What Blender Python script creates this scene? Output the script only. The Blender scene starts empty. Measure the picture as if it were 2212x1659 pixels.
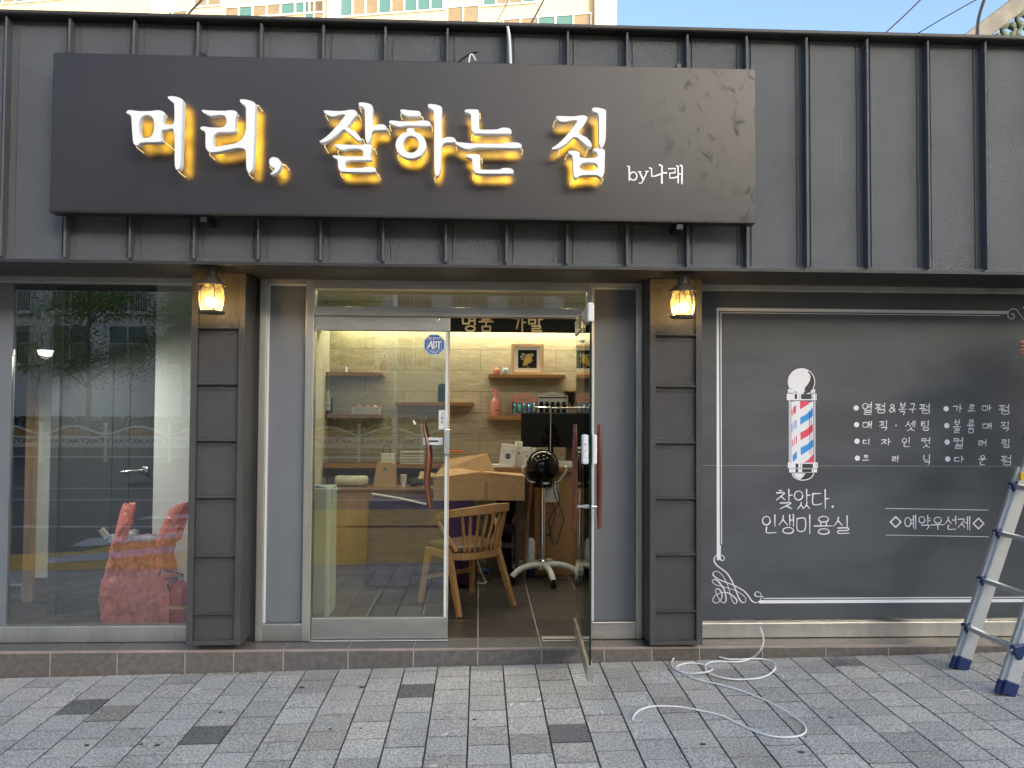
import bpy, bmesh, math, random
from mathutils import Vector, Matrix

# ------------------------------------------------------------------ camera, sky, sun, exposure
SC = bpy.context.scene
COL = SC.collection
RD = random.Random(11)
FPX, PW, PH = 1661.0, 2212.0, 1659.0          # focal length and photo size in measuring pixels
CAM = Vector((0.0, -5.0, 1.49))
PITCH, YAW, ROLL = math.radians(1.72), math.radians(2.36), 0.0055
fw = Vector((math.sin(YAW)*math.cos(PITCH), math.cos(YAW)*math.cos(PITCH), math.sin(PITCH)))
r0 = Vector((math.cos(YAW), -math.sin(YAW), 0))
u0 = r0.cross(fw)
rt = r0*math.cos(ROLL) + u0*math.sin(ROLL)
up = rt.cross(fw)
cam_data = bpy.data.cameras.new('camera')
cam = bpy.data.objects.new('camera', cam_data); COL.objects.link(cam)
cam.matrix_world = Matrix(((rt.x, up.x, -fw.x, CAM.x), (rt.y, up.y, -fw.y, CAM.y), (rt.z, up.z, -fw.z, CAM.z), (0, 0, 0, 1)))
cam_data.sensor_width = 36; cam_data.lens = FPX/PW*36; cam_data.clip_end = 600; cam_data.clip_start = .05
SC.camera = cam
SUN_EL, SUN_AZ = math.radians(17), math.radians(152)     # azimuth measured clockwise from +Y
world = bpy.data.worlds.new('World'); SC.world = world; world.use_nodes = True
wn = world.node_tree.nodes; sky = wn.new('ShaderNodeTexSky'); sky.sky_type = 'NISHITA'; sky.sun_disc = False
sky.sun_elevation = SUN_EL; sky.sun_rotation = SUN_AZ; sky.air_density = .6; sky.dust_density = 2.5; sky.ozone_density = 1.0
world.node_tree.links.new(sky.outputs[0], wn['Background'].inputs[0]); wn['Background'].inputs[1].default_value = .15
sl = bpy.data.lights.new('sun', 'SUN'); sl.energy = 2.0; sl.angle = math.radians(.5); sl.color = (1, .84, .62)
sun = bpy.data.objects.new('sun', sl); COL.objects.link(sun)
tosun = Vector((math.sin(SUN_AZ)*math.cos(SUN_EL), math.cos(SUN_AZ)*math.cos(SUN_EL), math.sin(SUN_EL)))
sun.rotation_euler = tosun.to_track_quat('Z', 'Y').to_euler()
SC.view_settings.view_transform = 'Standard'; SC.view_settings.look = 'None'; SC.view_settings.gamma = 1
SC.view_settings.exposure = 1.85
SC.view_settings.use_white_balance = True; SC.view_settings.white_balance_temperature = 6700; SC.view_settings.white_balance_tint = 3
SC.cycles.max_bounces = 10; SC.cycles.transparent_max_bounces = 24; SC.cycles.caustics_reflective = False; SC.cycles.caustics_refractive = False
SC.cycles.sample_clamp_indirect = 6.0

# ------------------------------------------------------------------ measuring helpers: photo pixel -> point on the plane y = const
def ray(u, v): return fw + rt*((u-PW/2)/FPX) - up*((v-PH/2)/FPX)
def P(u, v, y):
    d = ray(u, v); return CAM + d*((y-CAM.y)/d.y)
def PZ(u, v, z):
    d = ray(u, v); return CAM + d*((z-CAM.z)/d.z)
def X(u, v, y): return P(u, v, y).x
def Z(u, v, y): return P(u, v, y).z
def zoomer(x0, y0, w):                          # coordinates read from an enlargement 2212 px wide
    k = w/2212.0
    return lambda a, b: ((x0+a*k)*.548611, (y0+b*k)*.548611)
def zoomer_n(x0, y0, k): return lambda a, b: ((x0+a*k)*.548611, (y0+b*k)*.548611)

# ------------------------------------------------------------------ object helpers
def tag(o, label=None, cat=None, group=None, kind=None):
    if label: o['label'] = label
    if cat: o['category'] = cat
    if group: o['group'] = group
    if kind: o['kind'] = kind
    return o
def thing(name, loc, label, cat, group=None, rot=(0, 0, 0)):
    o = bpy.data.objects.new(name, None); COL.objects.link(o); o.empty_display_size = .1
    o.location = loc; o.rotation_euler = rot
    return tag(o, label, cat, group)
ROOTLOC = {}
def rootloc(o):
    v = Vector((0, 0, 0))
    while o: v = v + o.location; o = o.parent
    return v
class MB:
    def __init__(s): s.v = []; s.f = []; s.mi = []; s.cur = 0
    def add(s, vs, fs):
        n = len(s.v); s.v += [Vector(v) for v in vs]
        for f in fs: s.f.append([n+i for i in f]); s.mi.append(s.cur)
        return s
    def box(s, x0, x1, y0, y1, z0, z1):
        return s.add([(x0,y0,z0),(x1,y0,z0),(x1,y1,z0),(x0,y1,z0),(x0,y0,z1),(x1,y0,z1),(x1,y1,z1),(x0,y1,z1)],
                     [(0,3,2,1),(4,5,6,7),(0,1,5,4),(1,2,6,5),(2,3,7,6),(3,0,4,7)])
    def bar(s, a, b, w, h, ref=(0, 0, 1)):       # box beam from a to b, w across, h along ref
        a, b = Vector(a), Vector(b); d = (b-a).normalized(); r = Vector(ref)
        sx = d.cross(r)
        if sx.length < 1e-4: sx = d.cross(Vector((1, 0, 0)))
        sx.normalize(); sz = sx.cross(d)
        vs = [p + sx*(i*w/2) + sz*(j*h/2) for p in (a, b) for i, j in ((-1,-1),(1,-1),(1,1),(-1,1))]
        return s.add(vs, [(0,1,2,3),(7,6,5,4),(0,4,5,1),(1,5,6,2),(2,6,7,3),(3,7,4,0)])
    def tube(s, pts, r, n=8, cap=True):
        pts = [Vector(p) for p in pts]; m = len(pts)
        rs = r if isinstance(r, (list, tuple)) else [r]*m
        prev = None; base = len(s.v)
        for i, p in enumerate(pts):
            d = (pts[min(i+1, m-1)] - pts[max(i-1, 0)]).normalized()
            if prev is None:
                a = Vector((0, 0, 1)) if abs(d.z) < .9 else Vector((1, 0, 0)); nx = d.cross(a).normalized()
            else:
                nx = (prev - d*prev.dot(d)); nx = nx.normalized() if nx.length > 1e-6 else d.orthogonal().normalized()
            prev = nx; ny = d.cross(nx)
            for k in range(n):
                t = 2*math.pi*k/n; s.v.append(p + (nx*math.cos(t) + ny*math.sin(t))*rs[i])
        for i in range(m-1):
            for k in range(n):
                s.f.append([base+i*n+k, base+i*n+(k+1) % n, base+(i+1)*n+(k+1) % n, base+(i+1)*n+k]); s.mi.append(s.cur)
        if cap:
            s.f.append([base+k for k in range(n)][::-1]); s.mi.append(s.cur)
            s.f.append([base+(m-1)*n+k for k in range(n)]); s.mi.append(s.cur)
        return s
    def lathe(s, prof, c, n=24, axis='Z', sx=1, sy=1):
        c = Vector(c); base = len(s.v); m = len(prof)
        for r, h in prof:
            for k in range(n):
                t = 2*math.pi*k/n; a, b = r*math.cos(t)*sx, r*math.sin(t)*sy
                s.v.append(c + (Vector((a, b, h)) if axis == 'Z' else Vector((a, -h, b)) if axis == 'Y' else Vector((h, a, b))))
        for i in range(m-1):
            for k in range(n):
                s.f.append([base+i*n+k, base+i*n+(k+1) % n, base+(i+1)*n+(k+1) % n, base+(i+1)*n+k]); s.mi.append(s.cur)
        s.f.append([base+k for k in range(n)][::-1]); s.mi.append(s.cur)
        s.f.append([base+(m-1)*n+k for k in range(n)]); s.mi.append(s.cur)
        return s
    def prism(s, poly, y0, y1):                   # poly in (x, z), simple outline, extruded along y
        n = len(poly); b = len(s.v)
        s.v += [Vector((x, y0, z)) for x, z in poly] + [Vector((x, y1, z)) for x, z in poly]
        s.f.append([b+i for i in range(n)]); s.mi.append(s.cur); s.f.append([b+n+i for i in range(n)][::-1]); s.mi.append(s.cur)
        for i in range(n): s.f.append([b+i, b+(i+1) % n, b+n+(i+1) % n, b+n+i]); s.mi.append(s.cur)
        return s
    def sheet(s, poly, y): return s.add([(x, y, z) for x, z in poly], [list(range(len(poly)))])
    def ball(s, c, r, n=16, sc=(1, 1, 1)):
        m = n//2; prof = [(max(r*math.sin(math.pi*i/m), 1e-4), -r*math.cos(math.pi*i/m)) for i in range(m+1)]
        b = len(s.v); s.lathe(prof, (0, 0, 0), n)
        for i in range(b, len(s.v)):
            v = s.v[i]; s.v[i] = Vector((v.x*sc[0]+c[0], v.y*sc[1]+c[1], v.z*sc[2]+c[2]))
        return s
    def build(s, name, mat, parent=None, bevel=0, smooth=False, fixn=True, seg=2, local=False, tint=None):
        me = bpy.data.meshes.new(name)
        off = Vector((0, 0, 0)) if (local or parent is None) else rootloc(parent)
        me.from_pydata([v - off for v in s.v], [], s.f)
        mats = mat if isinstance(mat, (list, tuple)) else [mat]
        for m in mats: me.materials.append(m)
        if len(mats) > 1: me.polygons.foreach_set('material_index', s.mi)
        if tint:
            at = me.color_attributes.new('tint', 'FLOAT_COLOR', 'CORNER')
            for p, t in zip(me.polygons, tint):
                for li in p.loop_indices: at.data[li].color = (*t, 1)
        bm = bmesh.new(); bm.from_mesh(me)
        if fixn: bmesh.ops.recalc_face_normals(bm, faces=bm.faces)
        if bevel:
            es = [e for e in bm.edges if len(e.link_faces) == 2 and e.calc_face_angle(0) > .5]
            bmesh.ops.bevel(bm, geom=es, offset=bevel, segments=seg, affect='EDGES', profile=.5, clamp_overlap=True)
        if smooth:
            for f in bm.faces: f.smooth = True
            for e in bm.edges:
                if len(e.link_faces) == 2 and e.calc_face_angle(0) > .7: e.smooth = False
        bm.to_mesh(me); bm.free(); me.update()
        o = bpy.data.objects.new(name, me); COL.objects.link(o)
        if parent: o.parent = parent
        return o
def copy_tree(o, parent=None):
    c = o.copy(); COL.objects.link(c)
    if parent: c.parent = parent
    for ch in list(o.children): copy_tree(ch, c)
    return c
def crom(pts, k=6, closed=False):                # Catmull-Rom through 2D/3D points
    pts = [Vector(p) for p in pts]; n = len(pts); out = []
    rng = n if closed else n-1
    for i in range(rng):
        p0 = pts[(i-1) % n] if closed or i > 0 else pts[0]; p1 = pts[i]; p2 = pts[(i+1) % n]
        p3 = pts[(i+2) % n] if closed or i+2 < n else pts[-1]
        for j in range(k):
            t = j/k
            out.append(.5*((2*p1)+(p2-p0)*t+(2*p0-5*p1+4*p2-p3)*t*t+(3*p1-p0-3*p2+p3)*t**3))
    if not closed: out.append(pts[-1])
    return out
def chaikin(pts, it=2):
    for _ in range(it):
        o = []; n = len(pts)
        for i in range(n):
            a, b = pts[i], pts[(i+1) % n]
            o += [(a[0]*.75+b[0]*.25, a[1]*.75+b[1]*.25), (a[0]*.25+b[0]*.75, a[1]*.25+b[1]*.75)]
        pts = o
    return pts
def outline_mesh(loops, y_front, thick):         # loops of (x, z) with holes -> solid facing -Y
    cu = bpy.data.curves.new('tmp', 'CURVE'); cu.dimensions = '2D'; cu.fill_mode = 'BOTH'; cu.extrude = thick/2
    for lp in loops:
        sp = cu.splines.new('POLY'); sp.points.add(len(lp)-1); sp.use_cyclic_u = True
        for p, (a, b) in zip(sp.points, lp): p.co = (a, b, 0, 1)
    ob = bpy.data.objects.new('tmp', cu); COL.objects.link(ob)
    me = bpy.data.meshes.new_from_object(ob.evaluated_get(bpy.context.evaluated_depsgraph_get()))
    bpy.data.objects.remove(ob); bpy.data.curves.remove(cu)
    vs = [Vector((v.co.x, y_front + thick/2 - v.co.z, v.co.y)) for v in me.vertices]
    fs = [list(p.vertices) for p in me.polygons]; bpy.data.meshes.remove(me)
    return vs, fs
def text_mesh(txt, w, h, cx, cz, y):              # Latin letters and digits fitted in a w x h box, flat, facing -Y
    cu = bpy.data.curves.new('tmp', 'FONT'); cu.body = txt; cu.fill_mode = 'FRONT'; cu.resolution_u = 3
    ob = bpy.data.objects.new('tmp', cu); COL.objects.link(ob)
    me = bpy.data.meshes.new_from_object(ob.evaluated_get(bpy.context.evaluated_depsgraph_get()))
    bpy.data.objects.remove(ob); bpy.data.curves.remove(cu)
    xs = [v.co.x for v in me.vertices]; ys = [v.co.y for v in me.vertices]
    sx = w/(max(xs)-min(xs)); sz = h/(max(ys)-min(ys)); mx = (max(xs)+min(xs))/2; my = (max(ys)+min(ys))/2
    vs = [Vector((cx+(v.co.x-mx)*sx, y, cz+(v.co.y-my)*sz)) for v in me.vertices]
    fs = [list(p.vertices) for p in me.polygons]; bpy.data.meshes.remove(me)
    return vs, fs
EPS = [0]
def ribbon(mb, pts, width, y):                    # painted stroke: pts (x, z), width number or list, round ends
    n = len(pts)
    if n < 2: return
    ws = width if isinstance(width, (list, tuple)) else [width]*n
    EPS[0] = (EPS[0]+1) % 24; yy = y - EPS[0]*.00004
    L, Rr = [], []
    for i in range(n):
        a = Vector(pts[max(i-1, 0)]); b = Vector(pts[min(i+1, n-1)]); d = b-a
        if 0 < i < n-1:
            d1 = (Vector(pts[i])-a); d2 = (b-Vector(pts[i])); d = (d1.normalized() if d1.length else d1)+(d2.normalized() if d2.length else d2)
        if d.length < 1e-9: d = Vector((1, 0))
        d.normalize(); nn = Vector((-d.y, d.x)); p = Vector(pts[i]); w = ws[i]/2
        L.append(p+nn*w); Rr.append(p-nn*w)
    vs = [(p.x, yy, p.y) for p in L] + [(p.x, yy, p.y) for p in Rr]
    fs = [(i, i+1, n+i+1, n+i) for i in range(n-1)]
    mb.add(vs, fs)
    for e, q in ((0, 1), (n-1, n-2)):
        c = Vector(pts[e]); r = ws[e]/2*.99
        mb.add([(c.x+r*math.cos(t*math.pi/5), yy-.00002, c.y+r*math.sin(t*math.pi/5)) for t in range(10)], [tuple(range(10))])
# ------------------------------------------------------------------ Hangul strokes
def _arc(cx, cy, rx, ry, a0=0, a1=360, n=14): return [(cx+rx*math.cos(math.radians(a0+(a1-a0)*i/n)), cy+ry*math.sin(math.radians(a0+(a1-a0)*i/n))) for i in range(n+1)]
J = {'ㄱ': [[(.05,.12),(.9,.1),(.85,.45),(.65,.98)]], 'ㄴ': [[(.1,.02),(.1,.9),(.95,.85)]], 'ㄷ': [[(.05,.1),(.92,.08)],[(.1,.1),(.1,.9),(1,.86)]],
 'ㄹ': [[(.05,.06),(.88,.05),(.86,.46),(.1,.5),(.1,.94),(1,.9)]], 'ㅁ': [[(.06,.08),(.94,.06),(.9,.94),(.1,.95),(.06,.08)]],
 'ㅂ': [[(.06,.0),(.1,.97),(.9,.95)],[(.94,.0),(.9,.95)],[(.1,.5),(.9,.48)]], 'ㅅ': [[(.52,.02),(.42,.45),(.02,.98)],[(.46,.4),(.98,.96)]],
 'ㅇ': [_arc(.5,.5,.45,.46)], 'ㅈ': [[(.05,.1),(.92,.08),(.5,.55),(.02,.98)],[(.52,.52),(.98,.96)]],
 'ㅊ': [[(.35,-.02),(.65,.0)],[(.05,.24),(.92,.22),(.5,.6),(.02,.98)],[(.52,.58),(.98,.96)]], 'ㅋ': [[(.05,.12),(.9,.1),(.85,.45),(.65,.98)],[(.05,.5),(.82,.46)]],
 'ㅌ': [[(.1,.06),(.92,.05)],[(.12,.48),(.86,.46)],[(.1,.06),(.1,.92),(1,.88)]], 'ㅍ': [[(.02,.1),(.98,.07)],[(.32,.1),(.36,.88)],[(.68,.1),(.64,.88)],[(.0,.92),(1,.88)]],
 'ㅎ': [[(.35,.0),(.65,.02)],[(.05,.24),(.95,.22)],_arc(.5,.7,.36,.3)], 'ㅆ': [[(.3,.05),(.24,.45),(.0,.98)],[(.26,.4),(.5,.9)],[(.76,.05),(.7,.45),(.44,.98)],[(.72,.4),(1,.96)]]}
J['ㄲ'] = J['ㄱ']
VW = {'ㅏ': [[(.4,0),(.42,1)],[(.42,.48),(.98,.46)]], 'ㅓ': [[(.72,0),(.74,1)],[(.05,.46),(.72,.45)]], 'ㅣ': [[(.55,0),(.56,1)]],
 'ㅐ': [[(.2,.04),(.22,.94)],[(.78,0),(.8,1)],[(.22,.48),(.78,.46)]], 'ㅔ': [[(-.1,.46),(.38,.45)],[(.38,.04),(.4,.94)],[(.82,0),(.84,1)]],
 'ㅑ': [[(.4,0),(.42,1)],[(.42,.34),(.98,.32)],[(.42,.62),(.98,.6)]], 'ㅕ': [[(.72,0),(.74,1)],[(.05,.32),(.72,.31)],[(.05,.6),(.72,.58)]],
 'ㅖ': [[(-.1,.34),(.38,.33)],[(-.1,.6),(.38,.58)],[(.38,.04),(.4,.94)],[(.82,0),(.84,1)]],
 'ㅗ': [[(.5,.05),(.5,.62)],[(.0,.7),(1,.66)]], 'ㅜ': [[(.0,.25),(1,.2)],[(.5,.25),(.5,1)]], 'ㅡ': [[(.0,.5),(1,.45)]],
 'ㅠ': [[(.0,.25),(1,.2)],[(.34,.25),(.3,1)],[(.66,.25),(.68,1)]], 'ㅛ': [[(.34,.05),(.36,.62)],[(.66,.05),(.64,.62)],[(.0,.7),(1,.66)]]}
CH = 'ㄱㄲㄴㄷㄸㄹㅁㅂㅃㅅㅆㅇㅈㅉㅊㅋㅌㅍㅎ'; JU = 'ㅏㅐㅑㅒㅓㅔㅕㅖㅗㅘㅙㅚㅛㅜㅝㅞㅟㅠㅡㅢㅣ'
JO = ['', 'ㄱ', 'ㄲ', 'ㄳ', 'ㄴ', 'ㄵ', 'ㄶ', 'ㄷ', 'ㄹ', 'ㄺ', 'ㄻ', 'ㄼ', 'ㄽ', 'ㄾ', 'ㄿ', 'ㅀ', 'ㅁ', 'ㅂ', 'ㅄ', 'ㅅ', 'ㅆ', 'ㅇ', 'ㅈ', 'ㅊ', 'ㅋ', 'ㅌ', 'ㅍ', 'ㅎ']
def syllable(ch):
    c = ord(ch)-0xAC00; l, v, t = CH[c//588], JU[(c % 588)//28], JO[c % 28]
    out = []
    def put(st, x0, y0, x1, y1):
        for s in st: out.append([(x0+(x1-x0)*a, y0+(y1-y0)*b) for a, b in s])
    if v in 'ㅗㅜㅡㅠㅛ':
        if t: put(J[l], .2, 0, .8, .34); put(VW[v], 0, .36, 1, .62); put(J[t], .18, .68, .84, 1)
        else: put(J[l], .2, 0, .8, .52); put(VW[v], 0, .5, 1, 1)
    else:
        if t: put(J[l], .0, .06, .55, .56); put(VW[v], .6, 0, 1, .62); put(J[t], .22, .66, .95, 1)
        else: put(J[l], .0, .14, .56, .84); put(VW[v], .6, 0, 1, 1)
    return out
def hangul(mb, ch, conv, cx, cy, w, h, y, width, slant=0, taper=True, smooth=True):
    for st in syllable(ch):
        pts = [(cx+(a-.5)*w - slant*(b-.5)*h, cy+(b-.5)*h) for a, b in st]
        if smooth and len(pts) > 2: pts = [tuple(p) for p in crom([Vector((a, b, 0)) for a, b in pts], 3)]; pts = [(p[0], p[1]) for p in pts]
        q = [P(*conv(a, b), y) for a, b in pts]; q = [(p.x, p.z) for p in q]
        if not smooth and len(q) > 2:
            for a, b in zip(q[:-1], q[1:]): ribbon(mb, [a, b], width, y)
            continue
        n = len(q)
        ws = [width*(1.15-.5*i/(n-1)) for i in range(n)] if taper else width
        ribbon(mb, q, ws, y)

# ------------------------------------------------------------------ materials
def mat(name, col, rough=.5, metal=0.0, noise=None, bump=None, spec=.5, coat=0, emit=None, tint=False, sheen=0, trans=0, alpha=1):
    m = bpy.data.materials.new(name); m.use_nodes = True; nt = m.node_tree; N = nt.nodes; Lk = nt.links
    b = N['Principled BSDF']; b.inputs['Base Color'].default_value = (*col, 1); b.inputs['Roughness'].default_value = rough
    b.inputs['Metallic'].default_value = metal; b.inputs['Specular IOR Level'].default_value = spec; b.inputs['Coat Weight'].default_value = coat
    b.inputs['Coat Roughness'].default_value = .08; b.inputs['Transmission Weight'].default_value = trans; b.inputs['Alpha'].default_value = alpha
    tc = N.new('ShaderNodeTexCoord')
    src = None
    if noise:
        sc, amt = noise[0], noise[1]
        nz = N.new('ShaderNodeTexNoise'); nz.inputs['Scale'].default_value = sc; nz.inputs['Detail'].default_value = 6; nz.inputs['Roughness'].default_value = .65
        mp = N.new('ShaderNodeMapping'); mp.inputs['Scale'].default_value = noise[2] if len(noise) > 2 else (1, 1, 1)
        Lk.new(tc.outputs['Object'], mp.inputs[0]); Lk.new(mp.outputs[0], nz.inputs['Vector'])
        cr = N.new('ShaderNodeValToRGB'); cr.color_ramp.elements[0].position = .3; cr.color_ramp.elements[1].position = .7
        cr.color_ramp.elements[0].color = (*[c*(1-amt) for c in col], 1); cr.color_ramp.elements[1].color = (*[min(c*(1+amt), 1) for c in col], 1)
        Lk.new(nz.outputs['Fac'], cr.inputs[0]); src = cr.outputs[0]
    if tint:
        at = N.new('ShaderNodeAttribute'); at.attribute_name = 'tint'
        mx = N.new('ShaderNodeMix'); mx.data_type = 'RGBA'; mx.blend_type = 'MULTIPLY'; mx.inputs[0].default_value = 1
        if src: Lk.new(src, mx.inputs[6])
        else: mx.inputs[6].default_value = (*col, 1)
        Lk.new(at.outputs['Color'], mx.inputs[7]); src = mx.outputs[2]
    if src: Lk.new(src, b.inputs['Base Color'])
    if bump:
        nb = N.new('ShaderNodeTexNoise'); nb.inputs['Scale'].default_value = bump[0]; nb.inputs['Detail'].default_value = 4
        mp2 = N.new('ShaderNodeMapping'); mp2.inputs['Scale'].default_value = bump[2] if len(bump) > 2 else (1, 1, 1)
        Lk.new(tc.outputs['Object'], mp2.inputs[0]); Lk.new(mp2.outputs[0], nb.inputs['Vector'])
        bp = N.new('ShaderNodeBump'); bp.inputs['Strength'].default_value = bump[1]; bp.inputs['Distance'].default_value = .01
        Lk.new(nb.outputs['Fac'], bp.inputs['Height']); Lk.new(bp.outputs[0], b.inputs['Normal'])
    if emit:
        b.inputs['Emission Color'].default_value = (*emit[0], 1); b.inputs['Emission Strength'].default_value = emit[1]
    return m
def glass_mat(name, tint=(.93, .97, .95), ior=1.5, extra=0.0):
    m = bpy.data.materials.new(name); m.use_nodes = True; N = m.node_tree.nodes; L = m.node_tree.links; N.clear()
    out = N.new('ShaderNodeOutputMaterial'); mx = N.new('ShaderNodeMixShader'); t = N.new('ShaderNodeBsdfTransparent'); g = N.new('ShaderNodeBsdfGlossy')
    t.inputs[0].default_value = (*tint, 1); g.inputs['Roughness'].default_value = 0.0; g.inputs[0].default_value = (1, 1, 1, 1)
    fr = N.new('ShaderNodeFresnel'); fr.inputs[0].default_value = ior
    ad = N.new('ShaderNodeMath'); ad.operation = 'ADD'; ad.use_clamp = True; ad.inputs[1].default_value = extra
    L.new(fr.outputs[0], ad.inputs[0]); L.new(ad.outputs[0], mx.inputs[0]); L.new(t.outputs[0], mx.inputs[1]); L.new(g.outputs[0], mx.inputs[2]); L.new(mx.outputs[0], out.inputs[0])
    return m
M = {}
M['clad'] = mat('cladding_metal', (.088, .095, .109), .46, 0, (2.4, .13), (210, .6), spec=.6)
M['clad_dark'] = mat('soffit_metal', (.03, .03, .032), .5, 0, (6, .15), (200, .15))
M['pillar'] = mat('pillar_metal', (.062, .059, .060), .46, 0, (3, .16), (190, .8), spec=.55)
M['steel'] = mat('brushed_steel', (.62, .6, .55), .36, .9, (9, .14, (1, 1, .25)), (160, .08, (1, 1, .02)))
M['steel_h'] = mat('brushed_steel_rail', (.52, .5, .47), .38, .9, (7, .22, (.2, 1, 1)), (160, .1, (.02, 1, 1)))
M['steel_bright'] = mat('polished_steel', (.75, .75, .74), .16, 1)
M['alu'] = mat('aluminium', (.62, .64, .65), .38, .75, (12, .08), (90, .05))
M['white_plastic'] = mat('white_plastic', (.72, .73, .74), .35)
M['panel'] = mat('grey_panel', (.165, .178, .205), .42, 0, (3, .06), (300, .06))
M['tile'] = mat('step_tile', (.132, .119, .11), .42, 0, (26, .3), (120, .12), tint=True)
M['grout'] = mat('grout', (.55, .49, .45), .9, 0, (40, .2))
M['trim'] = mat('corner_trim', (.33, .265, .24), .5, 0, (8, .3, (.3, 1, 1)))
M['floor'] = mat('floor_tile', (.085, .075, .07), .3, 0, (9, .35, (.6, 1, 1)), (30, .06))
M['signface'] = None
M['black'] = mat('black_paint', (.012, .012, .013), .4)
M['white_letter'] = mat('white_letter', (.86, .88, .9), .4)
M['letter_side'] = mat('letter_side', (.62, .62, .64), .5)
M['glass'] = glass_mat('window_glass', (.97, .985, .98), 1.62, .05)
M['glass_door'] = glass_mat('door_glass', (.94, .97, .92), 1.55, .06)
M['glass_open'] = glass_mat('open_door_glass', (.78, .88, .84), 1.5, .02)
M['glass_edge'] = mat('glass_edge', (.01, .025, .022), .1)
M['wood'] = mat('oak_wood', (.42, .23, .09), .42, 0, (14, .28, (1, 1, .12)), (30, .08, (1, 1, .1)))
M['wood_shelf'] = mat('shelf_wood', (.3, .155, .06), .5, 0, (16, .35, (.1, 1, 1)), (30, .08, (.1, 1, 1)))
M['wood_desk'] = mat('desk_wood', (.34, .2, .09), .5, 0, (7, .2, (1, 1, .25)))
M['wood_red'] = mat('red_wood', (.17, .04, .025), .25, 0, (30, .4, (1, 1, .08)), coat=.5)
M['wood_handle'] = mat('handle_wood', (.2, .06, .03), .25, 0, (30, .5, (1, 1, .08)), coat=.5)
M['chrome'] = mat('chrome', (.8, .8, .82), .08, 1)
M['black_gloss'] = mat('black_gloss', (.004, .004, .005), .1, 0, spec=.35)
M['black_matte'] = mat('black_plastic', (.008, .009, .011), .6, spec=.2)
M['cream_plastic'] = mat('cream_plastic', (.72, .72, .66), .4)
M['cardboard'] = mat('cardboard', (.44, .28, .145), .8, 0, (12, .12), (60, .06))
M['cardboard_in'] = mat('cardboard_inside', (.3, .2, .11), .85, 0, (12, .12))
M['paper'] = mat('paper', (.75, .74, .7), .7)
M['leather'] = mat('brown_leather', (.13, .085, .06), .35, 0, (20, .2), (80, .1))
M['pinkp'] = mat('pink_plastic', (.72, .27, .24), .3)
M['chalk'] = mat('chalk_white', (.8, .81, .86), .8)
M['gold'] = mat('gold_letter', (.52, .42, .22), .4, .3)
M['cable_white'] = mat('cable_white', (.82, .82, .82), .75)
M['cable_black'] = mat('cable_black', (.015, .015, .015), .4)
M['blue_plastic'] = mat('navy_plastic', (.015, .03, .11), .35)
M['red_paint'] = mat('red_paint', (.5, .012, .015), .25, coat=.4)
M['yellow'] = mat('yellow_paint', (.75, .45, .03), .5)
M['sticker_blue'] = mat('sticker_blue', (.02, .12, .42), .4)
M['white'] = mat('white_paint', (.78, .78, .76), .6)
# ------------------------------------------------------------------ special surface materials
def new_mat(name, rough=.5):
    m = bpy.data.materials.new(name); m.use_nodes = True
    b = m.node_tree.nodes['Principled BSDF']; b.inputs['Roughness'].default_value = rough
    return m, m.node_tree.nodes, m.node_tree.links, b
def nd(N, t, **kw):
    n = N.new(t)
    for k, v in kw.items():
        if k.startswith('i_'): n.inputs[int(k[2:]) if k[2:].isdigit() else k[2:]].default_value = v
        else: setattr(n, k, v)
    return n
def ramp(N, p0, c0, p1, c1):
    r = N.new('ShaderNodeValToRGB'); e = r.color_ramp.elements
    e[0].position, e[0].color, e[1].position, e[1].color = p0, (*c0, 1), p1, (*c1, 1); return r
def mixrgb(N, L, fac, a, b, mode='MIX'):
    m = N.new('ShaderNodeMix'); m.data_type = 'RGBA'; m.blend_type = mode
    for s, i in ((fac, 0), (a, 6), (b, 7)):
        if isinstance(s, (int, float)): m.inputs[i].default_value = s
        elif isinstance(s, tuple): m.inputs[i].default_value = (*s, 1)
        else: L.new(s, m.inputs[i])
    return m.outputs[2]
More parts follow.
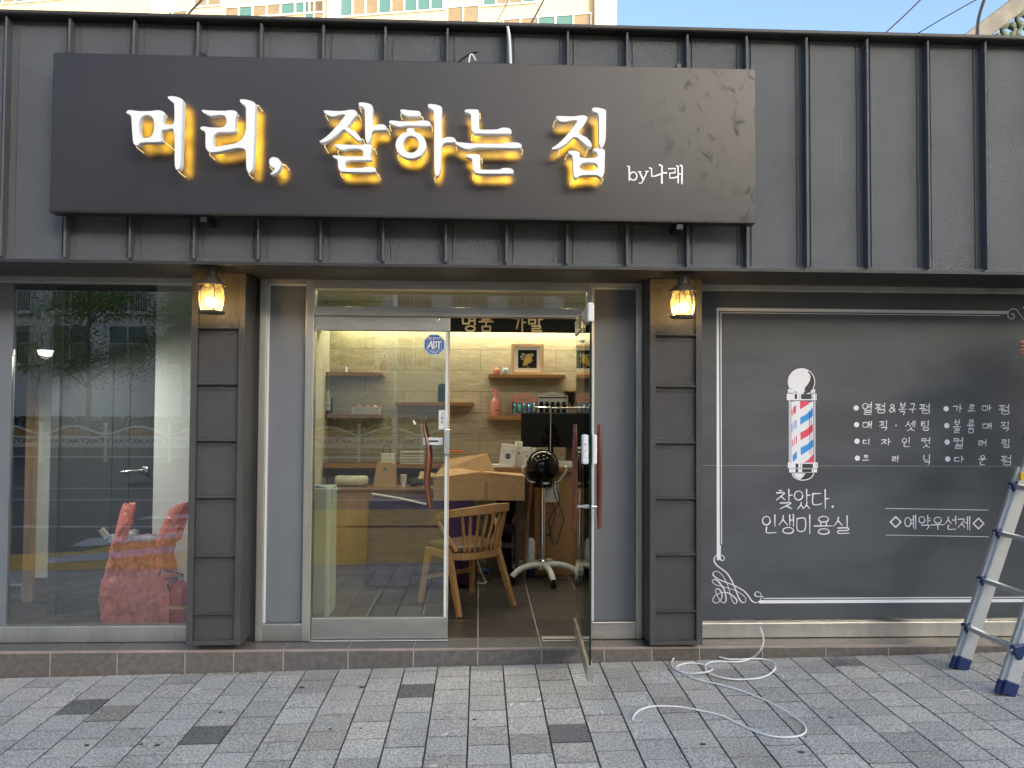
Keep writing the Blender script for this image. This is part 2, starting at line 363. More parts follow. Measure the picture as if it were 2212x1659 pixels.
def paver_mat():
    m, N, L, b = new_mat('paver_stone', .8)
    tc = nd(N, 'ShaderNodeTexCoord'); at = nd(N, 'ShaderNodeAttribute', attribute_name='tint')
    n1 = nd(N, 'ShaderNodeTexNoise', i_Scale=95.0, i_Detail=2.0, i_Roughness=.6); L.new(tc.outputs['Object'], n1.inputs[0])
    r1 = ramp(N, .4, (.64, .64, .63), .6, (1.32, 1.31, 1.3)); L.new(n1.outputs[0], r1.inputs[0])
    n2 = nd(N, 'ShaderNodeTexNoise', i_Scale=1.1, i_Detail=5.0, i_Roughness=.6); L.new(tc.outputs['Object'], n2.inputs[0])
    r2 = ramp(N, .3, (.84, .84, .85), .7, (1.12, 1.1, 1.05)); L.new(n2.outputs[0], r2.inputs[0])
    c = mixrgb(N, L, 1.0, r1.outputs[0], r2.outputs[0], 'MULTIPLY'); c = mixrgb(N, L, 1.0, c, at.outputs['Color'], 'MULTIPLY')
    # rusty stains and mortar dust where the paving meets the step
    n3 = nd(N, 'ShaderNodeTexNoise', i_Scale=1.7, i_Detail=3.0); L.new(tc.outputs['Object'], n3.inputs[0])
    r3 = ramp(N, .63, (0, 0, 0), .78, (.45, .45, .45)); L.new(n3.outputs[0], r3.inputs[0])
    c = mixrgb(N, L, r3.outputs[0], c, (.2, .16, .1))
    sp = nd(N, 'ShaderNodeSeparateXYZ'); L.new(tc.outputs['Object'], sp.inputs[0])
    n4 = nd(N, 'ShaderNodeTexNoise', i_Scale=5.0, i_Detail=6.0); L.new(tc.outputs['Object'], n4.inputs[0])
    ma = nd(N, 'ShaderNodeMath', operation='MULTIPLY_ADD'); ma.inputs[1].default_value = .5; L.new(n4.outputs[0], ma.inputs[0]); L.new(sp.outputs[1], ma.inputs[2])
    ad = nd(N, 'ShaderNodeMath', operation='ADD', i_1=.3); L.new(ma.outputs[0], ad.inputs[0]); r4 = ramp(N, .2, (0, 0, 0), .42, (.85, .85, .85)); L.new(ad.outputs[0], r4.inputs[0])
    c = mixrgb(N, L, r4.outputs[0], c, (.47, .45, .41))
    L.new(c, b.inputs['Base Color'])
    bp = nd(N, 'ShaderNodeBump', i_Strength=.5, i_Distance=.004); L.new(n1.outputs[0], bp.inputs['Height']); L.new(bp.outputs[0], b.inputs['Normal'])
    return m
M['paver'] = paver_mat()
M['joint'] = mat('paving_joint', (.085, .08, .072), .95, 0, (30, .4))
def signface_mat():
    m, N, L, b = new_mat('sign_face', .36)
    tc = nd(N, 'ShaderNodeTexCoord')
    n1 = nd(N, 'ShaderNodeTexNoise', i_Scale=2.2, i_Detail=3.0); L.new(tc.outputs['Object'], n1.inputs[0])
    c0 = ramp(N, .3, (.026, .023, .027), .7, (.033, .029, .033)); L.new(n1.outputs[0], c0.inputs[0])
    # smears along the right hand end of the sheet
    sp = nd(N, 'ShaderNodeSeparateXYZ'); L.new(tc.outputs['Object'], sp.inputs[0])
    mp = nd(N, 'ShaderNodeMapping'); mp.inputs['Scale'].default_value = (1.6, 1, 1); L.new(tc.outputs['Object'], mp.inputs[0])
    n2 = nd(N, 'ShaderNodeTexNoise', i_Scale=9.0, i_Detail=6.0, i_Roughness=.75, i_Distortion=1.2); L.new(mp.outputs[0], n2.inputs[0])
    r2 = ramp(N, .55, (0, 0, 0), .64, (1, 1, 1)); L.new(n2.outputs[0], r2.inputs[0])
    mr = nd(N, 'ShaderNodeMapRange', i_1=1.0, i_2=1.9); L.new(sp.outputs[0], mr.inputs[0])
    mu = nd(N, 'ShaderNodeMath', operation='MULTIPLY'); L.new(r2.outputs[0], mu.inputs[0]); L.new(mr.outputs[0], mu.inputs[1])
    mu2 = nd(N, 'ShaderNodeMath', operation='MULTIPLY', i_1=.13); L.new(mu.outputs[0], mu2.inputs[0])
    c = mixrgb(N, L, mu2.outputs[0], c0.outputs[0], (.010, .009, .010))
    L.new(c, b.inputs['Base Color'])
    rr = nd(N, 'ShaderNodeMapRange', i_3=.36, i_4=.62); L.new(mu.outputs[0], rr.inputs[0]); L.new(rr.outputs[0], b.inputs['Roughness'])
    wv = nd(N, 'ShaderNodeTexWave', i_Scale=260.0, bands_direction='X'); L.new(tc.outputs['Object'], wv.inputs[0])
    bp = nd(N, 'ShaderNodeBump', i_Strength=.04, i_Distance=.002); L.new(wv.outputs[1], bp.inputs['Height']); L.new(bp.outputs[0], b.inputs['Normal'])
    return m
M['signface'] = signface_mat()
def board_mat():
    m, N, L, b = new_mat('chalkboard_sheet', .34)
    tc = nd(N, 'ShaderNodeTexCoord')
    mp = nd(N, 'ShaderNodeMapping'); mp.inputs['Scale'].default_value = (.7, 1, 2.0); L.new(tc.outputs['Object'], mp.inputs[0])
    n1 = nd(N, 'ShaderNodeTexNoise', i_Scale=1.5, i_Detail=6.0, i_Roughness=.62, i_Distortion=.5); L.new(mp.outputs[0], n1.inputs[0])
    c0 = ramp(N, .25, (.056, .062, .072), .8, (.104, .113, .128)); L.new(n1.outputs[0], c0.inputs[0])
    mp2 = nd(N, 'ShaderNodeMapping'); mp2.inputs['Scale'].default_value = (1, 1, 9); mp2.inputs['Rotation'].default_value = (0, .12, 0); L.new(tc.outputs['Object'], mp2.inputs[0])
    n2 = nd(N, 'ShaderNodeTexNoise', i_Scale=5.0, i_Detail=7.0, i_Roughness=.7); L.new(mp2.outputs[0], n2.inputs[0])
    r2 = ramp(N, .6, (0, 0, 0), .9, (.25, .25, .25)); L.new(n2.outputs[0], r2.inputs[0])
    c = mixrgb(N, L, r2.outputs[0], c0.outputs[0], (.2, .205, .21)); L.new(c, b.inputs['Base Color'])
    rr = nd(N, 'ShaderNodeMapRange', i_3=.26, i_4=.46); L.new(n1.outputs[0], rr.inputs[0]); L.new(rr.outputs[0], b.inputs['Roughness'])
    return m
M['board'] = board_mat()
def stone_mat():
    m, N, L, b = new_mat('travertine_tile', .55)
    tc = nd(N, 'ShaderNodeTexCoord'); sp = nd(N, 'ShaderNodeSeparateXYZ'); cb = nd(N, 'ShaderNodeCombineXYZ')
    L.new(tc.outputs['Object'], sp.inputs[0]); L.new(sp.outputs[0], cb.inputs[0]); L.new(sp.outputs[2], cb.inputs[1])
    br = nd(N, 'ShaderNodeTexBrick', offset=.5, i_Scale=1.0); br.inputs['Color1'].default_value = (.50, .45, .35, 1); br.inputs['Color2'].default_value = (.43, .39, .3, 1)
    br.inputs['Mortar'].default_value = (.22, .19, .14, 1); br.inputs['Mortar Size'].default_value = .0025; br.inputs['Brick Width'].default_value = .74; br.inputs['Row Height'].default_value = .205
    L.new(cb.outputs[0], br.inputs[0])
    mp = nd(N, 'ShaderNodeMapping'); mp.inputs['Scale'].default_value = (1, 1, 4.5); L.new(tc.outputs['Object'], mp.inputs[0])
    n1 = nd(N, 'ShaderNodeTexNoise', i_Scale=5.0, i_Detail=8.0, i_Roughness=.68, i_Distortion=1.0); L.new(mp.outputs[0], n1.inputs[0])
    r1 = ramp(N, .35, (.78, .77, .72), .65, (1.12, 1.12, 1.1)); L.new(n1.outputs[0], r1.inputs[0])
    c = mixrgb(N, L, 1.0, br.outputs[0], r1.outputs[0], 'MULTIPLY'); L.new(c, b.inputs['Base Color'])
    bp = nd(N, 'ShaderNodeBump', i_Strength=.35, i_Distance=.012); L.new(n1.outputs[0], bp.inputs['Height']); L.new(bp.outputs[0], b.inputs['Normal'])
    return m
M['stone'] = stone_mat()
M['tile_joint'] = mat('floor_joint', (.5, .46, .43), .8)

# ------------------------------------------------------------------ ground: sidewalk pavers, road
YF, YP, YL = -.55, -.25, -.19                     # fascia front, pillar front, step front
gA = P(100, 1461, YL).z; gB = P(1900, 1414, YL).z; gxa, gxb = P(100, 1461, YL).x, P(1900, 1414, YL).x
GS = (gB-gA)/(gxb-gxa)
def gz(x, y): return gA + (x-gxa)*GS + (y-YL)*.018
KERB_Y = -3.3
def sidewalk():
    mb = MB(); tint = []; S = .2; g = .0027
    darks = {}
    cols = {}
    for u, v in ((200, 1537), (445, 1598), (915, 1501), (1241, 1588), (1290, 1447), (1828, 1460), (1500, 1447)):
        p = PZ(u, v, -.15); darks[(round(p.x, 3), round(p.y, 3))] = 1
    i0 = -30
    for i in range(-30, 38):
        x0 = i*S + .15
        off = (i % 2)*.1 + .03
        for j in range(0, 22):
            y1 = YL - .012 + off - j*S; y0 = y1 - S
            if y1 > YL-.01: y1 = YL-.01
            if y0 < KERB_Y+.16: y0 = KERB_Y+.16
            if y1-y0 < .03: continue
            cx, cy = x0+S/2, (y0+y1)/2
            dz = RD.uniform(-.0012, .0012); ch = .002
            A = [(x0+g, y0+g), (x0+S-g, y0+g), (x0+S-g, y1-g), (x0+g, y1-g)]
            B = [(x0+g+ch, y0+g+ch), (x0+S-g-ch, y0+g+ch), (x0+S-g-ch, y1-g-ch), (x0+g+ch, y1-g-ch)]
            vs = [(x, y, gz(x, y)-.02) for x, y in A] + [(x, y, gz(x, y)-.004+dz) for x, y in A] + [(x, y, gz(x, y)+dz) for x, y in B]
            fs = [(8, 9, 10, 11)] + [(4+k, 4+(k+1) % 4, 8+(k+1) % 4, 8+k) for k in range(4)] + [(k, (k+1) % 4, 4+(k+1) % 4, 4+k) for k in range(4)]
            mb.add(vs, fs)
            t = RD.gauss(.455, .034)*(RD.uniform(.78, .9) if RD.random() < .09 else 1); hue = RD.uniform(.002, .028); c = (t+hue, t+hue*.3, t-hue*.6)
            for (dx, dy) in darks:
                if x0 < dx < x0+S and y0 < dy < y1: c = (.165, .165, .168)
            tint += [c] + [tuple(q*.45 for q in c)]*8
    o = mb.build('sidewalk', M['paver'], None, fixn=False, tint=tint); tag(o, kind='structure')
    b = MB()
    x0, x1 = -60, 60; y0, y1 = KERB_Y+.15, 14
    b.add([(x0, y0, gz(x0, y0)-.014), (x1, y0, gz(x1, y0)-.014), (x1, YL+.3, gz(x1, YL)-.014), (x0, YL+.3, gz(x0, YL)-.014)], [(0, 1, 2, 3)])
    tag(b.build('sidewalk_bed', M['joint'], None), kind='structure')
sidewalk()
M['concrete'] = mat('kerb_concrete', (.3, .29, .28), .85, 0, (9, .2), (60, .2))
M['asphalt'] = mat('asphalt', (.12, .12, .122), .85, 0, (3, .25), (180, .35))
k = MB(); k.add([(-60, KERB_Y, gz(-60, KERB_Y)), (60, KERB_Y, gz(60, KERB_Y)), (60, KERB_Y+.15, gz(60, KERB_Y)), (-60, KERB_Y+.15, gz(-60, KERB_Y)),
                (-60, KERB_Y, gz(-60, KERB_Y)-.16), (60, KERB_Y, gz(60, KERB_Y)-.16)], [(0, 1, 2, 3), (4, 5, 1, 0)])
tag(k.build('kerb', M['concrete'], None), kind='structure')
def rz(x, y): return gz(x*.0, KERB_Y) - .14
RZ = gz(0, KERB_Y)-.2
g = MB(); g.add([(-200, -200, RZ), (200, -200, RZ), (200, KERB_Y+.02, RZ), (-200, KERB_Y+.02, RZ)], [(0, 1, 2, 3)])
tag(g.build('road', M['asphalt'], None), kind='structure')
g = MB(); g.add([(-200, 8.2, -.35), (200, 8.2, -.35), (200, 220, -.35), (-200, 220, -.35)], [(0, 1, 2, 3)])
tag(g.build('ground', M['concrete'], None), kind='structure')

# ------------------------------------------------------------------ the shop building
SHOP = thing('shop_building', (0, 0, 0), 'single storey dark grey metal clad hair salon with lit interior behind glass', 'building')
XL, XR = -6.5, 7.0
zFb = (Z(300, 563, YF)+Z(1900, 585, YF))/2; zFt = (Z(300, 35, YF)+Z(1900, 76, YF))/2
def fascia():
    mb = MB(); mb.box(XL, XR, YF+.03, YF+.5, zFb+.004, zFt-.03)
    us = [12, 149, 288, 426, 563, 697, 831, 965, 1095, 1225, 1353, 1483, 1611, 1740, 1871, 2002, 2126]
    xs = [X(u, 330, YF) for u in us]
    pitch = (xs[-1]-xs[0])/(len(xs)-1)
    xs = [xs[0]-pitch*i for i in range(7, 0, -1)] + xs + [xs[-1]+pitch*i for i in range(1, 10)]
    for x in xs:
        mb.box(x-.005, x+.005, YF-.022, YF+.0305, zFb+.012, zFt-.035)            # standing seam
        mb.box(x-.0065, x+.0065, YF-.026, YF-.016, zFb+.012, zFt-.035)
        for s in (-1, 1): mb.box(x+s*.042-.0025, x+s*.042+.0025, YF+.0225, YF+.0315, zFb+.012, zFt-.035)
    mb.box(XL, XR, YF+.01, YF+.0345, zFb+.002, zFb+.022)
    g = MB(); a = P(1805, 282, YF+.028); b = P(1817, 392, YF+.028)
    g.box(a.x, a.x+.002, YF+.0285, YF+.031, b.z, a.z); g.box(b.x, b.x+.003, YF+.0285, YF+.031, b.z+.05, a.z-.01); g.box(a.x, b.x, YF+.0285, YF+.031, a.z-.004, a.z)
    for i in range(6): g.box((a.x+b.x)/2-.002, (a.x+b.x)/2+.003, YF+.0285, YF+.031, a.z-.02-i*.055, a.z-.014-i*.055)
    g.build('glue_mark', mat('glue_residue', (.2, .21, .22), .7), SHOP)
    mb.build('cladding', M['clad'], SHOP, bevel=.0015, seg=1)
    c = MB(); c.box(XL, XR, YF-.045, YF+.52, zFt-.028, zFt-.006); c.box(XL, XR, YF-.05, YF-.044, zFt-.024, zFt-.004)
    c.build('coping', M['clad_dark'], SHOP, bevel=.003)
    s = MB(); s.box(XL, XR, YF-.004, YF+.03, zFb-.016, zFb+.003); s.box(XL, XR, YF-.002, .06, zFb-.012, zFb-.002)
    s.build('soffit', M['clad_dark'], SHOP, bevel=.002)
    r = MB(); r.box(XL, XR, YF+.4, 8.0, zFt-.25, zFt-.12); r.build('roof', M['concrete'], SHOP)
fascia()
zHead = (Z(300, 598, 0)+Z(1800, 617, 0))/2
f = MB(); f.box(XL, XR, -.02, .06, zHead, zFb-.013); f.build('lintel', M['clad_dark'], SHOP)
# tiled step
zl = 0.0
def step():
    g = MB(); g.box(XL, XR, YL-.0022, .019, -.6, zl-.0025); g.build('step_core', M['grout'], SHOP)
    us = [109, 253.5, 400, 505, 612, 752, 893, 1032, 1170, 1305, 1408, 1511, 1647, 1784, 1919, 2056]
    xs = [X(u, 1425, YL) for u in us]; xs = [XL]+[xs[0]-.4*i for i in range(7, 0, -1)] + xs + [xs[-1]+.4*i for i in range(1, 9)] + [XR]
    mb = MB(); tint = []
    for a, b in zip(xs[:-1], xs[1:]):
        t = RD.uniform(.85, 1.15); h = RD.uniform(-.04, .05); tn = (t+h, t, t-h)
        n0 = len(mb.f); mb.box(a+.0025, b-.0025, YL-.004, YL+.01, -.5, zl-.016); mb.box(a+.0025, b-.0025, YL+.008, .02, zl-.012, zl-.001)
        tint += [tn]*(len(mb.f)-n0)
    mb.build('step_tile', M['tile'], SHOP, tint=tint)
    t = MB(); t.box(XL, XR, YL-.007, YL+.007, zl-.0155, zl+.0005); t.build('corner_trim', M['trim'], SHOP, bevel=.003)
step()
# pillars
def pillar(uL, uR, seams, name='pillar'):
    x0 = X(uL, 1000, YP); x1 = X(uR, 1000, YP); zb = Z((uL+uR)/2, 1394, YP); zt = zFb-.013
    um = (uL+uR)/2
    mb = MB(); jw = .038
    mb.box(x0, x0+jw, YP, -.001, zb, zt); mb.box(x1-jw, x1, YP, -.001, zb, zt)
    mb.box(x0+jw, x1-jw, YP+.024, -.002, zb+.001, zt); mb.box(x0+jw, x1-jw, YP+.002, YP+.03, zb, zb+.028)
    mb.box(x0+jw, x1-jw, YP+.003, YP+.03, Z(um, seams[0]-107, YP), zt)
    for v in seams:
        z = Z(um, v, YP)
        mb.box(x0+jw+.001, x1-jw-.001, YP-.004, YP+.026, z, z+.009); mb.box(x0+jw+.001, x1-jw-.001, YP+.017, YP+.026, z+.006, z+.036)
        mb.box(x0+jw+.001, x1-jw-.001, YP+.02, YP+.026, z-.032, z-.028)
    return mb.build(name, M['pillar'], SHOP, bevel=.0018, seg=1), x0, x1
PL = pillar(408, 524.5, (710, 831, 953, 1076, 1203, 1328))
PR = pillar(1404, 1517, (725, 836, 958, 1078, 1200, 1322))
# window and door framing
YS = -.035
def rect_frame(name, x0, x1, z0, z1, w, y0, y1, m, bot=None, top=None):
    b = w if bot is None else bot; t = w if top is None else top
    mb = MB(); mb.box(x0, x0+w, y0, y1, z0, z1); mb.box(x1-w, x1, y0, y1, z0, z1)
    mb.box(x0+w, x1-w, y0+.001, y1-.001, z0, z0+b); mb.box(x0+w, x1-w, y0+.001, y1-.001, z1-t, z1)
    return mb.build(name, m, SHOP, bevel=.0025)
zW1 = (Z(200, 613, 0)+Z(1900, 634, 0))/2; zW0 = Z(200, 1352, 0)*.5 + Z(1800, 1338, 0)*.5; zSill = .003
xa = X(25, 1000, 0); xb = PL[1]+.012
w = rect_frame('window_frame', XL, PL[1]+.02, zSill, zHead+.02, .03, YS, .03, M['steel'], bot=zW0-zSill, top=zHead+.02-zW1)
gp = MB(); gp.box(XL+.03, xa, -.02, .01, zW0, zW1); gp.build('side_panel', M['panel'], SHOP)
gl = MB(); gl.box(xa+.001, PL[1]+.01, -.006, .004, zW0, zW1); gl.build('window_pane', M['glass'], SHOP)
# right window: frame, pane, printed board over it
xC0 = PR[2]; xC1 = XR
w = rect_frame('window_frame', xC0-.02, xC1, zSill, zHead+.02, .03, YS, .03, M['steel'], bot=zW0-zSill-.005, top=zHead+.02-zW1)
gl = MB(); gl.box(xC0+.01, xC1-.03, -.006, .004, zW0-.005, zW1); gl.build('window_pane', M['glass'], SHOP)
bk = MB(); bk.box(xC0, xC1-.03, .3, .32, zl, zW1+.1); bk.build('back_board', M['wood_desk'], SHOP)
# entrance: posts, side panels, transom
yE0, yE1 = -.045, .04
def vpost(ua, ub, v0=1000, z0=zSill, z1=None, name='door_post', y0=yE0, y1=yE1, m='steel'):
    mb = MB(); mb.box(X(ua, v0, y0), X(ub, v0, y0), y0, y1, z0, z1 or zHead+.01); return mb.build(name, M[m], SHOP, bevel=.003)
vpost(556, 571); vpost(656, 674.5); vpost(1268, 1280); vpost(1374, 1388)
zPb = (Z(600, 1342, 0)+Z(1330, 1341, 0))/2
for ua, ub in ((571, 656), (1280, 1374)):
    mb = MB(); x0, x1 = X(ua, 1000, yE0)+.001, X(ub, 1000, yE0)-.001
    mb.box(x0, x1, -.012, .012, zPb, zHead-.035); mb.build('side_panel', M['panel'], SHOP)
    mb = MB(); mb.box(x0, x1, yE0+.006, yE1-.006, zSill, zPb-.002); mb.build('side_panel_sill', M['steel_h'], SHOP, bevel=.003)
    mb = MB(); mb.box(x0, x1, yE0+.004, yE1-.006, zHead-.034, zHead+.01); mb.build('side_panel_head', M['steel_h'], SHOP, bevel=.002)
    mb = MB(); mb.box(x0+.0, x0+.012, yE0+.02, -.0125, zPb, zHead-.036); mb.box(x0+.013, x1-.001, yE0+.02, -.0125, zHead-.047, zHead-.036)
    mb.build('panel_bead', M['white_plastic'], SHOP)
xD0, xD1 = X(674.5, 1000, yE0)+.001, X(1268, 1000, yE0)-.001
zT0 = (Z(690, 681, yE0)+Z(1250, 686, yE0))/2; zT1 = (Z(690, 660, yE0)+Z(1250, 668, yE0))/2; zT2 = (Z(690, 622, yE0)+Z(1250, 630, yE0))/2
mb = MB(); mb.box(xD0, xD1, yE0+.002, yE1, zT0, zT1); mb.build('transom_rail', M['steel_h'], SHOP, bevel=.003)
mb = MB(); mb.box(xD0, xD1, yE0+.002, yE1, zT2, zHead+.01); mb.build('head_rail', M['steel_h'], SHOP, bevel=.003)
mb = MB(); mb.box(xD0, xD1, -.005, .005, zT1+.001, zT2-.001); mb.build('transom_pane', M['glass_door'], SHOP)
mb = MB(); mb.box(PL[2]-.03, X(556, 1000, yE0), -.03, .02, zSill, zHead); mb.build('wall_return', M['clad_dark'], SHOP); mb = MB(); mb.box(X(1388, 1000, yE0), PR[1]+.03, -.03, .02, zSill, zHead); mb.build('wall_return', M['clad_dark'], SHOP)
# fixed leaf
xF1 = X(970, 1000, -.02); zR0 = (Z(680, 713, -.02)+Z(960, 715, -.02))/2; zB1 = Z(800, 1334, -.02); zB0 = .012
D1 = thing('fixed_door', (xD0, 0, 0), 'closed glass door leaf with wavy wooden handle and blue octagonal sticker', 'door')
mb = MB(); mb.box(xD0+.003, xF1, -.03, .012, zR0, zT0-.006); mb.build('top_rail', M['steel_h'], D1, bevel=.003)
mb = MB(); mb.box(xD0+.003, xF1, -.028, .012, zB0, zB1); mb.build('bottom_rail', M['steel_h'], D1, bevel=.003)
xs0 = X(960.5, 1000, -.02)
mb = MB(); mb.box(xD0+.004, xs0, -.012, -.002, zB1+.001, zR0-.001); mb.build('pane', M['glass_door'], D1)
mb = MB(); mb.box(xs0, xF1-.012, -.024, .008, zB1+.001, zR0-.001); mb.build('edge_stile', M['white_plastic'], D1, bevel=.002)
mb = MB(); mb.box(xF1-.0115, xF1, -.02, .006, zB1+.001, zR0-.001); mb.build('edge_strip', mat('tape_strip', (.5, .4, .3), .7, 0, (20, .3, (1, 1, .2))), D1)
q = P(947, 692, -.032); mb = MB(); mb.lathe([(.011, 0), (.0115, .006), (.007, .007), (.006, .003)], (q.x, -.03, q.z), 20, 'Y'); mb.build('key_lock', M['steel_bright'], D1, smooth=True)
zz5 = zoomer(1200, 1650, 700)
hp = [(1478, 36), (1490, 130), (1512, 250), (1528, 340), (1532, 430), (1530, 520), (1520, 620), (1508, 720), (1510, 800), (1522, 920), (1540, 1020), (1562, 1135)]
hw = [16, 26, 34, 38, 48, 54, 50, 46, 45, 40, 30, 14]
cen = [P(*zz5(a, b), -.1) for a, b in hp]; cen = [Vector((p.x, -.065 - .035*math.sin(math.pi*i/11), p.z)) for i, p in enumerate(cen)]
def flat_tube(name, pts, ws, depth, m, par):
    mb = MB(); n = 12; cc = crom(pts, 4); wl = [w.x for w in crom([Vector((w, 0, 0)) for w in ws], 4)]
    base = len(mb.v)
    for p, w in zip(cc, wl):
        for k in range(n):
            t = 2*math.pi*k/n; mb.v.append(Vector((p.x+math.cos(t)*w, p.y+math.sin(t)*depth, p.z)))
    for i in range(len(cc)-1):
        for k in range(n): mb.f.append([i*n+k, i*n+(k+1) % n, (i+1)*n+(k+1) % n, (i+1)*n+k]); mb.mi.append(0)
    mb.f.append(list(range(n))); mb.mi.append(0); mb.f.append([(len(cc)-1)*n+k for k in range(n)]); mb.mi.append(0)
    return mb.build(name, m, par, smooth=True)
hk = (.548611*.31646*4.9/1661)*.62
flat_tube('handle', cen, [w*hk for w in hw], .014, M['wood_handle'], D1)
flat_tube('handle', [Vector((p.x+.004, .055+.02*math.sin(math.pi*i/11), p.z)) for i, p in enumerate(cen)], [w*hk for w in hw], .013, M['wood_handle'], D1)
mb = MB()
for i in (2, 9): mb.tube([cen[i], (cen[i].x, .06, cen[i].z)], .007, 10)
mb.build('handle_standoff', M['steel_bright'], D1, smooth=True)
a = P(*zz5(1735, 120), -.03); b = P(*zz5(1808, 440), -.03)
mb = MB(); mb.box(a.x, b.x, -.052, -.0245, b.z, a.z); o = mb.build('lock_case', M['chrome'], D1, bevel=.006, seg=3)
mb = MB(); mb.box(a.x+.003, b.x-.003, -.0545, -.0522, b.z+.006, a.z-.006); mb.build('lock_face', M['alu'], o)
a = P(*zz5(1470, 230), -.02); b = P(*zz5(1722, 322), -.02)
mb = MB(); mb.box(a.x, b.x, -.018, -.0125, b.z, a.z); o = mb.build('latch_bar', M['white_plastic'], D1, bevel=.002)
a = P(*zz5(1545, 266), -.02); b = P(*zz5(1665, 285), -.02); mb = MB(); mb.box(a.x, b.x, -.0195, -.0182, b.z, a.z); mb.build('latch_slot', M['black_matte'], o)
# stickers on the fixed leaf
zz4 = zoomer(1200, 1150, 700); YG = -.0135
def oct_pts(cx, cz, r): return [(cx+r*math.cos(math.radians(22.5+45*k)), cz+r*math.sin(math.radians(22.5+45*k))) for k in range(8)]
c = P(*zz4(1612, 655), YG); e = P(*zz4(1744, 655), YG); rr = (e.x-c.x)*1.06
ST = thing('security_sticker', (c.x, YG, c.z), 'blue octagonal security sticker with white letters on the closed door glass', 'sticker')
mb = MB(); mb.prism(oct_pts(c.x, c.z, rr), YG, YG+.001); mb.build('backing', mat('sticker_pale', (.55, .66, .8), .4), ST)
mb = MB(); mb.sheet(oct_pts(c.x, c.z, rr*.93), YG-.0004); mb.build('field', M['sticker_blue'], ST)
mb = MB(); s = rr/140
for (x0, z0, x1, z1) in ((-92, 68, 92, 64), (-92, -68, 92, -64), (-92, -64, -88, 64), (88, -64, 92, 64)): mb.sheet([(c.x+x0*s, c.z+z0*s), (c.x+x1*s, c.z+z0*s), (c.x+x1*s, c.z+z1*s), (c.x+x0*s, c.z+z1*s)], YG-.0008)
for st, wd in (([(-82, -44), (-42, 44)], 17), ([(-42, 44), (-22, -44)], 19), ([(-62, -18), (-30, -18)], 13), ([(-8, -44), (-8, 44)], 19), ([(-8, 36), (14, 34), (26, 16), (27, -10), (18, -32), (-8, -36)], 17), ([(30, 38), (84, 38)], 17), ([(60, 38), (56, -44)], 20)):
    ribbon(mb, [(c.x+a*s, c.z+b*s) for a, b in st], wd*s, YG-.0009)
vs, fs = text_mesh('1588-6400', 128*s, 22*s, c.x, c.z-87*s, YG-.0009); mb.add(vs, fs)
for i, ch in enumerate('캡스경비구역'): hangul(mb, ch, zz4, 1551+i*25, 571, 21, 24, YG-.0009, 4.2*s, taper=False)
for i, ch in enumerate('고객센터'): hangul(mb, ch, zz4, 1592+i*15, 758, 12, 13, YG-.0009, 2.6*s, taper=False)
mb.build('lettering', M['white'], ST)
a = P(*zz4(1668, 1470), YG); b = P(*zz5(1748, 128), YG)
FS = thing('notice_sticker', ((a.x+b.x)/2, YG, b.z), 'narrow white sticker with three black syllables above the door lock', 'sticker')
mb = MB(); mb.box(a.x, b.x, YG-.0003, YG+.001, b.z, a.z); mb.build('backing', M['white_plastic'], FS)
mb = MB()
for ch, y in zip('고정문', (1517, 1568, 1620)): hangul(mb, ch, zz4, 1708, y, 30, 34, YG-.0012, .0022, taper=False)
mb.build('lettering', M['black_matte'], FS)
for (x0, y0, x1, y1, lab) in ((508, 930, 528, 995, 'tiny upright white tape scrap high on the door glass'), (1330, 1590, 1395, 1655, 'tilted white tape scrap beside the wooden door handle')):
    p = P(*zz4(x0, y0), YG); q = P(*zz4(x1, y1), YG); mb = MB()
    if x1-x0 < 30: mb.box(p.x, q.x, YG-.0003, YG+.001, q.z, p.z)
    else:
        c2 = (p+q)/2; dv = Vector((.55, 0, -1)).normalized(); nv = Vector((1, 0, .55)).normalized(); hl = .014; hwid = .006
        mb.prism([((c2+dv*a*hl+nv*b*hwid).x, (c2+dv*a*hl+nv*b*hwid).z) for a, b in ((-1, -1), (-1, 1), (1, 1), (1, -1))], YG-.0003, YG+.001)
    o = mb.build('tape_scrap', M['white'], None); tag(o, lab, 'tape')
# floor hinge plate at the opening
a = P(1118, 1357, .0); 
zz3 = zoomer(1700, 2100, 700)
p = PZ(*zz3(1338, 1185), .004); q = PZ(*zz3(1930, 1292), .004)
mb = MB(); mb.box(p.x, X(1268, 1000, yE0), -.075, .02, .001, .006); o = mb.build('floor_plate', M['alu'], SHOP, bevel=.001)
mb = MB(); mb.box(p.x+.006, xD1-.004, -.06, -.045, .0062, .0075); mb.build('plate_slot', M['black_matte'], o)
mb = MB(); mb.box(xD0, X(968, 1360, 0), -.05, .03, .001, .007); mb.build('threshold', M['alu'], SHOP, bevel=.002)
# open leaf, swung out almost edge-on
pf = Vector((.642, .10, 0)); pn = Vector((.602, -.83, 0)); dirv = (pn-pf).normalized(); side = Vector((-dirv.y, dirv.x, 0))
D2 = thing('open_door', (pf.x, pf.y, 0), 'open glass door leaf swung outward, with dark red bar handles and digital lock', 'door')
zo0, zo1 = .012, zT0-.012
def along(t, s=0, z=0): p = pf + (pn-pf)*t + side*s; return Vector((p.x, p.y, z))
def leaf(t0, t1, z0, z1, th, name, m, par=D2, bev=.002, s0=0):
    mb = MB(); mb.add([along(t, s, z) for z in (z0, z1) for t, s in ((t0, s0-th/2), (t1, s0-th/2), (t1, s0+th/2), (t0, s0+th/2))],
                      [(3, 2, 1, 0), (4, 5, 6, 7), (0, 1, 5, 4), (1, 2, 6, 5), (2, 3, 7, 6), (3, 0, 4, 7)]); return mb.build(name, m, par, bevel=bev)
zrb = .012+.085; zrt = zo1-.095
leaf(0, 1, zo0, zrb, .032, 'bottom_rail', M['steel_h']); leaf(.0, 1, zrt, zo1, .026, 'top_rail', M['steel_h'])
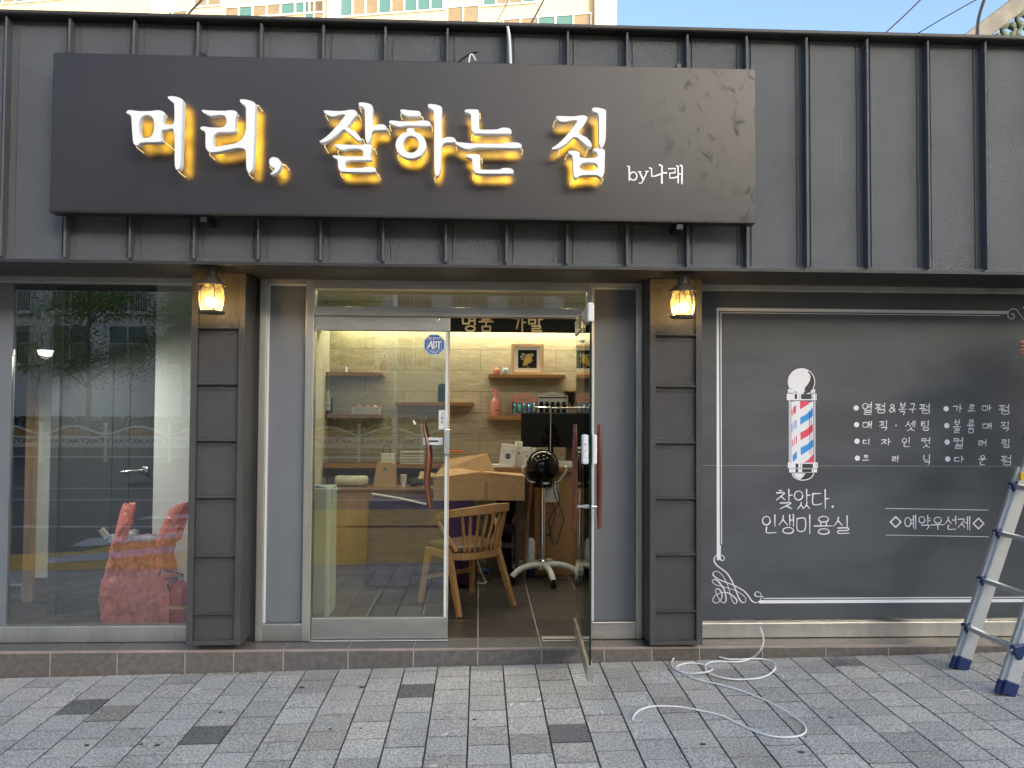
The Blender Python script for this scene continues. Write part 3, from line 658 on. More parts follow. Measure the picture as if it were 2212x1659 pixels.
leaf(.004, .985, zrb+.001, zrt-.001, .011, 'pane', M['glass_open'], bev=0); leaf(.986, .997, zrb+.001, zrt-.001, .011, 'glass_edge', M['glass_edge'], bev=0)
leaf(.93, 1.004, zo1-.1, zo1+.004, .034, 'top_clamp', M['white_plastic'], bev=.006)
for sgn, so in ((1, .062), (-1, .075)):
    z0h, z1h = Z(1292, 1141, -.7), Z(1292, 917, -.7)
    pts = [along(.87, sgn*so, z0h+(z1h-z0h)*i/6) for i in range(7)]
    mb = MB(); mb.tube(pts, [.011, .0145, .016, .0165, .016, .0145, .011], 14); mb.build('handle', M['wood_red'], D2, smooth=True)
mb = MB()
for z in (Z(1275, 1094, -.7), Z(1275, 968, -.7)):
    mb.tube([along(.87, -.075, z), along(.87, -.03, z), along(.87, -.02, z), along(.87, .02, z), along(.87, .03, z), along(.87, .062, z)], [.006, .008, .012, .012, .008, .006], 12)
mb.build('handle_standoff', M['alu'], D2, smooth=True)
zl0, zl1 = Z(1268, 1001, -.75), Z(1268, 938, -.75)
o = leaf(.93, .995, zl0, zl1, .028, 'lock_case', M['white_plastic'], bev=.008, s0=.022); o = leaf(.915, .995, zl0, zl1, .036, 'lock_case', M['white_plastic'], bev=.01, s0=-.027)
for i in range(3): 
    mb = MB(); mb.ball(along(.996, -.027, zl0+.04+i*.035), .005, 10); mb.build('lock_button', M['chrome'], o, smooth=True)
# bell and fish chime hanging at the door top
zz1 = zoomer(1700, 1150, 700)
c = along(.86, -.035, 0); zb_ = Z(*zz1(1840, 400), -.7)
CH_ = thing('door_chime', (c.x, c.y, zb_), 'small brass bell with hanging metal fish by the open door top', 'wind chime')
mb = MB(); mb.lathe([(.019, -.024), (.018, -.018), (.0145, .0), (.012, .018), (.007, .024), (.001, .026)], (c.x, c.y, zb_), 20); mb.build('bell', mat('brass', (.6, .45, .2), .25, 1), CH_, smooth=True)
mb = MB(); mb.tube([(c.x, c.y, zb_+.026), (c.x+.004, c.y, zo1-.03)], .0015, 6); mb.build('chain', M['steel_bright'], CH_); mb = MB(); mb.tube([(c.x, c.y, zb_-.02), (c.x, c.y, zb_-.085)], .001, 6); mb.build('fish_wire', M['steel_bright'], CH_)
mb = MB(); fz = zb_-.097; mb.prism([(c.x-.024, fz+.006), (c.x-.013, fz+.001), (c.x-.004, fz+.009), (c.x+.008, fz+.008), (c.x+.018, fz), (c.x+.008, fz-.008), (c.x-.004, fz-.008), (c.x-.013, fz-.002), (c.x-.026, fz-.006), (c.x-.021, fz)], c.y-.002, c.y+.002); mb.build('fish', M['steel'], CH_)
# ------------------------------------------------------------------ main sign
YSG, YLT, LTH = -.70, -.825, .04
sx0, sx1 = X(111, 290, YSG), X(1633, 315, YSG)
sz1 = (Z(113, 112, YSG)+Z(1634, 150, YSG))/2; sz0 = (Z(108, 460, YSG)+Z(1632, 481, YSG))/2
SIGN = thing('shop_sign', ((sx0+sx1)/2, YSG+.09, (sz0+sz1)/2), 'long dark fascia sign with raised white Hangul letters and yellow halo glow', 'sign')
mb = MB(); mb.box(sx0, sx1, YSG+.002, YSG+.085, sz0, sz1); mb.build('sign_box', M['black'], SIGN, bevel=.002)
mb = MB(); e = .006; mb.box(sx0+e, sx1-e, YSG-.0005, YSG+.004, sz0+e+.004, sz1-e); mb.build('sign_face', M['signface'], SIGN)
for u, v, dz in ((428, 112, 1), (432, 468, -1), (1466, 145, 1), (1466, 485, -1)):
    x = X(u, v, YSG); z = sz1 if dz > 0 else sz0; mb = MB(); mb.box(x-.006, x+.02, YSG+.02, YF-.02, z-.001, z+.03) if dz > 0 else mb.box(x-.006, x+.03, YSG+.02, YF+.02, z-.035, z+.001)
    mb.build('bracket', M['black'], SIGN)
def led_mat():
    m = bpy.data.materials.new('halo_led'); m.use_nodes = True; N = m.node_tree.nodes; L = m.node_tree.links; N.clear()
    out = N.new('ShaderNodeOutputMaterial'); em = N.new('ShaderNodeEmission'); em.inputs[0].default_value = (1, .53, .03, 1)
    ge = N.new('ShaderNodeNewGeometry'); dt = N.new('ShaderNodeVectorMath'); dt.operation = 'DOT_PRODUCT'
    L.new(ge.outputs['Normal'], dt.inputs[0]); L.new(ge.outputs['Incoming'], dt.inputs[1])
    ab = N.new('ShaderNodeMath'); ab.operation = 'ABSOLUTE'; L.new(dt.outputs['Value'], ab.inputs[0])
    pw = N.new('ShaderNodeMath'); pw.operation = 'POWER'; pw.inputs[1].default_value = 20; L.new(ab.outputs[0], pw.inputs[0])
    mu = N.new('ShaderNodeMath'); mu.operation = 'MULTIPLY'; mu.inputs[1].default_value = 50
    tc = N.new('ShaderNodeTexCoord'); nz = N.new('ShaderNodeTexNoise'); nz.inputs['Scale'].default_value = 17; nz.inputs['Detail'].default_value = 1; L.new(tc.outputs['Object'], nz.inputs[0])
    mr = N.new('ShaderNodeMapRange'); mr.inputs[1].default_value = .3; mr.inputs[2].default_value = .7; mr.inputs[3].default_value = .45; mr.inputs[4].default_value = 1.5; L.new(nz.outputs[0], mr.inputs[0])
    m3 = N.new('ShaderNodeMath'); m3.operation = 'MULTIPLY'; L.new(pw.outputs[0], m3.inputs[0]); L.new(mr.outputs[0], m3.inputs[1]); L.new(m3.outputs[0], mu.inputs[0])
    L.new(mu.outputs[0], em.inputs[1]); L.new(em.outputs[0], out.inputs[0]); return m
M['led'] = led_mat()
M['clip'] = mat('glowing_letter_clip', (.8, .7, .5), .2, emit=((1, .75, .35), .22))  # weak emission stands in for halo light caught by the clear clips
zA = zoomer(480, 360, 680); zB = zoomer(1230, 380, 570); zC = zoomer_n(1770, 380, 320/1475); zD = zoomer(2130, 400, 600)
def inset(lp, d):                                  # each loop moved d towards the inside of the letter
    n = len(lp); out = []
    area = sum(lp[i][0]*lp[(i+1) % n][1]-lp[(i+1) % n][0]*lp[i][1] for i in range(n))
    hole = getattr(lp, 'hole', False)
    for i in range(n):
        a, b = Vector(lp[i-1]), Vector(lp[(i+1) % n]); t = (b-a); t = t.normalized() if t.length else Vector((1, 0)); nn = Vector((-t.y, t.x))*(1 if area > 0 else -1)
        p = Vector(lp[i])+nn*d*(-1 if hole else 1); out.append((p.x, p.y))
    return out
class Loop(list): pass
def letter(zm, loops, clips, ch=True):
    ls = []
    for lp in loops:
        lp = chaikin(lp, 2)
        q = [P(*zm(a, b), YLT) for a, b in lp]; l_ = Loop([(p.x, p.z) for p in q]); l_.hole = len(ls) > 0; ls.append(l_)
    vs, fs = outline_mesh(ls, YLT, LTH)
    cx = sum(v.x for v in vs)/len(vs); cz = sum(v.z for v in vs)/len(vs)
    mb = MB(); mb.add(vs, fs); o = mb.build('letter', M['white_letter'], SIGN, bevel=.0015, seg=1)
    vs2, fs2 = outline_mesh([inset(l, .004) for l in ls], YLT+LTH+.001, .001)
    vs2 = [Vector((v.x, YLT+LTH+.002, v.z)) for v in vs2]
    keep = [f for f in fs2 if abs((vs2[f[1]]-vs2[f[0]]).cross(vs2[f[2]]-vs2[f[0]]).y) > 1e-9]
    seen = set(); ff = []
    for f in keep:
        k = tuple(sorted((round(vs2[i].x, 5), round(vs2[i].z, 5)) for i in f))
        if k not in seen: seen.add(k); ff.append(f)
    # the light sheet is a little smaller than the letter
    mb = MB(); mb.add(vs2, ff); mb.build('halo_light', M['led'], o, fixn=False)
    for a, b, dx, dy in clips:
        p = P(*zm(a, b), YLT+.03); q = P(*zm(a+dx, b+dy), YLT+.05)
        m2 = MB(); m2.tube([(p.x, YLT+.02, p.z), (q.x, YLT+.04, q.z), (q.x, YSG-.001, q.z)], .0026, 6); m2.build('clip', M['clip'], o)
letter(zA, [[(52,265),(80,238),(125,238),(190,252),(390,252),(430,240),(505,242),(545,270),(550,292),(528,340),(518,424),(620,426),(675,424),(672,150),(655,135),(610,105),(588,85),(588,70),(605,58),(680,62),(745,82),(790,112),(778,160),(770,400),(758,900),(748,960),(728,995),(703,1004),(685,985),(675,930),(675,470),(610,475),(560,492),(503,484),(498,600),(520,622),(515,640),(480,648),(225,650),(215,680),(190,690),(160,682),(142,650),(130,500),(120,310),(100,295),(58,278)],
            [(220,302),(420,303),(405,597),(216,595)]], [(190,690,15,40),(530,640,90,65),(715,1004,35,45)])
letter(zA, [[(1018,242),(1040,233),(1100,243),(1330,250),(1355,240),(1440,240),(1472,262),(1478,288),(1455,320),(1440,480),(1452,508),(1430,522),(1170,515),(1165,690),(1180,708),(1250,702),(1590,640),(1590,190),(1575,180),(1530,150),(1512,130),(1510,110),(1530,97),(1600,105),(1680,128),(1718,165),(1702,205),(1697,600),(1682,960),(1662,1015),(1637,1040),(1610,1030),(1595,990),(1590,900),(1590,690),(1220,776),(1150,779),(1108,770),(1082,740),(1068,700),(1072,530),(1060,508),(1018,492),(998,470),(1018,450),(1060,446),(1110,460),(1340,465),(1341,298),(1190,302),(1130,315),(1060,278),(1025,255)]],
       [(1130,778,5,45),(1455,485,45,25),(1725,185,30,5),(1630,1040,5,30)])
letter(zA, [[(1882,900),(1890,865),(1920,842),(1960,840),(2000,855),(2030,890),(2040,935),(2025,985),(1990,1030),(1945,1060),(1905,1068),(1897,1055),(1925,1035),(1955,1000),(1962,975),(1930,978),(1895,950)]], [(2040,930,65,25),(1900,970,10,15)])
letter(zB, [[(168,225),(180,210),(230,210),(300,220),(470,222),(520,212),(560,202),(640,202),(670,220),(690,258),(675,285),(620,340),(545,440),(535,460),(560,482),(620,515),(660,530),(700,580),(745,650),(748,668),(725,675),(690,665),(600,590),(490,500),(470,500),(380,580),(280,650),(200,695),(140,705),(110,695),(108,678),(140,665),(230,600),(330,500),(430,380),(500,290),(515,268),(440,272),(380,285),(345,300),(310,305),(270,298),(220,270),(185,245)],],
       [(215,290,-10,5),(690,285,30,15),(750,660,30,5),(185,720,20,75)])
letter(zB, [[(702,105),(720,88),(790,90),(850,103),(905,125),(925,165),(920,200),(918,455),(960,445),(1000,425),(1060,422),(1110,435),(1138,475),(1135,500),(1110,510),(915,510),(900,620),(880,680),(855,712),(835,705),(815,670),(805,600),(803,190),(780,165),(730,150),(705,125)]], [(1140,500,25,20),(720,155,0,10)])
letter(zB, [[(328,745),(345,725),(420,730),(700,742),(760,740),(800,728),(880,728),(910,745),(920,775),(900,805),(888,925),(905,945),(905,968),(880,972),(500,968),(498,1075),(512,1092),(540,1095),(760,1092),(800,1080),(850,1072),(930,1075),(965,1100),(975,1140),(955,1158),(440,1150),(410,1120),(390,1070),(388,970),(370,950),(320,930),(303,910),(330,895),(400,900),(500,915),(750,915),(778,912),(778,795),(560,792),(500,810),(460,815),(410,800),(360,765)]],
       [(410,830,-20,30),(925,810,35,5),(450,1160,-15,30),(975,1165,45,50)])
letter(zB, [[(1340,210),(1360,195),(1410,200),(1480,212),(1570,215),(1630,222),(1655,250),(1658,280),(1640,300),(1480,302),(1430,290),(1385,262),(1350,235)]], [(1365,275,-15,5),(1655,310,35,25)])
letter(zB, [[(1168,385),(1185,365),(1250,368),(1350,380),(1560,382),(1600,375),(1640,365),(1740,365),(1790,385),(1812,420),(1805,445),(1770,450),(1450,440),(1390,450),(1350,460),(1290,455),(1230,430),(1180,405)]], [(1200,435,-20,20),(1810,445,15,10)])
ring = [(1505+236*math.cos(math.radians(t)), 738+208*math.sin(math.radians(t))) for t in range(-75, 256, 15)]
letter(zB, [ring + [(1448,540),(1452,528),(1435,505),(1450,485),(1500,484),(1552,490),(1565,520),(1566,540)],
            [(1508+119*math.cos(math.radians(t)), 728+132*math.sin(math.radians(t))) for t in range(0, 360, 18)]], [(1330,895,-25,25),(1675,905,25,55)])
letter(zB, [[(1762,130),(1780,112),(1840,115),(1920,130),(1975,155),(1985,190),(1975,240),(1970,640),(2000,640),(2050,618),(2110,615),(2160,625),(2190,660),(2190,690),(2170,702),(1970,700),(1965,1000),(1960,1120),(1940,1190),(1905,1220),(1880,1205),(1865,1150),(1860,1000),(1862,230),(1840,200),(1790,175),(1765,150)]], [(1890,1225,-20,30),(2185,700,15,50)])
letter(zC, [[(273,260),(285,240),(330,230),(490,233),(525,245),(538,280),(535,560),(537,590),(562,602),(870,600),(910,580),(950,565),(1060,565),(1105,585),(1130,625),(1125,660),(1100,675),(480,672),(440,655),(405,610),(395,560),(392,330),(370,305),(310,290),(280,275)]], [(540,330,15,-10),(430,690,-30,35)])
letter(zC, [[(105,845),(130,828),(200,830),(320,845),(600,855),(990,855),(1060,835),(1120,828),(1220,832),(1280,850),(1312,885),(1310,925),(1280,940),(700,925),(470,922),(400,940),(350,955),(290,950),(220,925),(140,880)]], [(115,850,15,-20),(1295,965,30,20)])
letter(zC, [[(297,1075),(310,1055),(350,1042),(500,1045),(545,1055),(560,1090),(555,1300),(562,1320),(590,1330),(900,1328),(940,1310),(980,1295),(1090,1297),(1140,1315),(1165,1355),(1160,1390),(1140,1400),(520,1398),(470,1385),(430,1340),(418,1290),(415,1150),(395,1120),(330,1100),(300,1090)]], [(562,1145,30,-10),(455,1415,-35,30)])
letter(zD, [[(215,225),(235,208),(300,212),(480,215),(540,205),(580,198),(650,203),(680,225),(670,260),(620,340),(545,445),(562,467),(620,500),(660,515),(710,570),(740,625),(738,655),(710,665),(670,640),(590,570),(495,495),(440,545),(340,630),(260,675),(190,695),(160,688),(155,672),(190,655),(280,590),(390,470),(480,360),(540,268),(480,270),(400,280),(340,293),(290,290),(250,268)]], [(218,285,-25,15),(260,710,5,30),(680,690,-20,50)])
letter(zD, [[(738,120),(748,95),(790,85),(850,92),(920,108),(948,130),(945,165),(942,520),(930,590),(910,640),(890,672),(870,665),(850,630),(845,560),(843,190),(825,165),(770,145)]], [])
letter(zD, [[(393,740),(400,718),(450,707),(530,718),(560,740),(565,770),(560,820),(825,820),(825,745),(800,725),(755,705),(760,685),(800,675),(880,680),(930,705),(928,740),(925,1000),(915,1050),(890,1095),(870,1100),(850,1090),(830,1062),(570,1065),(545,1095),(510,1112),(485,1100),(472,1060),(468,960),(462,800),(450,775),(410,755)], [(565,880),(825,880),(825,1000),(565,1002)]], [(390,780,-20,5),(450,1120,-10,25),(880,1115,20,25)])
mb = MB(); YT = YSG-.003; kk = .0024
def dstroke(pts, w, sm=True):
    pts = [(a, b, 0) for a, b in pts]; pts = crom([Vector(p) for p in pts], 5) if sm and len(pts) > 2 else [Vector(p) for p in pts]
    q = [P(*zD(p.x, p.y), YT) for p in pts]; ribbon(mb, [(p.x, p.z) for p in q], w*.00039, YT)
for pts, w, sm in (([(1255,938),(1283,942)],16,0),([(1281,940),(1282,1142)],22,0),([(1340+52*math.cos(math.radians(t)),1082+58*math.sin(math.radians(t))) for t in range(-165,175,20)],20,1),
    ([(1408,1018),(1455,1018)],14,0),([(1430,1020),(1487,1138)],26,0),([(1515,1012),(1562,1012)],14,0),([(1542,1014),(1488,1130),(1460,1180),(1425,1183)],18,1),
    ([(1578,962),(1605,975),(1608,1085),(1660,1080),(1745,1050)],24,0),([(1722,918),(1757,935),(1755,1185)],27,0),([(1760,1035),(1822,1035)],24,0),
    ([(1855,975),(1950,970),(1945,1033),(1868,1040),(1870,1108),(1930,1108),(1980,1092)],22,0),([(1970,932),(1990,940),(1992,1180)],24,0),([(1992,1050),(2045,1050)],22,0),([(2025,925),(2050,938),(2046,1190)],26,0)):
    dstroke(pts, w, sm)
mb.build('small_lettering', M['white_letter'], SIGN)
# loose wires above the sign
def wire(name, pts, r, m, lab, cat='cable', grp=None):
    mb = MB(); mb.tube(crom(pts, 6), r, 7); o = mb.build(name, m, None, smooth=True); return tag(o, lab, cat, grp)
zE = zoomer(1344, 0, 1344); yw = YF-.08
w3 = [P(*zE(a, b), yw) for a, b in ((745, 415), (780, 385), (815, 360), (840, 346), (865, 341), (882, 338))]
wire('cable', w3, .006, M['cable_black'], 'black cut cable end poking up above the dark sign')
wire('cable', [P(*zE(a, b), yw) for a, b in ((826, 418), (830, 380), (838, 348), (858, 365), (870, 392))], .005, M['cable_white'], 'pale cable end bent over just right of the black one')
wire('cable', [P(*zE(a, b), YF-.06) for a, b in ((1078, 172), (1084, 205), (1090, 250), (1094, 330), (1098, 424))], .008, M['cable_white'], 'grey cable running down a cladding seam to the sign top')
# ------------------------------------------------------------------ wall lamps
M['lamp_metal'] = mat('lamp_metal', (.085, .07, .06), .4, .4, (30, .2))
def lamp_glass():
    m = glass_mat('lamp_glass', (1, .9, .62), 1.4); N = m.node_tree.nodes; L = m.node_tree.links; out = [n for n in N if n.type == 'OUTPUT_MATERIAL'][0]
    g = out.inputs[0].links[0].from_node; tl = N.new('ShaderNodeBsdfTranslucent'); tl.inputs[0].default_value = (1, .82, .45, 1); mx = N.new('ShaderNodeMixShader'); mx.inputs[0].default_value = .26
    L.new(g.outputs[0], mx.inputs[1]); L.new(tl.outputs[0], mx.inputs[2]); L.new(mx.outputs[0], out.inputs[0]); return m
M['lamp_glass'] = lamp_glass()
M['bulb'] = mat('bulb', (1, .8, .45), .4, emit=((1, .70, .28), 9))
def wall_lamp(u, v0, v1, lab):
    y = -.43; c = P(u, (v0+v1)/2, y); z1 = Z(u, v0, y); z0 = Z(u, v1, y); H = z1-z0
    t = thing('wall_lamp', (c.x, y, z0), lab, 'lamp', 'lanterns under the soffit')
    prof = [(.058, 0), (.069, H*.2), (.076, H*.5), (.073, H*.75), (.058, H)]
    mb = MB(); mb.lathe(prof, (c.x, y, z0), 6); b = len(mb.v)
    mb.f = mb.f[:-2]; mb.mi = mb.mi[:-2]; mb.build('glass_shade', M['lamp_glass'], t)
    mb = MB()
    for k in range(6):
        a = math.pi/3*k; pts = [(c.x+(r+.001)*math.cos(a), y+(r+.001)*math.sin(a), z0+h) for r, h in prof]; mb.tube(crom(pts, 3), .0035, 6)
    mb.build('cage', M['lamp_metal'], t, smooth=True)
    mb = MB(); mb.lathe([(.078, -.014), (.08, -.006), (.076, 0), (.066, .001)], (c.x, y, z0), 6); mb.build('base_ring', M['lamp_metal'], t)
    mb = MB(); mb.lathe([(.084, H), (.08, H+.008), (.052, H+.03), (.036, H+.05), (.03, H+.055), (.03, zFb-.03-z0), (.052, zFb-.026-z0), (.052, zFb-.014-z0)], (c.x, y, z0), 12); mb.build('cap', M['lamp_metal'], t, smooth=True)
    mb = MB(); mb.lathe([(.014, H*.98), (.017, H*.8), (.03, H*.62), (.034, H*.5), (.03, H*.5)], (c.x, y, z0), 16); mb.build('socket', M['cream_plastic'], t, smooth=True)
    mb = MB(); mb.lathe([(.001, H*.14), (.02, H*.18), (.033, H*.33), (.036, H*.45), (.03, H*.55), (.014, H*.62)], (c.x, y, z0), 16); mb.build('bulb', M['bulb'], t, smooth=True)
    l = bpy.data.lights.new('lamp_light', 'POINT'); l.energy = 4.8; l.color = (1, .62, .25); l.shadow_soft_size = .035
    lo = bpy.data.objects.new('lamp_light', l); COL.objects.link(lo); lo.parent = t; lo.location = (.0, -.0, H*.3)
wall_lamp(457, 616.5, 672, 'lit hexagonal lantern on the pillar beside the red bag window')
wall_lamp(1474.7, 631, 682, 'lit hexagonal lantern on the pillar beside the chalkboard window')
# ------------------------------------------------------------------ chalkboard graphic over the right window
YB = -.012
BX0, BX1 = xC0+.012, 4.95; BZ1 = zW1-.004; BZ0 = Z(1800, 1336, YB)
BRD = thing('chalkboard_panel', ((BX0+BX1)/2, YB, BZ0), 'dark chalkboard window panel with striped barber pole and handwritten salon menu', 'sign board')
mb = MB(); mb.box(BX0, BX1, YB, -.0075, BZ0, BZ1); mb.build('board', M['board'], BRD)
zs = Z(1700, 1006, YB); mb = MB(); mb.box(BX0+.002, BX1, YB-.0012, YB+.001, zs-.0007, zs+.0007); mb.build('board_seam', M['alu'], BRD)
YC = YB-.0015
def wp(u, v): p = P(u, v, YC); return (p.x, p.z)
cA = wp(1545.5, 669); 
dpx = 4.99/1661
mb = MB(); xv = wp(1551, 940)[0]; zt_ = (wp(1600, 669)[1]+wp(2150, 674.5)[1])/2; zb_ = (wp(1650, 1295)[1]+wp(2200, 1302)[1])/2
zfl = wp(1550, 1207)[1]
ribbon(mb, [(xv, zfl), (xv, zt_), (wp(2176, 674)[0], zt_)], 7*dpx, YC); ribbon(mb, [(xv, zt_), (xv+.03, zt_)], 7*dpx, YC)
ribbon(mb, [(xv+.03, zt_), (wp(2176, 674)[0], zt_)], 7*dpx, YC)
o6 = 6.2*dpx*1.15
ribbon(mb, [(xv+o6, wp(1560, 1175)[1]), (xv+o6, zt_-o6)], 2*dpx, YC); ribbon(mb, [(xv+o6, zt_-o6), (wp(2160, 674)[0], zt_-o6)], 1.6*dpx, YC)
ribbon(mb, [(wp(1642, 1295)[0], zb_), (BX1-.02, zb_)], 7*dpx, YC); ribbon(mb, [(wp(1650, 1285)[0], zb_+o6), (BX1-.02, zb_+o6)], 2*dpx, YC)
zF = zoomer_n(2770, 2150, 300/1991)
fl = [(440,0),(437,150),(437,300),(450,350),(490,380),(540,355),(540,290),(490,245),(430,225),(350,235),(290,290),(278,370),(300,440),(380,530),(500,615),(620,720),(720,870),(790,1020),(850,1170),(900,1300),(960,1420),(1030,1480),(1090,1455),(1105,1395),(1060,1310),(950,1225),(830,1160),(680,1110),(500,1060),(350,1020),(260,970),(225,910),(250,880),(300,875),(370,910),(450,1000),(520,1100),(570,1250),(590,1380),(570,1470),(520,1485),(440,1430),(360,1300),(315,1180),(330,1120),(370,1115),(430,1150),(480,1250),(470,1370),(400,1460),(320,1490),(250,1450),(245,1390),(300,1300),(420,1235),(520,1210),(640,1225),(750,1290),(840,1370),(875,1440),(850,1495),(800,1495),(750,1420),(710,1290),(650,1080),(590,930),(500,770),(400,680),(320,660),(260,690),(248,740),(290,800),(380,860),(560,940),(760,1010),(880,1070),(1050,1170),(1180,1310),(1250,1420),(1330,1470),(1400,1475),(1480,1410),(1510,1330),(1490,1240),(1430,1195),(1370,1205),(1340,1250),(1360,1300),(1420,1320),(1560,1326)]
def slope_w(q, lo, hi):
    ws = []
    for i in range(len(q)):
        a, b = q[max(i-1, 0)], q[min(i+1, len(q)-1)]; d = Vector((b[0]-a[0], b[1]-a[1])); d = d.normalized() if d.length else d
        ws.append(lo+(hi-lo)*max(0, (d.x*.5-d.y*.87))**2)
    return ws
q = [wp(*zF(p.x, p.y)) for p in crom([Vector((a, b, 0)) for a, b in fl], 4)]
ribbon(mb, q, slope_w(q, .0042, .0085), YC)
z6 = zoomer(2688, 1008, 1344)
q = [wp(*z6(p.x, p.y)) for p in crom([Vector((a, b, 0)) for a, b in ((2148,378),(2130,374),(2142,382),(2150,398),(2128,408),(2108,390),(2112,360),(2135,343),(2165,350),(2190,385),(2215,412),(2240,425),(2262,405),(2250,372),(2215,345),(2205,330))], 5)]
ribbon(mb, q, .007, YC)
mb.build('border', M['chalk'], BRD)
# barber pole print
zP = zoomer_n(3060, 1420, 200/664)
def pole_layer(polys, lvl, name, m):
    mb = MB()
    for i, poly in enumerate(polys): mb.sheet([(lambda p: (p.x, p.z))(P(*zP(a, b), YC)) for a, b in poly], YC-.0004*lvl-i*.00002)
    return mb
circ = lambda cx, cy, rx, ry=None, a0=0, a1=360, n=40: [(cx+rx*math.cos(math.radians(a0+(a1-a0)*i/n)), cy+(ry or rx)*math.sin(math.radians(a0+(a1-a0)*i/n))) for i in range(n + (0 if a1-a0 == 360 else 1))]
rc = lambda x0, y0, x1, y1: [(x0, y0), (x1, y0), (x1, y1), (x0, y1)]
PB = MB()
def addl(polys, lvl):
    for i, poly in enumerate(polys):
        q = [P(*zP(a, b), YC) for a, b in poly]; PB.sheet([(p.x, p.z) for p in q], YC-.0004*lvl-i*.00002)
dark = mat('print_dark', (.035, .037, .04), .6); wht = mat('print_white', (.8, .8, .86), .6); redp = mat('print_red', (.72, .07, .12), .6); blup = mat('print_blue', (.04, .3, .72), .6)
PB.cur = 0
addl([circ(318, 278, 188), rc(130, 360, 505, 430), rc(118, 424, 522, 526), rc(144, 520, 508, 1335), rc(132, 1322, 540, 1418), rc(148, 1405, 528, 1470), circ(335, 1468, 152, 106, 0, 180)], 1)
PB.cur = 1
addl([circ(318, 278, 180), rc(138, 372, 497, 422), rc(124, 430, 515, 519), rc(152, 526, 177, 1330), rc(482, 526, 500, 1330), rc(183, 528, 474, 1335), rc(138, 1330, 532, 1408), rc(155, 1413, 520, 1463), circ(335, 1470, 146, 98, 0, 180)], 2)
PB.cur = 0
addl([circ(318, 278, 168, None, -58, 80), rc(170, 366, 480, 371), rc(228, 378, 258, 417), rc(305, 380, 436, 418), rc(446, 380, 450, 418), rc(474, 380, 478, 418), rc(228, 435, 260, 500), rc(292, 435, 296, 512), rc(312, 436, 450, 502), rc(462, 434, 467, 512), rc(495, 434, 499, 512),
      rc(161, 530, 165, 1328), rc(490, 530, 494, 1328), rc(183, 520, 460, 540), rc(240, 1346, 276, 1402), rc(302, 1348, 306, 1404), rc(326, 1348, 466, 1404), rc(508, 1346, 512, 1402), rc(240, 1416, 272, 1458), rc(325, 1416, 452, 1458), rc(470, 1416, 474, 1458), circ(335, 1470, 132, 86, 0, 180)], 3)
PB.cur = 1
addl([circ(305, 268, 150, None, 68, 312) + [(425, 178), (437, 210), (425, 265), (395, 315), (350, 362)], [(183, 540), (230, 530), (300, 526), (300, 545), (183, 560)], [(205, 1472), (372, 1474), (335, 1520), (300, 1552), (240, 1525)]], 4)
PB.cur = 2
R1 = [[(298, 540), (320, 527), (380, 528), (430, 546), (400, 575), (297, 637)], [(303, 940), (380, 900), (465, 825), (467, 922), (400, 985), (305, 1038)], [(345, 1332), (400, 1300), (475, 1220), (475, 1332)],
      [(210, 612), (245, 577), (245, 675), (228, 690), (210, 700)], [(187, 645), (200, 632), (200, 715), (190, 730)], [(190, 1045), (202, 1030), (202, 1118), (192, 1132)], [(216, 1012), (226, 1000), (227, 1098), (218, 1110)], [(240, 992), (255, 978), (255, 1078), (242, 1088)]]
addl(R1, 5)
PB.cur = 3
B1 = [[(300, 742), (380, 700), (465, 622), (467, 722), (400, 775), (301, 838)], [(306, 1138), (390, 1095), (470, 1025), (472, 1125), (400, 1180), (308, 1240)], [(187, 840), (198, 836), (198, 925), (188, 942)], [(212, 802), (223, 796), (224, 892), (214, 900)], [(235, 780), (250, 774), (251, 878), (238, 884)], [(200, 1240), (255, 1182), (257, 1275), (205, 1325)]]
addl(B1, 5)
PB.cur = 0
addl([[(414, 660), (424, 652), (428, 1225), (424, 1240)], [(443, 600), (450, 612), (453, 1210), (449, 1270)]], 7)
PB.build('barber_pole_print', [dark, wht, redp, blup], BRD, fixn=False)
# hand lettering
mb = MB(); zH = zoomer(3340, 1560, 692); kw = .0064
def hand(row): 
    for ch, x, y, w, h in row:
        hangul(mb, ch, zH, x, y, w*1.0, h, YC, kw, slant=.06)
for x, y in ((100,148),(105,358),(110,567),(115,780),(1232,158),(1240,370),(1245,578),(1252,790)):
    p = P(*zH(x, y), YC); r = 34*.1716*dpx; mb.sheet([(p.x+r*math.cos(t*math.pi/10), p.z+r*math.sin(t*math.pi/10)) for t in range(20)], YC)
hand([('열',238,155,125,155),('펌',405,150,125,120),('복',685,160,95,155),('구',810,150,80,120),('펌',965,155,130,120),('가',1375,155,115,95),('르',1555,160,85,105),('마',1745,150,120,80),('펌',1965,165,130,120),
      ('매',240,360,120,85),('직',445,370,105,120),('셋',780,375,130,125),('팅',970,372,105,120),('볼',1370,380,95,165),('륨',1545,380,90,160),('매',1750,375,120,75),('직',1975,380,110,120),
      ('디',230,575,90,68),('자',475,575,115,85),('인',730,580,110,115),('컷',975,585,115,125),('컬',1385,590,125,140),('러',1690,590,105,82),('링',1985,595,105,105),
      ('크',222,785,75,88),('리',595,790,85,75),('닉',990,800,90,125),('다',1395,795,120,78),('운',1690,805,95,120),('펌',1990,805,130,120)])
p = P(*zH(602, 370), YC); mb.sheet([(p.x+.006*math.cos(t), p.z+.006*math.sin(t)) for t in (0, 1, 2, 3, 4, 5)], YC)
q = [wp(*zH(v.x, v.y)) for v in crom([Vector((a, b, 0)) for a, b in ((590, 195),(555,150),(535,125),(548,103),(572,108),(575,130),(540,155),(518,180),(535,200),(562,190),(588,155))], 4)]; ribbon(mb, q, kw, YC)
mb.build('menu_lettering', M['chalk'], BRD); mb = MB(); zG = zoomer(2960, 1900, 1000); kg = .0078
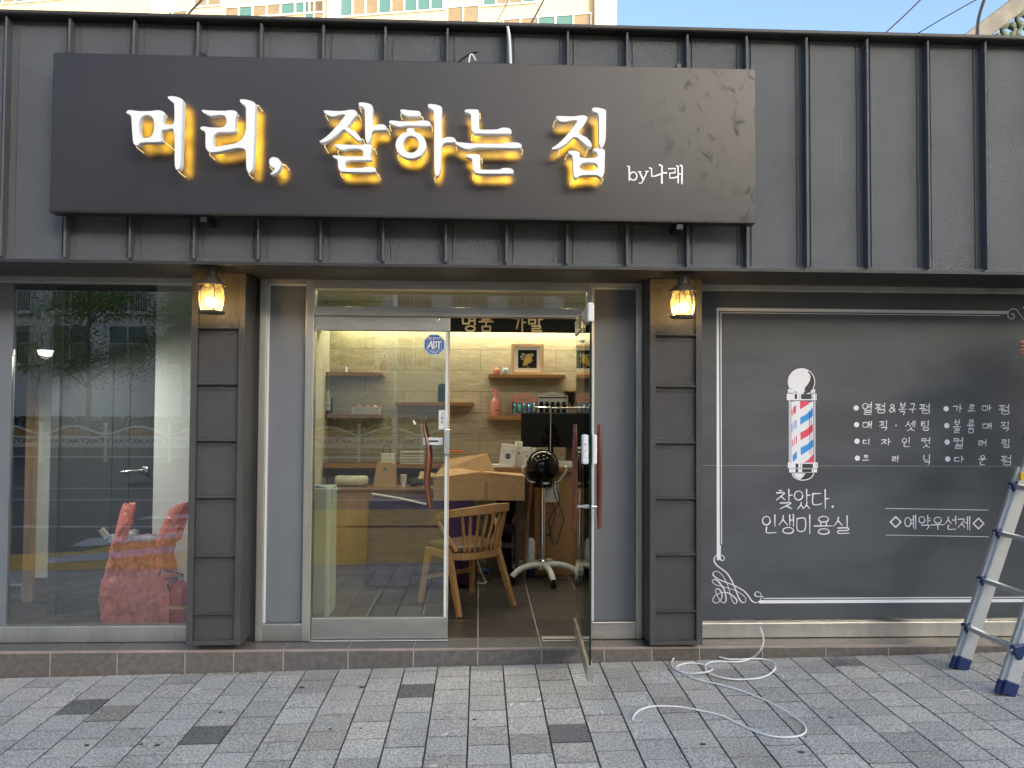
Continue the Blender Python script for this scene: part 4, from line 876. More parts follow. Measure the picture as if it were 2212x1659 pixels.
for ch, x, y, w, h in (('찾',285,145,145,170),('았',440,145,145,170),('다',600,145,150,165),('인',158,362,135,160),('생',305,362,140,168),('미',460,365,140,165),('용',625,372,160,160),('실',785,368,140,155)): hangul(mb, ch, zG, x, y, w, h, YC, kg)
p = P(*zG(705, 210), YC); mb.sheet([(p.x+.008*math.cos(t), p.z+.008*math.sin(t)) for t in (0, 1, 2, 3, 4, 5)], YC); mb.build('slogan_lettering', M['chalk'], BRD); mb = MB()
for ch, x, y, w, h in (('예',1382,345,105,122),('약',1505,348,105,122),('우',1620,355,115,112),('선',1735,352,105,118),('제',1850,355,110,118)): hangul(mb, ch, zG, x, y, w, h, YC, kg*.92)
for cx, cy in ((1253, 343), (1975, 357)):
    q = [wp(*zG(cx+a*46, cy+b*46)) for a, b in ((0, -1), (1, 0), (0, 1), (-1, 0), (0, -1))]
    for a, b in zip(q[:-1], q[1:]): ribbon(mb, [a, b], .009, YC)
for (x0, y0, x1, y1) in ((1165, 225, 2060, 240), (1170, 457, 2065, 472)): ribbon(mb, [wp(*zG(x0, y0)), wp(*zG(x1, y1))], .0035, YC)
mb.build('notice_lettering', M['chalk'], BRD)
# ------------------------------------------------------------------ salon interior (parts of the building)
YW = 2.5; XI0, XI1 = -1.46, 1.75; ZC = 2.46
mb = MB(); mb.box(XI0-.05, XI1+.05, YW, YW+.1, 0, ZC); mb.build('back_wall', M['stone'], SHOP)
M['plaster'] = mat('plaster', (.55, .53, .48), .8, 0, (5, .05))
mb = MB(); mb.box(XI0-.06, XI0, .05, YW, 0, ZC); mb.box(XI1, XI1+.06, .05, YW, 0, ZC); mb.build('side_wall', M['plaster'], SHOP)
mb = MB(); mb.box(XL, XR, .05, 8.0, ZC, ZC+.08); mb.build('ceiling', M['plaster'], SHOP)
mb = MB(); mb.box(XL, XR, .0195, 8.0, -.4, -.006); mb.build('floor_slab', M['tile_joint'], SHOP)
mb = MB(); tint = []
xs = [X(u, 1391, YL) for u in (752, 893, 1032, 1170)]; pitch = (xs[-1]-xs[0])/3
for i in range(-9, 11):
    for j in range(0, 8):
        x = xs[2]+i*pitch; y = .02 + j*.42; n0 = len(mb.f)
        mb.box(x+.0032, x+pitch-.0032, y+.0032, y+.4168, -.01, -.0045); t = RD.uniform(.85, 1.15); tint += [(t, t, t)]*(len(mb.f)-n0)
M['floor'] = mat('floor_tile_dark', (.08, .07, .066), .28, 0, (9, .35, (.6, 1, 1)), (30, .06), tint=True)
mb.build('floor_tile', M['floor'], SHOP, tint=tint)
# dropped name board and cove strip light behind it
yb = 2.12; zb0 = (Z(*zz1(300, 495), yb)+Z(*zz1(1750, 508), yb))/2
NB = thing('name_board', (0, yb, zb0), 'black hanging board with gold Hangul letters above the salon back wall', 'sign')
mb = MB(); mb.box(XI0+.02, XI1-.02, yb, yb+.02, zb0, 2.36); mb.build('board', M['black_matte'], NB); mb = MB(); mb.box(XI0+.001, XI1-.001, yb-.004, YW, 2.361, ZC-.001); mb.build('bulkhead', M['plaster'], SHOP)
mb = MB()
for ch, x in (('명', 466), ('품', 677), ('가', 1080), ('발', 1288)): hangul(mb, ch, zz1, x, 385, 175, 210, yb-.002, .0155, taper=False, smooth=False)
mb.build('lettering', M['gold'], NB)
CV = thing('cove_light', (0, 2.4, 2.4), 'warm strip light hidden behind the black hanging board', 'light')
mb = MB(); mb.box(XI0+.1, XI1-.1, 2.36, 2.40, 2.30, 2.325); mb.build('diffuser', mat('led_strip', (1, .9, .7), .5, emit=((1, .9, .62), 10)), CV)
def area_light(par, loc, size, energy, col, rot=(0, 0, 0)):
    l = bpy.data.lights.new('lamp_light', 'AREA'); l.shape = 'DISK'; l.size = size; l.energy = energy; l.color = col
    o = bpy.data.objects.new('lamp_light', l); COL.objects.link(o); o.parent = par; o.location = loc; o.rotation_euler = rot
M['downlight'] = mat('downlight', (1, .95, .85), .5, emit=((1, .88, .66), 7))
for i, (x, y) in enumerate([(-.95, .55), (-.15, .55), (.65, .55), (-.95, 1.35), (-.15, 1.35), (.65, 1.35), (1.3, 1.0)]):
    t = thing('downlight', (x, y, ZC), 'small round recessed ceiling light in the salon', 'light', 'recessed ceiling lights')
    mb = MB(); mb.lathe([(.05, -.004), (.06, -.008), (.064, .0), (.05, .0)], (x, y, ZC), 20); mb.build('rim', M['steel_bright'], t)
    mb = MB(); mb.lathe([(.045, -.006), (.045, -.002)], (x, y, ZC), 20); mb.build('diffuser', M['downlight'], t)
    area_light(t, (0, 0, -.012), .09, .75, (1, .9, .74))
# ---- shelves
def shelf(zm, x0, y0, x1, y1, lab, yf=2.32, xcut=None):
    a = P(*zm(x0, y0), yf); b = P(*zm(x1, y1), yf); mb = MB(); mb.box(a.x, b.x if xcut is None else xcut, yf, YW-.001, b.z, a.z)
    o = mb.build('wall_shelf', M['wood_shelf'], None, bevel=.003); return tag(o, lab, 'shelf', 'floating wood shelves'), a.z, a.x, b.x
S1 = shelf(zz1, 703, 1020, 1665, 1074, 'floating wood shelf holding the framed golden owl picture')
S2 = shelf(zz1, 697, 1543, 1800, 1596, 'floating wood shelf holding the pink pump bottle, behind the monitor')
S3 = shelf(zz4, 1120, 1365, 2100, 1416, 'floating wood shelf crossing behind the glass door edge with a dark green box')
S4 = shelf(zz4, 120, 990, 970, 1045, 'highest floating shelf at the left, empty')
S5 = shelf(zz4, 120, 1515, 955, 1575, 'floating shelf at the left holding the candy basket')
a = P(*zz1(1675, 1225), 2.3); b = P(*zz1(1900, 1245), 2.3)
t = thing('bracket_shelf', (a.x, 2.3, b.z), 'short wood shelf on a black bracket at the far right', 'shelf')
mb = MB(); mb.box(a.x, b.x+.1, 2.3, YW-.001, b.z, a.z); mb.build('board', M['wood_shelf'], t)
mb = MB(); p = P(*zz1(1750, 1245), 2.32); mb.box(p.x-.012, p.x+.02, 2.32, YW-.002, p.z-.1, b.z-.001); mb.prism([(p.x-.012, p.z-.1), (p.x+.02, p.z-.1), (p.x+.004, p.z-.14)], 2.36, 2.4); mb.build('bracket', M['black_matte'], t)
# framed picture
yf = 2.40; a = P(*zz1(990, 642), yf); b = P(*zz1(1393, 1020), yf)
FR = thing('picture_frame', ((a.x+b.x)/2, yf, S1[1]), 'square pale wood frame with a golden owl on black paper', 'picture')
zb_ = S1[1]+.001; w_ = .028; mb = MB()
mb.box(a.x, a.x+w_, yf, yf+.03, zb_, a.z); mb.box(b.x-w_, b.x, yf, yf+.03, zb_, a.z); mb.box(a.x+w_, b.x-w_, yf+.001, yf+.029, a.z-w_, a.z); mb.box(a.x+w_, b.x-w_, yf+.001, yf+.029, zb_, zb_+w_)
mb.build('frame', mat('pale_wood', (.62, .42, .24), .5, 0, (14, .12, (1, 1, .2))), FR, bevel=.002)
mb = MB(); mb.box(a.x+w_, b.x-w_, yf+.018, yf+.022, zb_+w_, a.z-w_); mb.build('mount', M['paper'], FR)
p = P(*zz1(1075, 718), yf); q = P(*zz1(1308, 945), yf); mb = MB(); mb.box(p.x, q.x, yf+.0165, yf+.019, q.z, p.z); mb.build('print', M['black_matte'], FR)
def zpl(pts, y): return [(lambda p: (p.x, p.z))(P(*zz1(a_, b_), y)) for a_, b_ in pts]
mb = MB(); mb.sheet(zpl(chaikin([(1165, 770), (1185, 775), (1205, 768), (1222, 762), (1228, 790), (1245, 815), (1248, 845), (1232, 870), (1200, 885), (1170, 905), (1140, 922), (1132, 915), (1140, 870), (1150, 830), (1165, 805)], 1), yf+.016), yf+.0158)
for pts in ([(1160, 905), (1195, 895), (1230, 880), (1262, 850)], [(1180, 900), (1195, 925), (1222, 937)], [(1170, 905), (1190, 938)]): ribbon(mb, zpl(pts, yf+.016), .0035, yf+.0155)
mb.build('owl', mat('gold_leaf', (.5, .36, .09), .45, .3), FR)
mb = MB()
for x, y in ((1110, 800), (1122, 775), (1138, 765), (1150, 775), (1115, 815), (1130, 800), (1145, 795), (1122, 838), (1140, 825), (1235, 775), (1250, 768), (1262, 778), (1240, 795), (1256, 795)):
    c = P(*zz1(x, y), yf+.016); mb.sheet([(c.x+.0055*math.cos(t), c.z+.0055*math.sin(t)) for t in range(6)], yf+.0157)
mb.build('blossom', M['paper'], FR)
# rabbit pots
def rabbit(x, col, lab):
    c = P(*zz1(x, 980), 2.40); e = P(*zz1(x+48, 980), 2.40); r = e.x-c.x; zb = S1[1]+.001
    t = thing('rabbit_pot', (c.x, 2.40, zb), lab, 'figurine', 'rabbit shaped pots on the top shelf'); m = mat('pot_paint', col, .35)
    mb = MB(); mb.lathe([(r*.5, 0), (r*.95, r*.2), (r*1.0, r*.8), (r*.9, r*1.25), (r*.55, r*1.6), (r*.1, r*1.68)], (c.x, 2.40, zb), 20); mb.build('body', m, t, smooth=True)
    mb = MB()
    for s in (-1, 1): mb.tube([(c.x+s*r*.5, 2.40, zb+r*1.4), (c.x+s*r*.62, 2.40, zb+r*1.9), (c.x+s*r*.6, 2.40, zb+r*2.2)], [r*.2, r*.18, r*.08], 8)
    mb.build('ears', m, t, smooth=True)
    mb = MB()
    for s in (-1, 1): mb.ball((c.x+s*r*.35, 2.40-r*.95, zb+r*1.0), r*.1, 8)
    mb.ball((c.x, 2.40-r*.98, zb+r*.86), r*.08, 8); mb.build('face', M['black_matte'], t)
rabbit(812, (.55, .2, .16), 'pink rabbit shaped pot beside the picture frame'); rabbit(916, (.3, .42, .46), 'pale blue rabbit shaped pot beside the picture frame')
# pump bottle
c = P(*zz1(794, 1545), 2.38); zb = S2[1]+.001; k = (P(*zz1(855, 1545), 2.38).x-c.x)
t = thing('pump_bottle', (c.x, 2.38, zb), 'tall pink pump bottle on the lower right shelf', 'bottle')
H = Z(*zz1(794, 1200), 2.38)-zb
mb = MB(); mb.lathe([(k*.95, 0), (k, H*.02), (k, H*.5), (k*.92, H*.56), (k*.5, H*.64), (k*.4, H*.68), (k*.4, H*.8)], (c.x, 2.38, zb), 28); mb.build('bottle', M['pinkp'], t, smooth=True)
mb = MB(); mb.lathe([(k*.42, H*.8), (k*.42, H*.93), (k*.2, H*.94), (k*.18, H)], (c.x, 2.38, zb), 20); mb.tube([(c.x, 2.38, zb+H*.97), (c.x-k*.7, 2.36, zb+H*.97), (c.x-k*.75, 2.36, zb+H*.93)], k*.13, 8); mb.build('pump', M['pinkp'], t, smooth=True)
mb = MB(); mb.box(c.x+k*.1, c.x+k*.72, 2.38-k*.99, 2.38-k*.75, zb+H*.19, zb+H*.21); mb.box(c.x+k*.1, c.x+k*.6, 2.38-k*.99, 2.38-k*.8, zb+H*.225, zb+H*.232); mb.build('print', M['black_matte'], t)
# boxed hair products
def display_box(x0, x1, yt, yb_, col, lab, fillm, dark_band, txt, par=None):
    y = 2.36; a = P(*zz1(x0, yt), y); b = P(*zz1(x1, yb_), y); zb = S2[1]+.001; t = thing('product_box', ((a.x+b.x)/2, y, zb), lab, 'box')
    m = mat('box_card', col, .5); W_ = b.x-a.x; H_ = a.z-zb; zs_ = zb+H_*.87
    arch = [(a.x, zs_)] + [(a.x+W_*i/12, zs_+H_*.13*math.sin(math.pi*min(max((i-1)/10, 0), 1))) for i in range(13)][::1] + [(b.x, zs_)]
    mb = MB(); mb.prism([(a.x, zb), (b.x, zb)] + [(x, z) for x, z in arch[::-1]], y+.05, y+.056)
    mb.box(a.x, b.x, y, y+.049, zb, zb+H_*.1); mb.box(a.x, a.x+.006, y, y+.049, zb+H_*.1, zb+H_*.8); mb.box(b.x-.006, b.x, y, y+.049, zb+H_*.1, zb+H_*.8); mb.build('card', m, t)
    mb = MB(); n = 5
    for i in range(n):
        cx = a.x+W_*(.12+.76*i/(n-1)*1.0); mb.lathe([(W_*.065, 0), (W_*.07, .01), (W_*.07, H_*.38), (W_*.05, H_*.43), (W_*.05, H_*.5)], (cx, y+.028, zb+H_*.1), 12)
    mb.build('tubes', fillm, t, smooth=True)
    mb = MB(); mb.box(a.x+.001, b.x-.001, y-.0012, y, zb+H_*.03, zb+H_*.06)
    if dark_band: mb.box(a.x+.001, b.x-.001, y+.048, y+.0498, zb+H_*.74, zb+H_*.79)
    vs, fs = text_mesh(txt, W_*.42, H_*.045, (a.x+b.x)/2, zb+H_*(.72 if not dark_band else .86), y+.0485); mb.add(vs, fs)
    mb.build('print', M['black_matte'], t)
hm, N, L, bs = new_mat('iridescent_foil', .15); bs.inputs['Metallic'].default_value = .9
tcx = nd(N, 'ShaderNodeTexCoord'); nz = nd(N, 'ShaderNodeTexNoise', i_Scale=22.0, i_Detail=1.0); L.new(tcx.outputs['Object'], nz.inputs[0])
rp = N.new('ShaderNodeValToRGB'); rp.color_ramp.elements[0].color = (.25, .12, .75, 1); rp.color_ramp.elements[0].position = .35; rp.color_ramp.elements[1].color = (.1, .3, .8, 1); rp.color_ramp.elements[1].position = .65
e = rp.color_ramp.elements.new(.45); e.color = (.1, .75, .5, 1); e = rp.color_ramp.elements.new(.55); e.color = (.3, .8, .7, 1)
L.new(nz.outputs[0], rp.inputs[0]); L.new(rp.outputs[0], bs.inputs['Base Color'])
display_box(985, 1320, 1255, 1545, (.6, .3, .25), 'pink arched display box of shiny rainbow tubes', hm, False, 'PLASMA OIL')
display_box(1325, 1690, 1240, 1545, (.55, .55, .56), 'grey arched display box with a dark band, right of the pink one', M['black_matte'], True, 'HAIR TREATMENT')
# green box, black bottle, basket
a = P(*zz4(1660, 1140), 2.38); b = P(*zz4(1760, 1362), 2.38)
t = thing('green_box', ((a.x+b.x)/2, 2.38, S3[1]), 'dark green upright box on the shelf behind the door edge', 'box'); cx = (a.x+b.x)/2; hw_ = (b.x-a.x)/2; H = a.z-S3[1]
mb = MB(); mb.box(a.x, b.x, 2.36, 2.46, S3[1]+.001, S3[1]+H*.9); mb.build('box_body', mat('dark_green', (.004, .03, .022), .3), t, bevel=.006)
mb = MB(); mb.prism([(a.x+.004, S3[1]+H*.9), (b.x-.004, S3[1]+H*.9), (b.x-.02, S3[1]+H), (a.x+.02, S3[1]+H)], 2.37, 2.45); mb.build('box_lid', mat('dark_green_lid', (.01, .045, .035), .3), t)
c = P(*zz4(282, 1515), 2.38); zb = S5[1]+.001; kx = P(*zz4(340, 1515), 2.38).x-c.x; H = Z(*zz4(282, 1225), 2.38)-zb
t = thing('dark_bottle', (c.x, 2.38, zb), 'dark flat bottle with white label and pale cap on the left shelf', 'bottle')
mb = MB(); mb.box(c.x-kx, c.x+kx, 2.35, 2.41, zb, zb+H*.68); mb.build('bottle', M['black_matte'], t, bevel=.012, seg=3)
mb = MB(); mb.lathe([(kx*.4, H*.68), (kx*.35, H*.9), (kx*.35, H*.9), (kx*.4, H)], (c.x, 2.38, zb), 14); mb.build('cap', M['cream_plastic'], t)
mb = MB(); mb.box(c.x-kx*.72, c.x+kx*.75, 2.3485, 2.3495, zb+H*.15, zb+H*.77); mb.build('label', M['paper'], t)
mb = MB(); mb.box(c.x-kx*.6, c.x-kx*.3, 2.3478, 2.3484, zb+H*.66, zb+H*.7); mb.box(c.x-kx*.6, c.x+kx*.1, 2.3478, 2.3484, zb+H*.58, zb+H*.6); mb.box(c.x-kx*.55, c.x+kx*.6, 2.3478, 2.3484, zb+H*.33, zb+H*.36); mb.build('print', M['black_matte'], t)
def basket(zm, x0, y0, x1, y1, y, zb, lab, fill=False, nx=16, nz=5, depth=.12):
    a = P(*zm(x0, y0), y); b = P(*zm(x1, y1), y); t = thing('basket', ((a.x+b.x)/2, y, zb), lab, 'basket'); H = a.z-zb; W_ = b.x-a.x
    mb = MB(); g = W_/nx; h = H/(nz+.6)
    mb.box(a.x-.006, b.x+.006, y-.004, y+depth, zb+H-h*.5, zb+H)
    for i in range(nx+1): mb.box(a.x+i*g-g*.22, a.x+i*g+g*.22, y, y+.003, zb, zb+H-h*.4)
    for j in range(nz+1): mb.box(a.x, b.x, y+.0004, y+.0026, zb+j*h, zb+j*h+h*.42)
    mb.box(a.x, a.x+.003, y+.003, y+depth, zb, zb+H-h*.5); mb.box(b.x-.003, b.x, y+.003, y+depth, zb, zb+H-h*.5); mb.box(a.x, b.x, y+depth-.003, y+depth, zb, zb+H-h*.5); mb.box(a.x, b.x, y+.003, y+depth, zb, zb+.003)
    mb.build('weave', M['cream_plastic'], t)
    mb = MB(); mb.box(a.x+.004, b.x-.004, y+.012, y+depth-.004, zb+.004, zb+H*.8); mb.build('filling', M['wood_shelf'], t)
    if fill:
        mb = MB()
        for i in range(130):
            p = Vector((RD.uniform(a.x+.006, b.x-.006), y+RD.uniform(.01, depth-.01), zb+H*RD.uniform(.8, 1.28))); d = Vector((RD.gauss(0, 1), RD.gauss(0, 1), RD.gauss(0, 1))).normalized()*.014; e = d.orthogonal().normalized()*.007
            mb.cur = 0 if RD.random() < .5 else 1; mb.add([p-d-e, p+d-e, p+d+e, p-d+e], [(0, 1, 2, 3)])
        mb.build('wrapped_candy', [mat('candy_red', (.55, .12, .1), .2), mat('clear_wrap', (.65, .62, .55), .12)], t, fixn=False)
basket(zz4, 590, 1432, 925, 1520, 2.34, S5[1]+.001, 'cream perforated basket heaped with red wrapped candy', True)
# ---- reception desk, low drawers, items on them
yd = 1.85; zt = .955
xd0 = X(1156, 1100, yd); xt0 = X(1062, 1000, yd)
t = thing('reception_desk', (xd0+.5, 2.1, 0), 'tall wooden reception desk behind the hood dryer', 'desk')
mb = MB(); mb.box(xt0, XI1-.01, yd-.02, YW-.01, zt-.042, zt); mb.build('top', M['wood_shelf'], t, bevel=.003)
mb = MB(); mb.box(xd0+.04, XI1-.02, yd+.01, yd+.03, .0, zt-.043); mb.build('front_panel', M['wood_desk'], t)
mb = MB(); mb.box(xd0, xd0+.039, yd, YW-.02, 0, zt-.043); mb.build('end_panel', M['wood_shelf'], t)
mb = MB(); mb.box(XI0+.02, xt0-.005, 2.2, YW-.005, zt-.04, zt-.002); mb.build('side_ledge', M['wood_shelf'], t)
yl = 1.92; zl_ = .765; xa_, xb_ = XI0+.03, X(1010, 1050, yl)
t = thing('low_cabinet', ((xa_+xb_)/2, yl, 0), 'low wooden drawer cabinet behind the closed door leaf', 'cabinet')
mb = MB(); mb.box(xa_, xb_, yl-.015, 2.19, zl_-.03, zl_); mb.build('top', M['wood_shelf'], t, bevel=.003)
mb = MB(); mb.box(xa_, xb_, yl+.02, 2.19, .0, zl_-.031); mb.build('carcass', M['wood_shelf'], t)
n = 3
for i in range(n):
    w_ = (xb_-xa_)/n; mb = MB(); mb.box(xa_+i*w_+.003, xa_+(i+1)*w_-.003, yl+.002, yl+.019, .08, zl_-.036); mb.build('door', M['wood_desk'], t, bevel=.002)
def px_box(zm, x0, y0, x1, y1, y, d, zb=None):
    a = P(*zm(x0, y0), y); b = P(*zm(x1, y1), y); return a.x, b.x, y, y+d, (b.z if zb is None else zb), a.z
M['plastic_wrap'] = mat('clear_plastic', (.6, .58, .5), .2, 0, (18, .3), (30, .8))
x0, x1, _, _, z0, z1 = px_box(zz5, 370, 705, 780, 810, 1.98, .1, zl_+.001); r = (z1-z0)/2
mb = MB(); mb.tube([(x0, 2.03, z0+r), (x0+.02, 2.03, z0+r), ((x0+x1)/2, 2.03, z0+r), (x1-.02, 2.03, z0+r), (x1, 2.03, z0+r)], [r*.8, r, r*.96, r, r*.7], 14)
tag(mb.build('wrapped_roll', M['plastic_wrap'], None, smooth=True), 'pale roll wrapped in clear plastic lying on the low cabinet', 'roll')
a = px_box(zz5, 850, 540, 1130, 815, 1.96, .16, zl_+.001)
t = thing('paper_bag', ((a[0]+a[1])/2, 2.0, a[4]), 'brown kraft paper bag with a small green mark', 'bag')
mb = MB(); x0, x1, y0, y1, z0, z1 = a; mb.add([(x0, y0, z0), (x1, y0, z0), (x1, y1, z0), (x0, y1, z0), (x0+.03, y0+.05, z1), (x1-.012, y0+.05, z1-.01), (x1-.012, y1-.06, z1), (x0+.03, y1-.06, z1-.008)], [(3, 2, 1, 0), (0, 1, 5, 4), (1, 2, 6, 5), (2, 3, 7, 6), (3, 0, 4, 7), (4, 5, 6, 7)]); mb.build('bag', M['cardboard'], t, bevel=.004)
cx, cz = (x0+x1)/2, z0+(z1-z0)*.72; mb = MB(); mb.sheet([(cx-.012, cz-.012), (cx+.016, cz-.012), (cx+.016, cz+.014), (cx-.012, cz+.014)], y0+.03); mb.build('mark', mat('green_mark', (.1, .3, .2), .6), t)
c = P(*zz5(1228, 820), 1.99); H = Z(*zz5(1228, 690), 1.99)-zl_; k = (P(*zz5(1270, 820), 1.99).x-c.x)
t = thing('paper_cup', (c.x, 1.99, zl_), 'white paper cup with pens on the low cabinet', 'cup')
mb = MB(); mb.lathe([(k*.72, .001), (k, H*.97), (k*1.06, H), (k*.9, H*.98), (k*.66, .01)], (c.x, 1.99, zl_), 20); mb.build('cup', M['paper'], t, smooth=True)
mb = MB(); mb.bar((c.x-.01, 1.99, zl_+.02), (c.x-.02, 1.99, zl_+H*1.25), .006, .006); mb.build('pen', M['red_paint'], t)
mb = MB(); p = P(*zz5(1375, 760), 1.99)
for i in range(9): mb.ball((p.x+RD.uniform(-.05, .05), 1.99+RD.uniform(-.02, .03), zl_+RD.uniform(.025, .07)), RD.uniform(.025, .04), 8, (1.2, 1, .8))
tag(mb.build('dark_pouch', mat('dark_cloth', (.02, .028, .025), .8, 0, (20, .3)), None, smooth=True), 'small crumpled dark green pouch next to the paper cup', 'pouch')
basket(zz5, 1195, 405, 1475, 495, 2.22, zt-.001, 'white perforated basket on the ledge behind the wavy handle', False, 14, 4)
a = px_box(zz5, 950, 430, 1110, 530, 2.22, .08, zt-.001); t = thing('gift_bag', ((a[0]+a[1])/2, 2.25, a[4]), 'small white paper carrier bag with a thin dark handle', 'bag')
mb = MB(); mb.box(*a); mb.build('bag', M['paper'], t, bevel=.003)
mb = MB(); cx = (a[0]+a[1])/2-.01; mb.tube(crom([(cx-.035, 2.24, a[5]), (cx-.03, 2.24, a[5]+.05), (cx, 2.24, a[5]+.075), (cx+.03, 2.24, a[5]+.05), (cx+.035, 2.24, a[5])], 5), .0025, 6); mb.build('bag_handle', M['cable_black'], t)
# monitor
ym = 2.0; a = P(*zz1(1113, 1500), ym); b = P(*zz2(1775, 352), ym) if 'zz2' in globals() else P(*zoomer(1700, 1650, 700)(1775, 352), ym)
zz2 = zoomer(1700, 1650, 700)
t = thing('monitor', ((a.x+b.x)/2, ym, zt), 'black computer monitor seen from behind on the desk', 'monitor')
mb = MB(); mb.box(a.x, b.x+.06, ym, ym+.03, b.z, a.z); mb.build('screen', M['black_matte'], t, bevel=.008)
cx = (a.x+b.x)/2+.03; mb = MB(); mb.lathe([(.06, 0), (.055, .012), (.001, .014)], (cx, ym-.001, (a.z+b.z)/2), 20, 'Y'); mb.box(cx-.08, cx+.08, ym-.012, ym, b.z+.03, b.z+.1); mb.build('rear_housing', M['black_gloss'], t, bevel=.003)
mb = MB(); mb.box(cx-.025, cx+.025, ym+.005, ym+.03, zt+.008, b.z+.02); mb.box(cx-.12, cx+.12, ym-.04, ym+.14, zt+.001, zt+.011); mb.build('stand', M['black_matte'], t, bevel=.003)
# product cartons on the desk
def carton(x0, y0, x1, y1, y, lab, band=None, tilt=0):
    a = P(*zz2(x0, y0), y); b = P(*zz2(x1, y1), y); t = thing('carton', ((a.x+b.x)/2, y, zt), lab, 'box', 'white product cartons on the desk', rot=(0, tilt, 0))
    W_ = (b.x-a.x)/2; H_ = a.z-zt-.001; mb = MB(); L_ = t.location
    mb.add([(L_.x+sx*W_, y+sy, zt+.001+sz*H_) for sz in (0, 1) for sx, sy in ((-1, 0), (1, 0), (1, .06), (-1, .06))], [(3, 2, 1, 0), (4, 5, 6, 7), (0, 1, 5, 4), (1, 2, 6, 5), (2, 3, 7, 6), (3, 0, 4, 7)]); mb.build('carton_body', M['paper'], t, bevel=.001)
    mb = MB()
    if band: 
        mb.lathe([(W_*.36, 0), (W_*.36, .001)], (L_.x, y-.0015, zt+H_*.48), 20, 'Y'); mb.build('round_print', mat('navy_print', (.02, .03, .09), .5), t)
        mb = MB(); vs, fs = text_mesh('2+1', W_*.5, W_*.22, L_.x, zt+H_*.48, y-.003); mb.add(vs, fs); mb.build('lettering', M['white'], t)
        mb = MB(); [mb.box(L_.x+W_*s-.014, L_.x+W_*s+.014, y-.001, y, zt+H_*.72, zt+H_*.74) for s in (-.6, .6)]
    else: mb.box(L_.x-.008, L_.x+.008, y-.001, y, zt+H_*.5, zt+H_*.58); mb.box(L_.x-W_*.7, L_.x+W_*.7, y-.001, y, zt+H_*.74, zt+H_*.76)
    mb.build('print', mat('grey_print', (.18, .18, .2), .6), t)
carton(842, 315, 1030, 490, 1.9, 'tilted white carton with a round dark 2+1 print', True, math.radians(6))
carton(1042, 282, 1128, 500, 1.96, 'tallest narrow white carton beside the tilted one')
carton(1132, 350, 1236, 503, 1.94, 'white carton next to the black dryer hood')
carton(1246, 360, 1300, 503, 1.96, 'white carton half hidden behind the dryer hood')
mb = MB(); a = P(*zz2(705, 470), 1.9); b = P(*zz2(1000, 500), 1.9)
for i in range(4): mb.box(a.x+i*.008, b.x-.02*i-.01, 1.87+i*.006, 1.99, zt+.001+i*.005, zt+.005+i*.005)
tag(mb.build('paper_stack', M['paper'], None), 'loose white papers and cards stacked flat on the desk edge', 'papers')
mb = MB(); a = P(*zz2(1500, 440), 1.88); b = P(*zz2(1760, 535), 1.88); mb.box(a.x, b.x, 1.87, 2.0, zt+.001, zt+.05)
tag(mb.build('marble_box', mat('marble', (.62, .62, .6), .25, 0, (6, .2)), None, bevel=.003), 'long white marbled box on the desk under the monitor', 'box')
mb = MB(); a = P(*zz2(1675, 290), 2.1); b = P(*zz2(1800, 430), 2.1); mb.box(a.x, b.x+.05, 2.1, 2.2, zt+.001, a.z); tag(mb.build('brown_box', M['leather'], None, bevel=.004), 'dark brown box right of the monitor', 'box')
# ---- hood dryer on a rolling stand
hc = Vector((X(1172, 1200, 1.65), 1.65, 0)); kk = 6.65/1661
DR = thing('hood_dryer', hc, 'glossy black hair hood dryer on a chrome pole with pale wheeled base', 'hair dryer')
zd = Z(1172, 1007, 1.65); xd = X(*zz2(1380, 590), 1.65)
mb = MB(); R0 = .145; prof = [(.001, R0), (R0*.4, R0*.92), (R0*.75, R0*.68), (R0*.97, R0*.25), (R0, -.01), (R0*.97, -R0*.3), (R0*.82, -R0*.62), (R0*.6, -R0*.8), (R0*.58, -R0*1.22), (R0*.3, -R0*1.24)]
mb.lathe(prof, (xd, 1.65, zd), 40); mb.build('hood', M['black_gloss'], DR, smooth=True)
mb = MB(); p = P(*zz2(1380, 690), 1.65-.1); mb.box(xd-.002, xd+.03, 1.65-.0905, 1.65-.085, zd-R0*1.02, zd-R0*.9); mb.box(xd+.035, xd+.05, 1.65-.0905, 1.65-.082, zd-R0*1.0, zd-R0*.9); mb.build('rating_label', M['white_plastic'], DR)
def zt2(pts, y): return [P(*zz2(a, b), y) for a, b in pts]
for pts in ([(1135, 600), (1122, 610), (1145, 680), (1190, 760), (1240, 785), (1290, 785)], [(1655, 600), (1678, 605), (1660, 660), (1610, 735), (1580, 775), (1520, 790)]):
    q = zt2(pts, 1.6); mb = MB(); mb.tube(crom(q + [p + Vector((0, .07, 0)) for p in q[::-1][:1]], 5), .006, 8); q2 = [p+Vector((.012, .04, .0)) for p in q]; mb.tube(crom(q2, 5), .008, 8); mb.build('grip_bar', M['alu'], DR, smooth=True)
zh = .155
mb = MB(); mb.tube([(hc.x, 1.65, zh), (hc.x, 1.65, zd-R0*1.1)], .023, 16); mb.lathe([(.04, zd-R0*1.3), (.045, zd-R0*1.24), (.04, zd-R0*1.2)], (hc.x, 1.65, 0), 20); mb.build('pole', M['chrome'], DR, smooth=True)
q = zt2([(1475, 470), (1475, 430), (1478, 0)], 1.65); tp = P(*zz1(1482, 1440), 1.65)
mb = MB(); mb.tube([q[0], q[1], tp], .0042, 8); mb.lathe([(.012, 0), (.016, .01), (.012, .02), (.016, .03), (.01, .045)], (q[0].x, 1.65, q[0].z-.01), 12); mb.build('rod', M['chrome'], DR, smooth=True)
